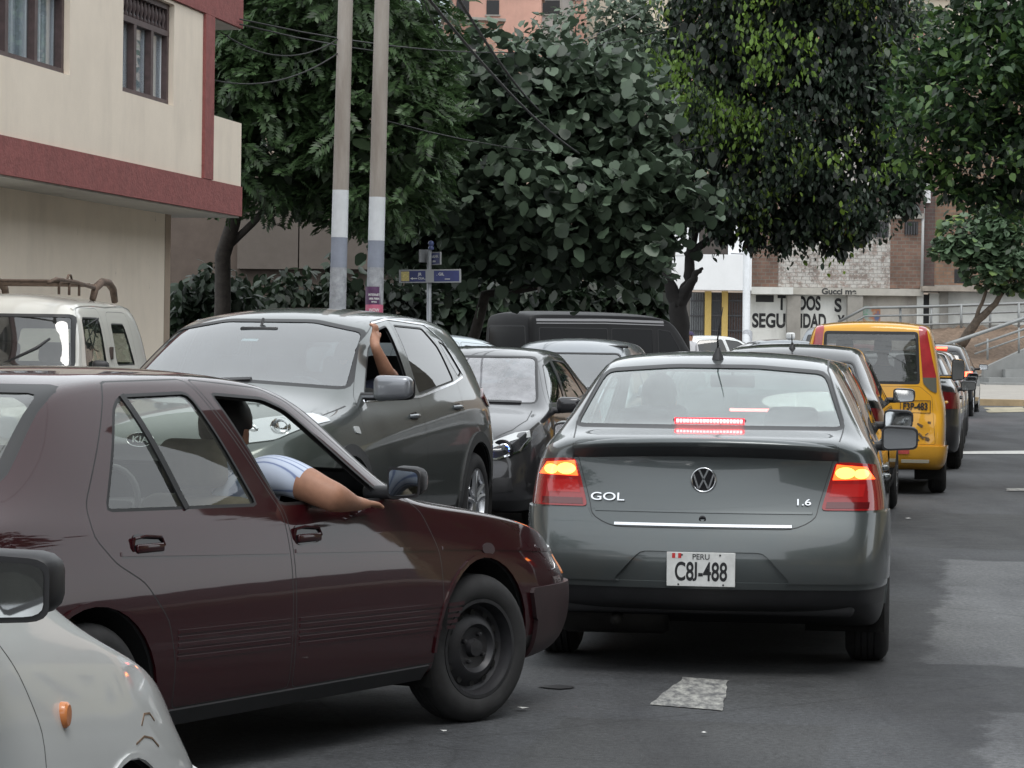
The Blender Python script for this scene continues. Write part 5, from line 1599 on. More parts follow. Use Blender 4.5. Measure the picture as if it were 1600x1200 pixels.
# ================================================================ ground
YAW = R(9.67)
def RDP(u, v, z=0.):
    """road frame: u metres along the road, v metres to its right"""
    return Vector((v * math.cos(YAW) + u * math.sin(YAW), -v * math.sin(YAW) + u * math.cos(YAW), z))
def G(px, py, lift=0.):
    lo, hi = 3., 400.
    for _ in range(60):
        m_ = (lo + hi) / 2
        if W(px, py, m_).z > gz(m_): lo = m_
        else: hi = m_
    p = W(px, py, lo); return Vector((p.x, p.y, gz(lo) + lift))

def patch_mask(nt, pxs, soft=.10, amp=.35):
    """mask of an asphalt patch: a rough edged rectangle in the road frame"""
    P = [G(*p) for p in pxs]
    uv = [(p.x * math.sin(YAW) + p.y * math.cos(YAW), p.x * math.cos(YAW) - p.y * math.sin(YAW)) for p in P]
    u0, u1 = min(a[0] for a in uv), max(a[0] for a in uv); v0, v1 = min(a[1] for a in uv), max(a[1] for a in uv)
    c = RDP((u0 + u1) / 2, (v0 + v1) / 2)
    tc = nt.nodes.new('ShaderNodeTexCoord'); mp = nt.nodes.new('ShaderNodeMapping'); mp.vector_type = 'TEXTURE'
    mp.inputs['Location'].default_value = c; mp.inputs['Rotation'].default_value = (0, 0, -YAW)
    nt.links.new(tc.outputs['Object'], mp.inputs[0])
    sp = nt.nodes.new('ShaderNodeSeparateXYZ'); nt.links.new(mp.outputs[0], sp.inputs[0])
    def mth(op, a, b=None):
        n = nt.nodes.new('ShaderNodeMath'); n.operation = op
        for i, q in enumerate((a, b)):
            if q is None: continue
            if isinstance(q, (int, float)): n.inputs[i].default_value = q
            else: nt.links.new(q, n.inputs[i])
        return n.outputs[0]
    dx = mth('SUBTRACT', mth('ABSOLUTE', sp.outputs[0]), (v1 - v0) / 2); dy = mth('SUBTRACT', mth('ABSOLUTE', sp.outputs[1]), (u1 - u0) / 2)
    d = mth('MAXIMUM', dx, dy)
    n = noise(nt, 1.6, 9, .68)
    d = mth('ADD', d, mth('MULTIPLY', mth('SUBTRACT', n.outputs['Fac'], .5), amp))
    mr = nt.nodes.new('ShaderNodeMapRange'); mr.inputs[1].default_value = soft / 2; mr.inputs[2].default_value = -soft / 2
    nt.links.new(d, mr.inputs[0])
    return mr.outputs[0]

def asphalt(name, base, var, seed=0., rough=.88):
    m, nt, b = _new(name)
    n1 = noise(nt, .55, 6, .65); n1.inputs['Vector'].links[0].from_node.inputs['Location'].default_value = (seed, 0, 0)
    n2 = noise(nt, 130, 3, .7)
    n3 = noise(nt, 5, 6, .7)
    r1 = ramp(nt, n1.outputs['Fac'], [(.3, tuple(c * (1 - var) for c in base)), (.72, tuple(c * (1 + var) for c in base))])
    r2 = ramp(nt, n2.outputs['Fac'], [(.3, (.55, .55, .55)), (.75, (1.35, 1.35, 1.35))])
    r3 = ramp(nt, n3.outputs['Fac'], [(.35, (.78, .78, .78)), (.6, (1.08, 1.08, 1.08))])
    o = mix(nt, 1., mix(nt, 1., r1.outputs[0], r2.outputs[0], 'MULTIPLY'), r3.outputs[0], 'MULTIPLY')
    v = nt.nodes.new('ShaderNodeTexVoronoi'); v.feature = 'DISTANCE_TO_EDGE'; v.inputs['Scale'].default_value = .33
    tc = nt.nodes.new('ShaderNodeTexCoord'); nz = noise(nt, 2.5, 4)
    ad = nt.nodes.new('ShaderNodeMixRGB'); ad.inputs[0].default_value = .12
    nt.links.new(tc.outputs['Object'], ad.inputs[1]); nt.links.new(nz.outputs['Color'], ad.inputs[2])
    nt.links.new(ad.outputs[0], v.inputs['Vector'])
    rc = ramp(nt, v.outputs['Distance'], [(.0, (.66, .66, .66)), (.004, (1, 1, 1))])
    n5 = noise(nt, 38, 2, .6)
    o = mix(nt, 1., o, ramp(nt, n5.outputs['Fac'], [(.34, (.70, .70, .70)), (.5, (1, 1, 1)), (.68, (1.32, 1.32, 1.32))]).outputs[0], 'MULTIPLY')
    n6 = noise(nt, 1.3, 5, .6, stretch=(1, .22, 1))     # oil and tyre polish drawn out along the lane
    o = mix(nt, 1., o, ramp(nt, n6.outputs['Fac'], [(.38, (.66, .66, .68)), (.56, (1.06, 1.06, 1.05))]).outputs[0], 'MULTIPLY')
    for pxs, k, soft, amp in (([(1480, 1035), (1700, 1045), (1700, 880), (1480, 880)], 2.3, .06, .5), ([(1545, 1300), (1545, 1118), (1720, 1118)], 2.2, .06, .5), ([(1405, 800), (1700, 862)], .80, .03, .10), ([(880, 1120), (1200, 1400)], .86, .04, .12), ([(1180, 930), (1440, 1110)], .80, .6, .6)):  # paler patches first, then darker rectangles, the last soft edged
        o = mix(nt, patch_mask(nt, pxs, soft, amp), o, mix(nt, 1., o, (k, k * .985, k * .95), 'MULTIPLY'))
    nt.links.new(mix(nt, 1., o, rc.outputs[0], 'MULTIPLY'), b.inputs['Base Color'])
    rr = ramp(nt, n3.outputs['Fac'], [(.3, (rough - .2,) * 3), (.6, (rough,) * 3)])
    nt.links.new(rr.outputs[0], b.inputs['Roughness'])
    bump(nt, b, n2.outputs['Fac'], .5, .006)
    return m
ASP = asphalt('worn asphalt', (.058, .061, .066), .24)
bm = bmesh.new()
ys = [-60, 0, 10, 20, 30, 40, 50, 58] + [58 + i * 4 for i in range(1, 14)]
xs = [-160, -60, -20, 0, 20, 60, 160]
g = {}
for i, x in enumerate(xs):
    for j, y in enumerate(ys): g[i, j] = bm.verts.new((x, y, gz(y)))
for i in range(len(xs) - 1):
    for j in range(len(ys) - 1): bm.faces.new((g[i, j], g[i + 1, j], g[i + 1, j + 1], g[i, j + 1]))
tag(from_bm('road', bm, ASP), kind='structure')

def sheet(name, pts, mat, lift, jag=.0, seed=0, sub=8):
    rng = random.Random(seed)
    P = []
    n = len(pts)
    for i in range(n):
        a = Vector(pts[i]); b = Vector(pts[(i + 1) % n])
        for k in range(sub):
            p = a.lerp(b, k / sub)
            if jag and k:
                L_ = (b - a).length; s_ = k / sub * L_
                q = (b - a).normalized(); q = Vector((-q.y, q.x, 0))
                p = p + q * (jag * (math.sin(s_ * 3.1 + seed + i) + .6 * math.sin(s_ * 8.3 + seed * 2) + .35 * math.sin(s_ * 21 + i) + rng.uniform(-.25, .25)))
            P.append(Vector((p.x, p.y, gz(p.y) + lift)))
    bm = bmesh.new()
    f = bm.faces.new([bm.verts.new(p) for p in P])
    bmesh.ops.recalc_face_normals(bm, faces=bm.faces)
    if bm.faces[:][0].normal.z < 0: bmesh.ops.reverse_faces(bm, faces=bm.faces)
    bmesh.ops.triangulate(bm, faces=bm.faces)
    return tag(from_bm(name, bm, mat), kind='structure')
# painted marks
m, nt, b = _new('worn road paint')
PAINTM = m
n = noise(nt, 26, 6, .75, stretch=(1, .3, 1))
r_ = ramp(nt, n.outputs['Fac'], [(.38, (.09, .092, .095)), (.50, (.22, .22, .21)), (.64, (.38, .38, .35))])
nt.links.new(r_.outputs[0], b.inputs['Base Color']); setp(b, Roughness=.8)
m, nt, b = _new('solid road paint')
PAINTS = m
n = noise(nt, 14, 8, .75)
r_ = ramp(nt, n.outputs['Fac'], [(.30, (.16, .16, .16)), (.45, (.52, .52, .50))])
nt.links.new(r_.outputs[0], b.inputs['Base Color']); setp(b, Roughness=.8)
sheet('lane_dash', [G(1016, 1102), G(1066, 1059), G(1140, 1064), G(1128, 1112)], PAINTM, .004, .006, 2, 24)
sheet('stop_line', [G(1500, 706), G(1600, 705), G(1760, 704), G(1760, 709), G(1600, 710), G(1500, 710)], PAINTS, .008, .01, 6, 10)
sheet('stop_line', [G(1570, 764), G(1760, 764), G(1760, 768), G(1572, 768)], PAINTM, .008, .01, 7, 8)
sheet('faded_mark', [G(1540, 637), G(1600, 636), G(1605, 644), G(1545, 645)], plain('old yellow paint', (.30, .27, .19), .8, var=.5, vs=4), .008, .05, 9, 8)
# litter on the asphalt
for i, (px, py, w_) in enumerate(((816, 1111, .03), (693, 1147, .02), (1418, 812, .035), (873, 1075, .10), (1100, 1150, .02))):
    p = G(px, py, .005 if i == 3 else .012)
    bm = bmesh.new()
    rng = random.Random(i)
    v = [bm.verts.new((math.cos(a) * w_ * rng.uniform(.6, 1), math.sin(a) * w_ * rng.uniform(.4, .8), rng.uniform(0, .001 if i == 3 else .006))) for a in [k * PI / 4 for k in range(8)]]
    bm.faces.new(v)
    o = from_bm('oil_stain' if i == 3 else 'litter', bm, plain('oil stain', (.02, .02, .022), .5) if i == 3 else plain('paper scrap', (.6, .6, .58), .8), None, p)
    if i == 3: tag(o, kind='structure')
    else: tag(o, 'pale paper scrap on the asphalt ' + ['beside the front wheel of the maroon saloon', 'below the front wheel of the maroon saloon', 'right of the grey saloon', '', 'just in front of the worn lane dash'][i], 'litter')

# hill and its houses
bm = bmesh.new(); g = {}
rng = random.Random(3)
for i in range(25):
    for j in range(16):
        x = -150 + i * 12.5; y = 109 + j * 12
        z = gz(109) + max(0, j - .5) * 3.4 * (1 + .12 * math.sin(i * .8)) + rng.uniform(-.6, .6) * (j > 0)
        g[i, j] = bm.verts.new((x, y, z))
for i in range(24):
    for j in range(15): bm.faces.new((g[i, j], g[i + 1, j], g[i + 1, j + 1], g[i, j + 1])).smooth = True
DIRT = plain('dry hillside earth', (.20, .155, .12), .95, var=.35, vs=.4)
tag(from_bm('hill', bm, DIRT), kind='structure')
# ================================================================ buildings
def wallmat(name, c, var=.08, stain=.12, bumps=.25, sc=3., dirt=(.10, .09, .08), bsc=60):
    m, nt, b = _new(name)
    n1 = noise(nt, sc, 6, .65); n2 = noise(nt, bsc, 4, .6); n3 = noise(nt, 1.1, 7, .7, stretch=(1, 1, .25))
    r1 = ramp(nt, n1.outputs['Fac'], [(.3, tuple(x * (1 - var) for x in c)), (.7, tuple(min(1, x * (1 + var)) for x in c))])
    r3 = ramp(nt, n3.outputs['Fac'], [(.50, (0, 0, 0)), (.78, (stain,) * 3)])
    nt.links.new(mix(nt, r3.outputs[0], r1.outputs[0], dirt), b.inputs['Base Color'])
    setp(b, Roughness=.9)
    bump(nt, b, n2.outputs['Fac'], bumps, .01)
    return m
def brickmat(name, c1, c2, mortar, white=None, seed=0., scale=1., axis='XZ', bw=.26, bh=.12):
    m, nt, b = _new(name)
    tc = nt.nodes.new('ShaderNodeTexCoord')
    sp = nt.nodes.new('ShaderNodeSeparateXYZ'); nt.links.new(tc.outputs['Object'], sp.inputs[0])
    cb = nt.nodes.new('ShaderNodeCombineXYZ')
    nt.links.new(sp.outputs[0 if axis == 'XZ' else 1], cb.inputs[0]); nt.links.new(sp.outputs[2], cb.inputs[1])
    br = nt.nodes.new('ShaderNodeTexBrick')
    br.inputs['Scale'].default_value = 1.
    br.inputs['Brick Width'].default_value = bw; br.inputs['Row Height'].default_value = bh
    br.inputs['Mortar Size'].default_value = .014; br.inputs['Mortar Smooth'].default_value = .3
    br.inputs['Color1'].default_value = (*c1, 1); br.inputs['Color2'].default_value = (*c2, 1); br.inputs['Mortar'].default_value = (*mortar, 1)
    nt.links.new(cb.outputs[0], br.inputs['Vector'])
    n = noise(nt, .9, 7, .7)
    r1 = ramp(nt, n.outputs['Fac'], [(.35, (.6, .6, .6)), (.68, (1.2, 1.2, 1.2))])
    o = mix(nt, 1., br.outputs['Color'], r1.outputs[0], 'MULTIPLY')
    if white:
        n2 = noise(nt, 3.5, 8, .8)
        r2 = ramp(nt, n2.outputs['Fac'], [(.42, (.1, .1, .1)), (.54, (.85, .85, .85))])
        o = mix(nt, r2.outputs[0], o, mix(nt, 1., white, ramp(nt, br.outputs['Fac'], [(0, (1, 1, 1)), (1, (.55, .55, .55))]).outputs[0], 'MULTIPLY'))
    nt.links.new(o, b.inputs['Base Color']); setp(b, Roughness=.92)
    bump(nt, b, br.outputs['Fac'], -.6, .03)
    return m
BEIGE = wallmat('cream rendered wall', (.74, .655, .55), .05, .18, .15, 1.5)
_nt = BEIGE.node_tree; _b = _nt.nodes['Principled BSDF']; _src = _b.inputs['Base Color'].links[0].from_socket
_n = noise(_nt, 5.5, 5, .75, stretch=(1, 1, .6)); _m = noise(_nt, .45, 2, .5)
_ml = _nt.nodes.new('ShaderNodeMath'); _ml.operation = 'MULTIPLY'
_nt.links.new(ramp(_nt, _n.outputs['Fac'], [(.665, (0, 0, 0)), (.69, (1, 1, 1))]).outputs[0], _ml.inputs[0]); _nt.links.new(ramp(_nt, _m.outputs['Fac'], [(.5, (0, 0, 0)), (.6, (.8, .8, .8))]).outputs[0], _ml.inputs[1])
_nt.links.new(mix(_nt, _ml.outputs[0], _src, (.22, .19, .16)), _b.inputs['Base Color'])
OXBL = wallmat('rough oxblood render', (.235, .075, .07), .18, .12, .9, 9., bsc=26)
SOFF = wallmat('grey soffit', (.42, .41, .38), .06, .3)
CURT = None
m, nt, b = _new('net curtain')
wv = nt.nodes.new('ShaderNodeTexWave'); wv.inputs['Scale'].default_value = 3.2; wv.inputs['Distortion'].default_value = 3.5; wv.inputs['Detail'].default_value = 3
tc = nt.nodes.new('ShaderNodeTexCoord'); mp = nt.nodes.new('ShaderNodeMapping'); mp.inputs['Scale'].default_value = (1, 1, .08)
nt.links.new(tc.outputs['Object'], mp.inputs[0]); nt.links.new(mp.outputs[0], wv.inputs['Vector'])
r_ = ramp(nt, wv.outputs['Fac'], [(.2, (.52, .56, .60)), (.8, (.85, .88, .90))])
nt.links.new(r_.outputs[0], b.inputs['Base Color']); setp(b, Roughness=.9); bump(nt, b, wv.outputs['Fac'], .6, .04)
CURT = m
WOODW = plain('dark varnished window frame', (.075, .05, .05), .55, var=.3, vs=12)
G_WIN = glass('house window glass', (.85, .88, .90), .04, ior=1.5)

def box_part(name, parent, a, b_, mat, bev=0):
    bm = bmesh.new()
    c = [(a[i] + b_[i]) / 2 for i in range(3)]; s_ = [abs(b_[i] - a[i]) for i in range(3)]
    add_box(bm, c, s_, None, bev)
    for f in bm.faces: f.smooth = False
    return from_bm(name, bm, mat, parent)

def house():
    O = RDP(24, -8.8)
    h = empty('beige_house', O, PI / 2 - YAW, 'two storey cream house with oxblood bands and a jutting upper floor', 'house')
    # local: x along the road, y away from the road
    x0, xe = -14., 7.05
    bm = bmesh.new()
    # upper facade with window holes: built from strips
    wins = [(-5.6, -3.9), (-.35, 2.05), (3.73, 5.55)]
    th = .22
    def seg(a, b_, z0, z1, y0=0., y1=th): add_box(bm, ((a + b_) / 2, (y0 + y1) / 2, (z0 + z1) / 2), (b_ - a, y1 - y0, z1 - z0))
    zs0, zs1, zt = 4.02, 5.12, 5.16
    xs = [x0]
    for a, b_ in wins: xs += [a, b_]
    xs.append(6.68)
    for i in range(0, len(xs) - 1, 2): seg(xs[i], xs[i + 1], 3.30, zt)
    for a, b_ in wins: seg(a, b_, 3.30, zs0); seg(a, b_, zs1, zt)
    from_bm('upper_wall', bm, BEIGE, h)
    # other walls
    box_part('gable_wall', h, (6.83, .10, 3.30), (7.05, 9, 5.16), BEIGE)
    box_part('ground_wall', h, (x0, .62, 0), (7.35, .84, 2.95), BEIGE)
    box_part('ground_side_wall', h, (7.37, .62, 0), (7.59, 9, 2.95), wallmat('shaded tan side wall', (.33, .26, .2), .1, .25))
    box_part('corner_strip', h, (6.68, -.035, 3.305), (7.05, .10, 5.16), OXBL)
    box_part('lower_band', h, (x0, -.03, 2.95), (8.33, 9, 3.30), OXBL)
    box_part('soffit', h, (x0, .0, 2.93), (8.30, 9, 2.948), SOFF)
    box_part('balcony_parapet', h, (7.053, -.01, 3.303), (8.33, .14, 4.05), BEIGE)
    box_part('balcony_side', h, (8.19, .143, 3.303), (8.33, 5, 4.05), BEIGE)
    box_part('roof_slab', h, (x0, -.03, 5.165), (8.28, 9, 5.62), OXBL)
    box_part('roof_soffit', h, (x0, -.0, 5.150), (8.25, 9, 5.162), SOFF)
    for k, (a, b_) in enumerate(wins):
        bm = bmesh.new()
        y = .10; zr = 4.80
        for xx in (a, b_ - .07): add_box(bm, (xx + .035, y, (zs0 + zs1) / 2), (.07, .08, zs1 - zs0))
        for zz in (zs0 + .03, zs1 - .03, zr): add_box(bm, ((a + b_) / 2, y - .002, zz), (b_ - a - .002, .08, .06))
        n = 3
        for j in range(1, n): add_box(bm, (a + (b_ - a) * j / n, y - .001, (zs0 + zr) / 2), (.085, .078, zr - zs0 - .04))
        fr = from_bm('window_frame', bm, WOODW, h)
        bm = bmesh.new()
        for j in range(13):
            xx = a + .12 + (b_ - a - .24) * j / 12
            add_lathe(bm, [(.012, 0), (.03, .03), (.014, .06), (.032, .12), (.03, .16), (.014, .22), (.03, .25), (.012, .27)], 'z', 8, (xx, y, zr + .02))
        tr = from_bm('turned_spindles', bm, WOODW, fr, None, True)
        tr['kind'] = 'stuff'
        box_part('window_pane', fr, (a + .05, y + .02, zs0 + .04), (b_ - .05, y + .026, zs1 - .04), G_WIN)
        bm = bmesh.new()
        N = 60; vv = []
        for j in range(N + 1):
            xx = a + (b_ - a) * j / N
            yy = .165 + .03 * math.sin(j * 1.3) + .02 * math.sin(j * .6 + k)
            vv.append((bm.verts.new((xx, yy, zs0 - .1)), bm.verts.new((xx, yy, zs1 + .05))))
        for j in range(N): bm.faces.new((vv[j][0], vv[j + 1][0], vv[j + 1][1], vv[j][1])).smooth = True
        from_bm('curtain', bm, CURT, fr)
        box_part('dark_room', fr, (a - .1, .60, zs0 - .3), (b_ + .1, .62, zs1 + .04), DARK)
house()

# ---- buildings across the junction, facing us
DB = 92.
S = DB / 4400.
def bx(px): return (px - 800) * S * 1.0
GB = gz(DB)
def bz(py, px=1250):
    return W(px, py, DB).z - GB
def bld(name, label, x0px, dep=0., cat='building', yaw=0.):
    p = W(x0px, 540, DB + dep)
    return empty(name, (p.x, DB + dep, GB), yaw, label, cat)
def part_px(name, par, x0, y0, x1, y1, mat, front=0., thick=.3, ox=0., holes=None):
    """a wall slab seen from px x0..x1 and py y0..y1, its face `front` metres toward us"""
    a = (x0 - ox) * S; b_ = (x1 - ox) * S
    mid = (x0 + x1) / 2
    return box_part(name, par, (a, -front, bz(y1, mid)), (b_, -front + thick, bz(y0, mid)), mat)
BR1 = brickmat('brown brick', (.19, .115, .085), (.14, .085, .065), (.16, .14, .12))
BR2 = brickmat('whitewashed brick', (.24, .17, .14), (.18, .13, .11), (.20, .18, .16), (.50, .49, .46))
BR3 = brickmat('orange brown brick', (.27, .165, .11), (.20, .12, .085), (.17, .15, .12))
BR4 = brickmat('dark mauve brick', (.13, .08, .07), (.10, .065, .06), (.11, .10, .09))
CONC = wallmat('rough concrete', (.27, .255, .23), .15, .4, .5)
WWALL = wallmat('dirty whitewashed wall', (.60, .60, .57), .08, .45, .3, 2.2)
WHITEW = wallmat('bright white render', (.72, .73, .74), .03, .06, .1)
OCH = wallmat('ochre render', (.46, .33, .16), .08, .12)
TAN = wallmat('tan adobe render', (.40, .30, .18), .14, .25, .5)
BOTTOM = 575
DKG2 = plain('dark opening', (.012, .012, .013), .6)
IRON = plain('dark iron grille', (.05, .05, .055), .5)
def grille(par, x0, y0, x1, y1, ox, front, n, rails=3):
    bm = bmesh.new()
    a = (x0 - ox) * S; b_ = (x1 - ox) * S; z0 = bz(y1, x0); z1 = bz(y0, x0)
    for i in range(n):
        xx = a + (b_ - a) * (i + .5) / n
        add_box(bm, (xx, -front, (z0 + z1) / 2), (.03, .03, z1 - z0))
    for i in range(rails):
        zz = z0 + (z1 - z0) * (i + .5) / rails
        add_box(bm, ((a + b_) / 2, -front - .02, zz), (b_ - a, .02, .05))
    return from_bm('iron_grille', bm, IRON, par)

ox = 1170
b1 = bld('brick_building', 'whitewashed brick block with TODOS and SEGURIDAD painted on its ground floor', ox, cat='building')
part_px('ground_wall', b1, 1171, 460, 1345, BOTTOM, WWALL, 0, .3, ox)
part_px('slab', b1, 1171, 449, 1236, 460, WWALL, .50, .8, ox)
part_px('concrete_beam', b1, 1236, 451, 1440, 461.5, wallmat('pale concrete', (.40, .38, .34), .12, .4), .32, .6, ox)
part_px('concrete_pillar', b1, 1228, 461.5, 1249, BOTTOM, CONC, .28, .5, ox)
part_px('concrete_pillar', b1, 1322, 461.5, 1346, BOTTOM, CONC, .28, .5, ox)
part_px('brick_wall', b1, 1172, 200, 1215, 448.8, BR1, .02, .3, ox)
part_px('whitewashed_brick_wall', b1, 1215, 200, 1389, 450.8, BR2, .025, .3, ox)
part_px('brick_wall', b1, 1389, 200, 1441, 450.8, BR1, .02, .3, ox)
part_px('mauve_brick_wall', b1, 1330, 290, 1441, 333, BR4, .06, .3, ox)
part_px('ring_beam', b1, 1345, 333, 1441, 341, CONC, .09, .3, ox)
for (x0, y0, x1, y1) in ((1362, 346, 1386, 370), (1411, 346, 1432, 366)):
    wn = part_px('window', b1, x0, y0, x1, y1, DKG2, .05, .1, ox)
    bm = bmesh.new(); a = (x0 - ox) * S
    for i in range(5): add_box(bm, (a + (x1 - x0) * S * (i + .5) / 5, -.075, bz((y0 + y1) / 2)), (.03, .02, (y1 - y0) * S))
    from_bm('window_bars', bm, IRON, wn)
part_px('wall_slot', b1, 1180, 461, 1208, 472, DKG2, .012, .1, ox)
# painted words
m, nt, b = _new('weathered painted letter')
n = noise(nt, 5, 8, .8)
r_ = ramp(nt, n.outputs['Fac'], [(.50, (.018, .018, .02)), (.60, (.06, .06, .06)), (.68, (.36, .36, .34))])
nt.links.new(r_.outputs[0], b.inputs['Base Color']); setp(b, Roughness=.9)
PLET = m
def word(s_, x0, x1, yc, hpx, par=b1, oxx=ox, front=.004, sx=1., mat=PLET):
    me = text_mesh(s_, hpx * S * 1.42, 1., .004, .022 * hpx / 21)
    wd = max(v.co.x for v in me.vertices) - min(v.co.x for v in me.vertices)
    k = (x1 - x0) * S / max(wd, .01)
    me.transform(Matrix.Diagonal((k, 1, 1, 1)))
    me.transform(face_frame((((x0 + x1) / 2 - oxx) * S, -front - .003, bz(yc, (x0 + x1) / 2)), (1, 0, 0), (0, 0, 1)))
    return link('painted_word', me, mat, par)
word('T', 1214, 1227, 474, 22); word('DOS', 1246, 1281, 475, 21); word('S', 1303, 1314, 478, 20)
word('SEGU', 1175, 1227, 502, 21); word('RIDAD', 1236, 1291, 502.5, 21) if False else word('IDAD', 1250, 1290, 502.5, 21); word('Y', 1308, 1319, 504, 20)
word('R', 1236.5, 1248, 502.5, 21, front=-.28 + .28 + .281) if False else None
word('Gucci me', 1281, 1335, 456, 9, front=.322, mat=plain('black spray paint', (.04, .04, .04), .7))
# battered annexe to the right
ox = 1346
b2 = bld('annexe', 'low stained annexe with mural traces and grey pillars behind the handrail', ox, cat='building')
MUR = wallmat('faded mural wall', (.40, .37, .33), .25, .7, .4, 1.2)
part_px('mural_wall', b2, 1346.5, 462, 1436, BOTTOM, MUR, 0, .3, ox)
m, nt, b = _new('mural paint')
n = noise(nt, 1.3, 3, .6)
r_ = ramp(nt, n.outputs['Fac'], [(.38, (.36, .34, .31)), (.45, (.10, .30, .16)), (.5, (.30, .36, .33)), (.58, (.38, .16, .08)), (.64, (.08, .12, .22))])
r_.color_ramp.interpolation = 'EASE'
nt.links.new(r_.outputs[0], b.inputs['Base Color'])
part_px('mural', b2, 1348, 478, 1375, 515, m, .01, .05, ox)
part_px('white_post', b2, 1431, 455, 1441, BOTTOM, WWALL, .15, .4, ox)
part_px('doorway', b2, 1441, 460, 1451, BOTTOM, DKG2, -.02, .2, ox)
part_px('white_door', b2, 1451, 458, 1467, BOTTOM, WWALL, .03, .3, ox)
part_px('grey_pillar', b2, 1467, 456, 1480, BOTTOM, CONC, .12, .4, ox)
part_px('white_wall', b2, 1480, 457, 1680, BOTTOM, WWALL, .04, .3, ox)
part_px('grimy_plinth', b2, 1441.5, 507, 1680, BOTTOM, wallmat('grimy plinth', (.22, .21, .19), .2, .5), .10, .03, ox)
part_px('tin_roof', b2, 1436, 449, 1680, 456.5, wallmat('weathered tin', (.30, .26, .22), .3, .5), .6, 3., ox)
ox = 1442
b3 = bld('tall_brick_house', 'tall bare brown brick house at right, half hidden by the trees', ox, .6, cat='building')
part_px('brick_wall', b3, 1458, 120, 1700, 448, BR3, 0, .3, ox)
part_px('dark_pier', b3, 1442, 250, 1458, 448, BR4, .10, .3, ox)
part_px('ledge', b3, 1458, 446, 1700, 449, CONC, .15, .4, ox)
bm = bmesh.new(); add_tube(bm, [W(1443, 290, DB) - Vector(b3.location), W(1440, 450, DB) - Vector(b3.location)], .05, 8)
from_bm('drain_pipe', bm, plain('grey pipe', (.4, .4, .4), .5), b3)
part_px('white_panel', b3, 1441, 280, 1450, 316, WHITEW, .18, .06, ox)
for x0, y0, x1, y1 in ((1490, 420, 1512, 442), (1560, 300, 1590, 335)): part_px('window', b3, x0, y0, x1, y1, DKG2, .004, .1, ox)
# white balcony building
ox = 1046
b4 = bld('white_building', 'white building with yellow pilasters and barred doors across the junction', ox, cat='building')
part_px('balcony_front', b4, 1081, 399, 1169.5, 454, WHITEW, .9, .9, ox)
part_px('upper_white_wall', b4, 1046, 300, 1090, 399, WHITEW, 0, .3, ox)
part_px('upper_white_wall', b4, 1136, 300, 1169.5, 398.5, WHITEW, 0, .3, ox)
part_px('upper_opening', b4, 1090, 300, 1136, 398.5, plain('brown shutter', (.05, .04, .035), .7), -.1, .1, ox)
part_px('side_white_wall', b4, 1046, 399, 1080.5, 456, WHITEW, -.02, .3, ox)
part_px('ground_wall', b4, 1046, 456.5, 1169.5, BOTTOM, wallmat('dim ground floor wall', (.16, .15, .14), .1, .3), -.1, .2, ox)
for x0, x1 in ((1100.5, 1110.5), (1127, 1136.5)): part_px('yellow_pilaster', b4, x0, 455, x1, BOTTOM, wallmat('yellow pilaster paint', (.60, .43, .14), .05, .1) if x0 < 1110 else MATS['yellow pilaster paint'], .06, .2, ox)
for (x0, x1, mt) in ((1078, 1100, plain('pale glazing', (.28, .30, .31), .3)), (1111, 1127, plain('grey blue door', (.10, .12, .14), .5)), (1137, 1162, plain('brown door', (.09, .05, .04), .5))):
    part_px('doorway', b4, x0, 458, x1, BOTTOM, mt, -.06, .05, ox)
    grille(b4, x0, 458, x1, BOTTOM, ox, -.02, 6, 5)
# tan house
ox = 925
b5 = bld('tan_house', 'low ochre house with a tiled edge and small dark window', ox, cat='house')
part_px('tan_wall', b5, 926, 468, 1045.5, BOTTOM, TAN, 0, .3, ox)
part_px('window', b5, 1027, 478, 1044, 506, plain('dark louvre', (.06, .065, .07), .5), .02, .1, ox)
part_px('brick_wall', b5, 936, 392, 1045.5, 462, brickmat('patterned dark brick', (.15, .11, .09), (.10, .08, .065), (.20, .17, .14)), -.4, .3, ox)
bm = bmesh.new()
for i in range(34):
    x = (936 - 925 + i * 3.25) * S
    add_lathe(bm, [(.045, 0), (.05, -.9)], 'y', 8, (x, .45, bz(465)))
o = from_bm('roof_tiles', bm, plain('old clay tile', (.17, .10, .07), .85, var=.4, vs=6), b5, None, True); o['kind'] = 'stuff'
part_px('stone_pier', b5, 914, 458, 926, BOTTOM, wallmat('crazy stone', (.48, .40, .34), .5, .1, .8, 14.), .1, .4, ox)
part_px('dark_gateway', b5, 880, 455, 913.5, BOTTOM, DKG2, -.3, .2, ox)
bm = bmesh.new(); add_box(bm, ((905 - 925) * S, -.8, bz(449)), (1.1, 1.4, .06), Matrix.Rotation(R(10), 3, 'Y'))
from_bm('orange_awning', bm, plain('faded orange sheet', (.42, .22, .12), .7, var=.3), b5)
# house behind the left trees
b6 = bld('rear_house', 'dim brown walled house behind the feathery tree', 375, -38, cat='house')
k6 = (DB - 38) / 4400
def p6(name, x0, y0, x1, y1, mat, front=0., thick=.3):
    a = W(x0, y1, DB - 38) - Vector(b6.location); c_ = W(x1, y0, DB - 38) - Vector(b6.location)
    return box_part(name, b6, (a.x, -front, min(a.z, c_.z)), (c_.x, -front + thick, max(a.z, c_.z)), mat)
p6('wall', 250, 250, 640, 640, wallmat('dim brown wall', (.11, .085, .07), .15, .3))
p6('rendered_upper_wall', 372, 292, 468, 420, wallmat('grey brown render', (.13, .11, .095), .1, .3), .2, .19)
p6('dark_window', 468, 250, 525, 332, DKG2, .21, .2)
p6('rendered_lower_wall', 468.5, 333, 620, 420, MATS['grey brown render'], .2, .19)
p6('gate', 280, 440, 330, 640, plain('brown gate', (.05, .035, .03), .7, var=.4), .25, .1)
p6('roof_ledge', 372, 286, 620, 291.5, CONC, .3, .6)

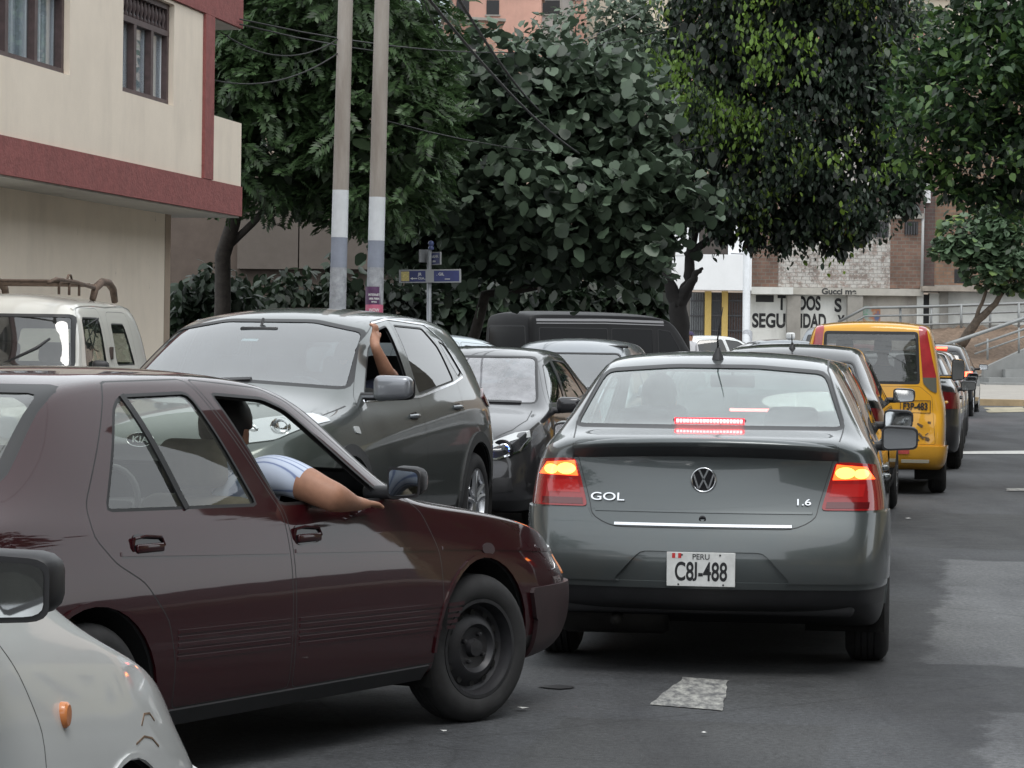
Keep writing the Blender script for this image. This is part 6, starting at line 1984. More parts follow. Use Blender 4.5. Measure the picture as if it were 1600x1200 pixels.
# hillside houses
rng = random.Random(11)
HM = [wallmat('pink brick', (.50, .29, .23), .12, .2, .2, .6), wallmat('pale blue wall', (.55, .64, .68), .06, .1, .2, .6), brickmat('hill orange brick', (.42, .23, .16), (.36, .20, .15), (.34, .28, .24)), wallmat('hill cream wall', (.56, .50, .40), .08, .2, .2, .6), wallmat('hill grey render', (.36, .34, .32), .1, .3, .2, .6)]
hh = [(640, 20, 1.9, 1, 150, 110, 90), (770, 18, 1.2, 0, 156, 150, 75), (850, 12, 1.0, 4, 165, 50, 60), (740, 62, 1, 2, 146, 90, 60), (610, -20, 1, 3, 165, 80, 50), (1475, 28, 1, 3, 170, 90, 60), (1420, 75, 1, 0, 150, 110, 60), (1380, -10, 1, 2, 175, 90, 50), (900, -15, 1, 0, 172, 110, 50), (1540, -25, 1, 4, 172, 100, 60), (1000, 5, 1, 3, 160, 100, 70), (1120, 20, 1, 0, 160, 120, 70), (1260, 30, 1, 2, 156, 120, 70), (500, 5, 1, 4, 158, 90, 50)]
names = ['pale blue hillside house, leftmost of the hill', 'pink brick hillside house with a low pitched roof', 'grey hillside house beside the pink one', 'orange brick hillside house below the pink one', 'cream hillside house above the pale blue one', 'cream hillside house high at the right', 'pink hillside house below the cream one at right', 'orange hillside house at the upper right', 'pink hillside house at the top centre', 'grey hillside house at the far upper right', 'cream hillside house behind the round leaved tree', 'pink hillside house behind the dark ficus', 'orange hillside house behind the dark ficus', 'grey hillside house behind the feathery tree']
for i, (px, py, _, mi_, d, wpx, hpx) in enumerate(hh):
    p = W(px, py, d); k = d / 4400
    e = empty('hillside_house', (p.x, d, p.z), R(rng.uniform(-14, 14)), names[i], 'house', 'houses on the hill')
    w_ = wpx * k; h_ = hpx * k
    bm = bmesh.new(); add_box(bm, (0, 3, -3 + 0), (w_, 6, h_ + 6)); from_bm('walls', bm, HM[mi_], e)
    zt = -3 + (h_ + 6) / 2
    bm = bmesh.new(); add_box(bm, (0, 2.9, zt + .08), (w_ + .3, 6.4, .14), Matrix.Rotation(R(2), 3, 'Y')); from_bm('roof', bm, CONC, e)
    for j in range(rng.randint(2, 3)):
        bm = bmesh.new(); add_box(bm, (-w_ / 2 + w_ * (j + .6) / 3.2, -.02, zt - 1.1), (.7, .06, .8)); wn = from_bm('window', bm, DKG2, e)
        bm = bmesh.new(); add_box(bm, (-w_ / 2 + w_ * (j + .6) / 3.2, -.06, zt - 1.55), (.85, .1, .08)); from_bm('sill', bm, CONC, wn)
    if i % 3 == 1:
        bm = bmesh.new(); add_lathe(bm, [(.001, 0), (.5, 0), (.52, .9), (.4, 1.05), (.001, 1.1)], 'z', 16, (w_ * .2, 3, zt + .15)); from_bm('water_tank', bm, plain('black tank', (.03, .03, .03), .5), e, None, True)

# ---- steps, ramp wall, rails and earth bank at the right
STEP = wallmat('grey concrete step', (.24, .245, .24), .1, .2)
KERB = wallmat('kerb concrete', (.44, .41, .36), .1, .3)
PAV = wallmat('pavement concrete', (.31, .29, .26), .1, .3)
kd = 77.
def slab(name, quad, mat, h_, kind='structure'):
    bm = bmesh.new()
    lo = [bm.verts.new((p[0], p[1], gz(p[1]) - .05)) for p in quad]; hi = [bm.verts.new((p[0], p[1], gz(p[1]) + h_)) for p in quad]
    n = len(quad)
    for i in range(n): bm.faces.new((lo[i], lo[(i + 1) % n], hi[(i + 1) % n], hi[i]))
    bm.faces.new(hi)
    bmesh.ops.recalc_face_normals(bm, faces=bm.faces)
    return tag(from_bm(name, bm, mat), kind=kind)
pA = G(1500, 632); pB = G(1760, 637)
slab('pavement', [(pA.x, pA.y), (pB.x, pB.y), (pB.x + 2, 91.5), (pA.x - 14, 91.5), (pA.x - 14, pA.y + 8)], PAV, .13)
slab('kerb', [(pA.x - 1, pA.y - .28), (pB.x, pB.y - .25), (pB.x, pB.y - .002), (pA.x - 1, pA.y - .002)], wallmat('yellowish kerb', (.36, .27, .16), .2, .4), .15)
st = empty('concrete_steps', W(1600, 600, 81), 0, 'grey concrete steps with a sloping side wall at the right edge', 'steps')
st.location.z = 0
gz81 = gz(81)
def px81(px, py, d=81.): return W(px, py, d)
for i, (y0, y1, xl, d) in enumerate(((612, 598, 1540, 79.6), (598, 590, 1545, 80.2), (590, 577, 1571, 80.8), (577, 565, 1590, 81.4), (565, 553, 1606, 82))):
    a = px81(xl, y0, d); b_ = px81(1720, y1, d)
    z1 = px81(xl, y1, d).z
    box_part('step', st, (a.x - st.location.x, d - 81, gz81 - .1), (b_.x - st.location.x, d - 81 + .6 + (4 - i) * .6 - .003 * i, z1), STEP)
# side wall
bm = bmesh.new()
P = [px81(1540, 575, 81), px81(1600, 547, 81), px81(1700, 500, 81), px81(1700, 560, 81), px81(1540, 600, 81)]
f0 = [bm.verts.new(p - Vector(st.location) - Vector((0, .9, 0)) + Vector((0, 1.2, 0))) for p in P]; f1 = [bm.verts.new(v.co + Vector((0, .4, 0))) for v in f0]
bm.faces.new(f0); bm.faces.new(f1[::-1])
for i in range(5): bm.faces.new((f0[i], f1[i], f1[(i + 1) % 5], f0[(i + 1) % 5]))
bmesh.ops.recalc_face_normals(bm, faces=bm.faces)
from_bm('side_wall', bm, STEP, st)
# earth bank
bm = bmesh.new(); g = {}
NX, NY = 40, 14
rng = random.Random(4)
for i in range(NX + 1):
    for j in range(NY + 1):
        px = 1430 + 300 * i / NX; t = j / NY
        d = 82.2 + 7 * t
        y_front = 590 - (px - 1430) * .06
        y_top = 512 - (px - 1430) * .02
        p = W(px, y_front * (1 - t) + y_top * t, d)
        g[i, j] = bm.verts.new(p + Vector((0, 0, rng.uniform(-.06, .06))))
for i in range(NX):
    for j in range(NY): bm.faces.new((g[i, j], g[i + 1, j], g[i + 1, j + 1], g[i, j + 1])).smooth = True
tag(from_bm('earth_bank', bm, plain('brown litter strewn earth', (.17, .12, .085), .95, var=.4, vs=6)), kind='structure')
GALV = plain('grey painted rail', (.25, .26, .26), .5, .3, var=.15)
def rail(name, label, pts, posts, rad=.035, mids=()):
    """pts in px at depth; posts list of (index fraction px, top py, bottom py, d)"""
    o0 = W(*pts[0]); e = empty(name, (o0.x, o0.y, 0), 0, label, 'handrail')
    L0 = Vector(e.location)
    for k, off in enumerate((0,) + tuple(mids)):
        bm = bmesh.new(); add_tube(bm, [W(p[0], p[1] + off, p[2]) - L0 for p in pts], rad if k == 0 else rad * .7, 8)
        from_bm('rail_bar', bm, GALV, e, None, True)
    for (px, yt, yb, d) in posts:
        bm = bmesh.new(); add_tube(bm, [W(px, yb, d) - L0, W(px, yt, d) - L0], rad * .9, 8)
        from_bm('post', bm, GALV, e, None, True)
rail('handrail', 'long grey handrail running level above the earth bank', [(1310, 503, 90), (1352, 481, 89.5), (1450, 479, 89), (1600, 474, 88.5), (1700, 470, 88)],
     [(1407, 481, 520, 89.3), (1455, 479, 520, 89), (1502, 477, 520, 88.8), (1547, 476, 520, 88.7), (1592, 474, 520, 88.5)], .045, (13, 28))
rail('handrail', 'thick grey handrail rising to the right over the steps', [(1470, 541, 81.5), (1495, 533, 81.5), (1589, 501, 81.5), (1600, 497, 81.5), (1650, 480, 81.5)],
     [(1490, 535, 560, 81.5)], .055)
rail('handrail', 'thin lower handrail with two bars beside the steps', [(1523, 541, 80.6), (1600, 514, 80.6), (1660, 490, 80.6)],
     [(1543, 529, 562, 80.6), (1592, 512, 552, 80.6), (1640, 497, 540, 80.6)], .035, (12,))

# ---- unseen street to our right and behind us, added for the car reflections
e = empty('unseen_street_house', RDP(4, 7.2), PI / 2 - YAW, 'unseen beige house front beside the camera, mirrored in the car doors', 'house')
box_part('front_wall', e, (-16, -.3, 0), (10, 0, 2.7), wallmat('yellow beige render', (.52, .45, .30), .06, .15))
box_part('upper_wall', e, (-18, -.32, 2.95), (9, -.02, 10.5), wallmat('darkened street render', (.13, .115, .09), .1, .3))  # made tall and dark so the car sides mirror less sky
box_part('slab', e, (-16, -.3, 2.702), (6.5, .8, 2.948), OXBL)
for k in range(4):
    w_ = box_part('window', e, (-14 + k * 5, .002, 1.0), (-12.4 + k * 5, .03, 2.1), DKG2)
    box_part('sill', w_, (-14.1 + k * 5, .032, .9), (-12.3 + k * 5, .12, .99), CONC)
e3 = empty('unseen_street_house', RDP(22, 6.6), PI / 2 - YAW, 'unseen olive beige house front further along, mirrored in the car doors', 'house')
box_part('front_wall', e3, (-4.5, -.3, 0), (26, 0, 2.9), wallmat('olive beige render', (.40, .35, .22), .08, .2))
box_part('upper_wall', e3, (-4.5, -.32, 2.95), (26, -.02, 9.5), MATS['darkened street render'])
for k in range(5):
    w_ = box_part('window', e3, (-2 + k * 5, .002, 1.0), (-.4 + k * 5, .03, 2.1), DKG2)
    box_part('sill', w_, (-2.1 + k * 5, .032, .9), (-.3 + k * 5, .12, .99), CONC)
e2 = empty('unseen_corner_house', RDP(-22, -2), PI / 2 - YAW, 'unseen grey house added behind the camera to darken reflections', 'house')
box_part('walls', e2, (-4, -14, 0), (0, 16, 5.6), wallmat('grey house render', (.16, .155, .145), .06, .2))
for k in range(5):
    w_ = box_part('window', e2, (.002, -10 + k * 5, 1.2), (.03, -8 + k * 5, 2.6), DKG2)
    box_part('sill', w_, (.032, -10.1 + k * 5, 1.1), (.12, -7.9 + k * 5, 1.19), CONC)
slab('right_pavement', [tuple(RDP(-20, 5.4)[:2]), tuple(RDP(48, 5.0)[:2]), tuple(RDP(48, 6.5)[:2]), tuple(RDP(-20, 7.1)[:2])], PAV, .13)
slab('left_pavement', [tuple(RDP(16, -7.6)[:2]), tuple(RDP(16, -9.3)[:2]), tuple(RDP(34, -9.3)[:2]), tuple(RDP(34, -7.6)[:2])], PAV, .13)
# ================================================================ trees
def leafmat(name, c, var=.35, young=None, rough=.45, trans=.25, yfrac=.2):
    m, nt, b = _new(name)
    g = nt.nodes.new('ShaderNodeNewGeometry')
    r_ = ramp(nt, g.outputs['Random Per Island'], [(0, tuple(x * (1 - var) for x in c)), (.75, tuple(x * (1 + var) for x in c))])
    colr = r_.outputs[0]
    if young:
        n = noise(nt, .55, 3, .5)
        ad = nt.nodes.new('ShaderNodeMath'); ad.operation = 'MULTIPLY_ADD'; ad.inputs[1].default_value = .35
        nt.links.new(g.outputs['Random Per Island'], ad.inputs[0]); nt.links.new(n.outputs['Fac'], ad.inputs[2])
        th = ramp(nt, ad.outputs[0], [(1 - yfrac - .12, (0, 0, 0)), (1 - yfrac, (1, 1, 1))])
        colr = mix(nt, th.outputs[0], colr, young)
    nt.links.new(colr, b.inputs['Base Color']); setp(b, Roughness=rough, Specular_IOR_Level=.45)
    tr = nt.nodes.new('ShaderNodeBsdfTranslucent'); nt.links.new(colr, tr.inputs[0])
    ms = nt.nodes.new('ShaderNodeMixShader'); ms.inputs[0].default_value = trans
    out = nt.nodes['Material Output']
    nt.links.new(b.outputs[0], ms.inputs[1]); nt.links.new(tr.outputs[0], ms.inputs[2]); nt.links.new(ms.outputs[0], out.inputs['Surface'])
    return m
BARK = plain('dark bark', (.05, .042, .036), .9, var=.4, vs=9)
BARKL = plain('brown bark', (.11, .085, .065), .9, var=.4, vs=9)

LEAF = {  # outline in the leaf plane, stem at the origin, tip along +y
    'round': [(0, .06), (.16, -.03), (.36, .06), (.50, .30), (.50, .52), (.38, .78), (.16, .95), (0, 1.02), (-.16, .95), (-.38, .78), (-.50, .52), (-.50, .30), (-.36, .06), (-.16, -.03)],
    'oval': [(0, 0), (.26, .3), (.24, .65), (0, 1), (-.24, .65), (-.26, .3)],
    'lance': [(0, 0), (.13, .4), (0, 1), (-.13, .4)]}
def crown(name, blobs, n, size, shape, mat, parent, seed, droop=.35, frond=0, surf=.72, sizev=.35, cull=None, clump=0., loc0=Vector((0, 0, 0))):
    """leaves scattered in and over ellipsoids (centre, radii, weight)"""
    rs = np.random.RandomState(seed)
    w_ = np.array([b[2] * b[1][0] * b[1][2] for b in blobs]); w_ /= w_.sum()
    bi = rs.choice(len(blobs), n, p=w_)
    C = np.array([b[0] for b in blobs])[bi]; Rr = np.array([b[1] for b in blobs])[bi]
    d = rs.normal(size=(n, 3)); d /= np.linalg.norm(d, axis=1)[:, None]
    r_ = np.where(rs.rand(n) < surf, 1 - .22 * rs.rand(n) ** 1.5, rs.rand(n) ** .5)
    r_ = r_ * (1 + .10 * np.sin(d[:, 0] * 9 + bi) * np.sin(d[:, 2] * 7 + bi * 2))
    P = C + d * Rr * r_[:, None]
    if clump > 0:   # gather the leaves round twig ends
        k = max(10, n // 14)
        T = P[rs.choice(n, k)]
        idx = rs.randint(0, k, n)
        P = T[idx] + rs.normal(size=(n, 3)) * clump
        out = P - C
    if cull is not None:
        keep = cull(P); P, d, C = P[keep], d[keep], C[keep]; n = len(P)
    az = np.arctan2(d[:, 1], d[:, 0]) + rs.normal(size=n) * .9
    pitch = -droop + rs.normal(size=n) * .45
    ty = np.stack([np.cos(az) * np.cos(pitch), np.sin(az) * np.cos(pitch), np.sin(pitch)], 1)
    up = np.stack([rs.normal(size=n) * .45, rs.normal(size=n) * .45, np.ones(n)], 1)
    tx = np.cross(ty, up); tx /= np.linalg.norm(tx, axis=1)[:, None]
    tn = np.cross(tx, ty)
    s_ = size * (1 + sizev * (rs.rand(n) * 2 - 1))
    base = LEAF[shape]
    if frond:   # a compound leaf: rows of leaflets along a stalk
        vs = []; 
        L = []
        for k in range(frond):
            t = .12 + .88 * k / frond
            for sg in (-1, 1):
                ln = .42 * (1 - abs(t - .5) * .9)
                w2 = .055
                c0 = np.array([0, t]); dr = np.array([sg * .80, .60]); nr = np.array([-dr[1], dr[0]])
                L.append([c0, c0 + dr * ln * .5 + nr * w2, c0 + dr * ln, c0 + dr * ln * .5 - nr * w2])
        pl = np.array(L).reshape(-1, 2); fs = [list(range(4 * i, 4 * i + 4)) for i in range(len(L))]
        bend = -.28
    else:
        pl = np.array(base); fs = [list(range(len(base)))]
        bend = -.10
    m_ = len(pl)
    z = bend * pl[:, 1] ** 2 + .16 * np.abs(pl[:, 0]) + (.05 * np.sin(pl[:, 1] * 9 + pl[:, 0] * 5) if m_ > 10 else 0)
    V = P[:, None, :] + s_[:, None, None] * (tx[:, None, :] * pl[None, :, 0, None] + ty[:, None, :] * pl[None, :, 1, None] + tn[:, None, :] * z[None, :, None])
    V = V.reshape(-1, 3) - np.array(loc0)
    fl = len(fs[0]); F_ = np.array(fs)
    FF = (F_[None] + (np.arange(n) * m_)[:, None, None]).reshape(-1)
    nf = n * len(fs)
    me = bpy.data.meshes.new(name)
    me.vertices.add(len(V)); me.vertices.foreach_set('co', V.astype(np.float32).ravel())
    me.loops.add(len(FF)); me.loops.foreach_set('vertex_index', FF.astype(np.int32))
    me.polygons.add(nf)
    me.polygons.foreach_set('loop_start', (np.arange(nf) * fl).astype(np.int32))
    me.polygons.foreach_set('loop_total', np.full(nf, fl, np.int32))
    me.update(calc_edges=True)
    return link(name, me, mat, parent)

def tree(name, label, base, trunks, crowns, bark, group=None, cat='tree'):
    """trunks: lists of (point, radius) paths; crowns: kwargs for crown()"""
    e = empty(name, base, 0, label, cat, group)
    b0 = Vector(base)
    if trunks:
        bm = bmesh.new()
        for path in trunks:
            pts = []; rr = []
            for i in range(len(path) - 1):
                for k in range(4):
                    t = k / 4
                    pts.append(Vector(path[i][0]).lerp(Vector(path[i + 1][0]), t) - b0 + Vector((.02 * math.sin(i * 5 + k * 2.1), .02 * math.cos(i * 3 + k), 0)) * (1 if i + k else 0)); rr.append(path[i][1] * (1 - t) + path[i + 1][1] * t)
            pts.append(Vector(path[-1][0]) - b0); rr.append(path[-1][1])
            add_tube(bm, pts, rr, 10)
        from_bm('trunk', bm, bark, e, None, True)
    for kw in crowns:
        crown(parent=e, loc0=b0, **kw)
    return e
def B(px, py, d, rx, ry, rz, wt=1.):
    """blob centred on a photograph point, radii in px (x, z) and metres (y)"""
    k = d / 4400
    return (tuple(W(px, py, d)), (rx * k, ry, rz * k), wt)
def scatter(bx_, n, seed, lo, hi):
    """extra lobes over the big blobs so the outline is uneven"""
    rs = random.Random(seed); out = list(bx_)
    for _ in range(n):
        c, r_, w_ = rs.choice(bx_)
        a = rs.uniform(0, 2 * PI); b = rs.uniform(-.9, 1.2)
        k = rs.uniform(lo, hi)
        out.append(((c[0] + r_[0] * .85 * math.cos(a) * math.cos(b), c[1] - abs(r_[1] * .8 * math.sin(a)) , c[2] + r_[2] * .85 * math.sin(b)), (r_[0] * k, r_[1] * k, r_[2] * k), 1.4))
    return out

def GD(px, d):
    p = W(px, 560, d); return Vector((p.x, d, gz(d)))
# feathery tree at the left
L1 = leafmat('feathery leaf', (.042, .076, .029), .6, trans=.3)
bl = [B(520, 40, 43, 190, 2.2, 190), B(420, 190, 43, 120, 1.6, 150), B(590, 210, 42.5, 115, 1.7, 150), B(360, 60, 44, 110, 1.6, 140), B(640, 120, 43, 60, 1.2, 90), B(570, 300, 43.5, 100, 1.3, 65), B(400, 275, 43.5, 90, 1.2, 40), B(430, -160, 43, 200, 2, 140)]
tree('feathery_tree', 'feathery leaved tree behind the two concrete poles', GD(345, 45), [[(GD(345, 45), .14), (W(350, 400, 45), .13), (W(400, 200, 44), .09), (W(470, 20, 43.5), .04)], [(W(352, 390, 45), .06), (W(520, 220, 43.5), .06), (W(610, 130, 43), .025)]],
     [dict(name='crown', blobs=scatter(bl, 22, 1, .25, .4), n=5200, size=.36, shape='lance', mat=L1, seed=1, droop=.25, frond=8, surf=.8),
      dict(name='inner_foliage', blobs=[(b[0], tuple(x * .8 for x in b[1]), b[2]) for b in bl], n=2600, size=.30, shape='oval', mat=leafmat('inner leaf', (.03, .05, .022), .4), seed=2, droop=.4, surf=.3)], BARK)  # inner leaves darker, canopy shade put into their colour
# round leaved tree in the middle
L2 = leafmat('round grey green leaf', (.062, .090, .058), .6, rough=.42, trans=.18)
bl = [B(800, 150, 46.5, 150, 1.8, 95), B(950, 180, 46.5, 95, 1.6, 95), B(860, 300, 46, 190, 1.9, 95), B(740, 270, 46.5, 90, 1.5, 90), B(990, 330, 46, 70, 1.4, 85), B(700, 130, 47, 60, 1.2, 55), B(930, 390, 46.5, 110, 1.3, 55), B(760, 390, 47, 110, 1.3, 60), B(680, 250, 47, 70, 1.3, 100), B(640, 380, 47.5, 60, 1, 60)]
tree('round_leaved_tree', 'big tree with large round grey green leaves in the middle', GD(700, 48), [[(GD(700, 48), .11), (W(760, 460, 47.8), .09), (W(870, 440, 47.5), .09), (W(860, 260, 47), .08), (W(850, 130, 47), .03)], [(W(870, 440, 47.5), .1), (W(970, 320, 47), .05), (W(1010, 250, 47), .02)], [(W(870, 440, 47.5), .1), (W(760, 320, 47), .05), (W(720, 220, 47), .02)]],
     [dict(name='crown', blobs=scatter(bl, 16, 2, .3, .45), n=9500, size=.20, shape='round', mat=L2, seed=3, droop=.55, surf=.86, sizev=.3, clump=.20),
      dict(name='inner_foliage', blobs=[(b[0], tuple(x * .78 for x in b[1]), b[2]) for b in bl], n=3000, size=.22, shape='round', mat=leafmat('inner round leaf', (.035, .055, .035), .4), seed=4, droop=.5, surf=.3)], BARK)  # darker leaf colour inside stands in for shade within the crown
# dark ficus, right of centre
L3 = leafmat('ficus leaf', (.026, .042, .026), .5, young=(.17, .26, .035), rough=.35, trans=.35, yfrac=.13)
bl = [B(1130, 60, 60, 110, 2, 150), B(1240, 110, 60, 150, 2.4, 190), B(1330, 60, 60, 110, 2, 170), B(1180, 270, 60, 130, 1.9, 100), B(1300, 290, 60, 110, 1.8, 85), B(1390, 180, 60, 60, 1.4, 120), B(1100, 200, 59, 70, 1.3, 70), B(1080, 310, 60.5, 60, 1.2, 55), B(1240, -120, 60, 260, 2.5, 140), B(1410, 290, 60, 30, .8, 50)]
for px, py, rz in ((1225, 355, 42), (1305, 365, 38), (1265, 350, 40), (1345, 340, 40), (1180, 355, 35), (1420, 300, 40), (1130, 350, 32)): bl.append(B(px, py, 59.7, 24, .5, rz, 1.6))
tree('ficus_tree', 'dark drooping ficus with yellow green young leaves and a forked black trunk', GD(1062, 61),
     [[(GD(1062, 61), .27), (W(1062, 520, 61), .23), (W(1060, 475, 61), .20), (W(1078, 440, 61), .13), (W(1076, 405, 61), .11), (W(1100, 300, 60.5), .09), (W(1180, 150, 60), .05)],
      [(W(1060, 480, 61), .19), (W(1045, 440, 61), .13), (W(1030, 405, 61), .10), (W(1036, 340, 61), .08), (W(1100, 180, 60.5), .05)],
      [(W(1062, 470, 61), .15), (W(1082, 440, 60.8), .09), (W(1088, 427, 60.8), .07), (W(1098, 419, 60.8), .03)],
      [(W(1072, 400, 61), .09), (W(1180, 320, 60.3), .06), (W(1300, 250, 60), .03)]],
     [dict(name='crown', blobs=scatter(bl, 24, 3, .22, .36), n=30000, size=.125, shape='oval', mat=L3, seed=5, droop=1.0, surf=.74, sizev=.4, clump=.16),
      dict(name='young_foliage', blobs=[B(1055, 110, 58.6, 45, .5, 70, 2), B(1085, 170, 58.2, 50, .5, 60, 2), B(1150, 190, 57.9, 60, .4, 50), B(1040, 215, 58.6, 30, .4, 30, 2), B(1190, 60, 57.6, 40, .4, 60), B(1240, 90, 57.4, 40, .3, 50, .6), B(1300, 235, 57.6, 60, .3, 25, .6), B(1370, 260, 58.2, 40, .3, 20)], n=1300, size=.13, shape='oval', mat=leafmat('young yellow green leaf', (.10, .17, .028), .5, trans=.4), seed=55, droop=1.1, surf=.6, clump=.14),
      dict(name='inner_foliage', blobs=[(b[0], tuple(x * .8 for x in b[1]), b[2]) for b in bl], n=13000, size=.25, shape='oval', mat=leafmat('inner ficus leaf', (.016, .024, .016), .4), seed=6, droop=.9, surf=.3)], plain('black bark', (.016, .014, .013), .9, var=.3))  # near black inner leaves, crown shade put into the colour
# green tree at the right edge
L4 = leafmat('mid green leaf', (.036, .074, .029), .5, young=(.09, .16, .04), yfrac=.2, trans=.3)
bl = [B(1560, 110, 50, 120, 2, 120), B(1470, 190, 50, 80, 1.6, 90), B(1560, 230, 49.5, 110, 1.6, 70), B(1650, 100, 50, 120, 2, 200), B(1620, -60, 50, 140, 2, 100), B(1440, 110, 50.5, 50, 1, 60), B(1520, 20, 50.5, 60, 1.2, 60)]
for px, py, rz in ((1440, 265, 30), (1490, 290, 25), (1540, 300, 25), (1590, 300, 40)): bl.append(B(px, py, 49.8, 24, .5, rz, 1.6))
tree('broadleaf_tree', 'mid green broadleaf tree filling the upper right corner', RDP(50, 10.2), [[(RDP(50, 10.2), .2), (W(1680, 300, 50.3), .15), (W(1600, 120, 50), .07), (W(1560, 0, 50), .03)], [(W(1680, 300, 50.3), .1), (W(1500, 210, 50), .03)]],
     [dict(name='crown', blobs=scatter(bl, 16, 4, .25, .4), n=11000, size=.18, shape='oval', mat=L4, seed=7, droop=.45, surf=.8, clump=.16),
      dict(name='inner_foliage', blobs=[(b[0], tuple(x * .8 for x in b[1]), b[2]) for b in bl], n=3500, size=.2, shape='oval', mat=leafmat('inner broad leaf', (.02, .035, .018), .4), seed=8, droop=.6, surf=.3)], BARK)  # inner leaf colour lowered to imitate shade inside the crown
# small tree over the steps
L5 = leafmat('pale small tree leaf', (.085, .135, .075), .4, young=(.17, .24, .05), yfrac=.12)
bl = [B(1510, 370, 84, 48, .9, 38), B(1560, 350, 84, 40, .9, 48), B(1600, 400, 84, 60, 1.1, 60), B(1560, 420, 84, 60, .9, 35), B(1475, 390, 84, 22, .5, 15)]
tree('small_tree', 'small pale leaved tree leaning over the handrails', W(1500, 540, 84.6), [[(W(1500, 540, 84.6), .17), (W(1528, 500, 84.4), .13), (W(1556, 475, 84.2), .09), (W(1580, 430, 84), .05)], [(W(1520, 508, 84.4), .07), (W(1540, 460, 84.2), .05), (W(1550, 400, 84), .03)]],
     [dict(name='crown', blobs=scatter(bl, 12, 5, .3, .45), n=2300, size=.22, shape='round', mat=L5, seed=9, droop=.4, surf=.75),
      dict(name='inner_foliage', blobs=bl, n=900, size=.22, shape='oval', mat=MATS['inner broad leaf'], seed=10, surf=.2)], BARKL)
# trees further back
L6 = leafmat('grey green distant leaf', (.075, .105, .07), .35)
for i, (px, py, d, rx, rz, lb) in enumerate(((930, 85, 97, 120, 90, 'hazy grey green tree behind the round leaved tree'), (1060, 60, 98, 110, 110, 'hazy grey green tree behind the ficus'), (1400, 90, 99, 110, 90, 'hazy grey green tree at upper right behind the ficus'), (330, 120, 70, 120, 170, 'dark tree beyond the beige house roof'), (560, 60, 72, 120, 70, 'grey tree beyond the concrete poles'))):
    bl = [B(px, py, d, rx, 2., rz), B(px - rx * .6, py + rz * .4, d, rx * .6, 1.6, rz * .6), B(px + rx * .6, py + rz * .3, d, rx * .6, 1.6, rz * .6)]
    b0 = W(px, py, d); b0.z = gz(d)
    tree('distant_tree', lb, b0, [[(b0, .25), (W(px, py + rz * .4, d), .15), (W(px, py - rz * .3, d), .05)]],
         [dict(name='crown', blobs=scatter(bl, 10, 20 + i, .3, .5), n=5200, size=.26, shape='oval', mat=L6, seed=30 + i, droop=.4, surf=.7)], BARK, group='trees beyond the junction')
# hedge and shrubs in the shade under the trees
L7 = leafmat('shade shrub leaf', (.020, .034, .018), .5)
for i, (x0, x1, yt, d, lb) in enumerate(((270, 400, 440, 47, 'dark shrubs beside the beige house'), (400, 660, 430, 49, 'dark shrubs behind the street name sign'), (640, 880, 400, 66, 'dark shrubs under the round leaved tree'), (860, 1035, 420, 67, 'dark shrubs left of the ficus trunk'))):
    k = d / 4400
    bl = []
    rs = random.Random(40 + i)
    for j in range(9):
        px = x0 + (x1 - x0) * (j + .5) / 9
        bl.append(B(px, yt + 90 + rs.uniform(-20, 20), d, (x1 - x0) * .12, .8, 95))
    b0 = W((x0 + x1) / 2, 600, d); b0.z = 0
    bl = [((b[0][0], b[0][1], max(b[0][2], .3)), b[1], b[2]) for b in bl]
    bl += [B(x0 + (x1 - x0) * (j + .5) / 5, 560, d, (x1 - x0) * .2, .8, 60) for j in range(5)]
    e = empty('shrub', b0, 0, lb, 'shrub', 'shrubs under the trees')
    crown('foliage', scatter(bl, 8, 50 + i, .3, .6), 6500, .2 if i < 2 else .34, 'oval', L7, e, 60 + i, droop=.7, surf=.6, loc0=b0)
# unseen street trees around us, added to darken what the cars mirror
for i, (u, v) in enumerate(((11, 6.3), (1, 6.3), (4, -9.5), (20, 5.7), (29, 5.7))):
    b0 = RDP(u, v)
    bl = [((b0.x, b0.y, 5.0), (2.9, 2.9, 2.3), 1.), ((b0.x + 1.3, b0.y + .8, 5.0), (1.6, 1.6, 1.1), 1.), ((b0.x - 1.2, b0.y - 1, 5.2), (1.6, 1.6, 1.2), 1.)]
    tree('unseen_street_tree', 'leafy street tree added outside the frame, ' + ['ahead on the right pavement', 'beside us on the right', 'before the beige house', 'second ahead on the right', 'third ahead on the right'][i], b0, [[(b0, .16), (b0 + Vector((0, 0, 3)), .12), (b0 + Vector((.1, .1, 5)), .05)]],
         [dict(name='crown', blobs=bl, n=4200, size=.3, shape='oval', mat=L4, seed=70 + i, surf=.6)], BARK, group='added street trees near the camera')
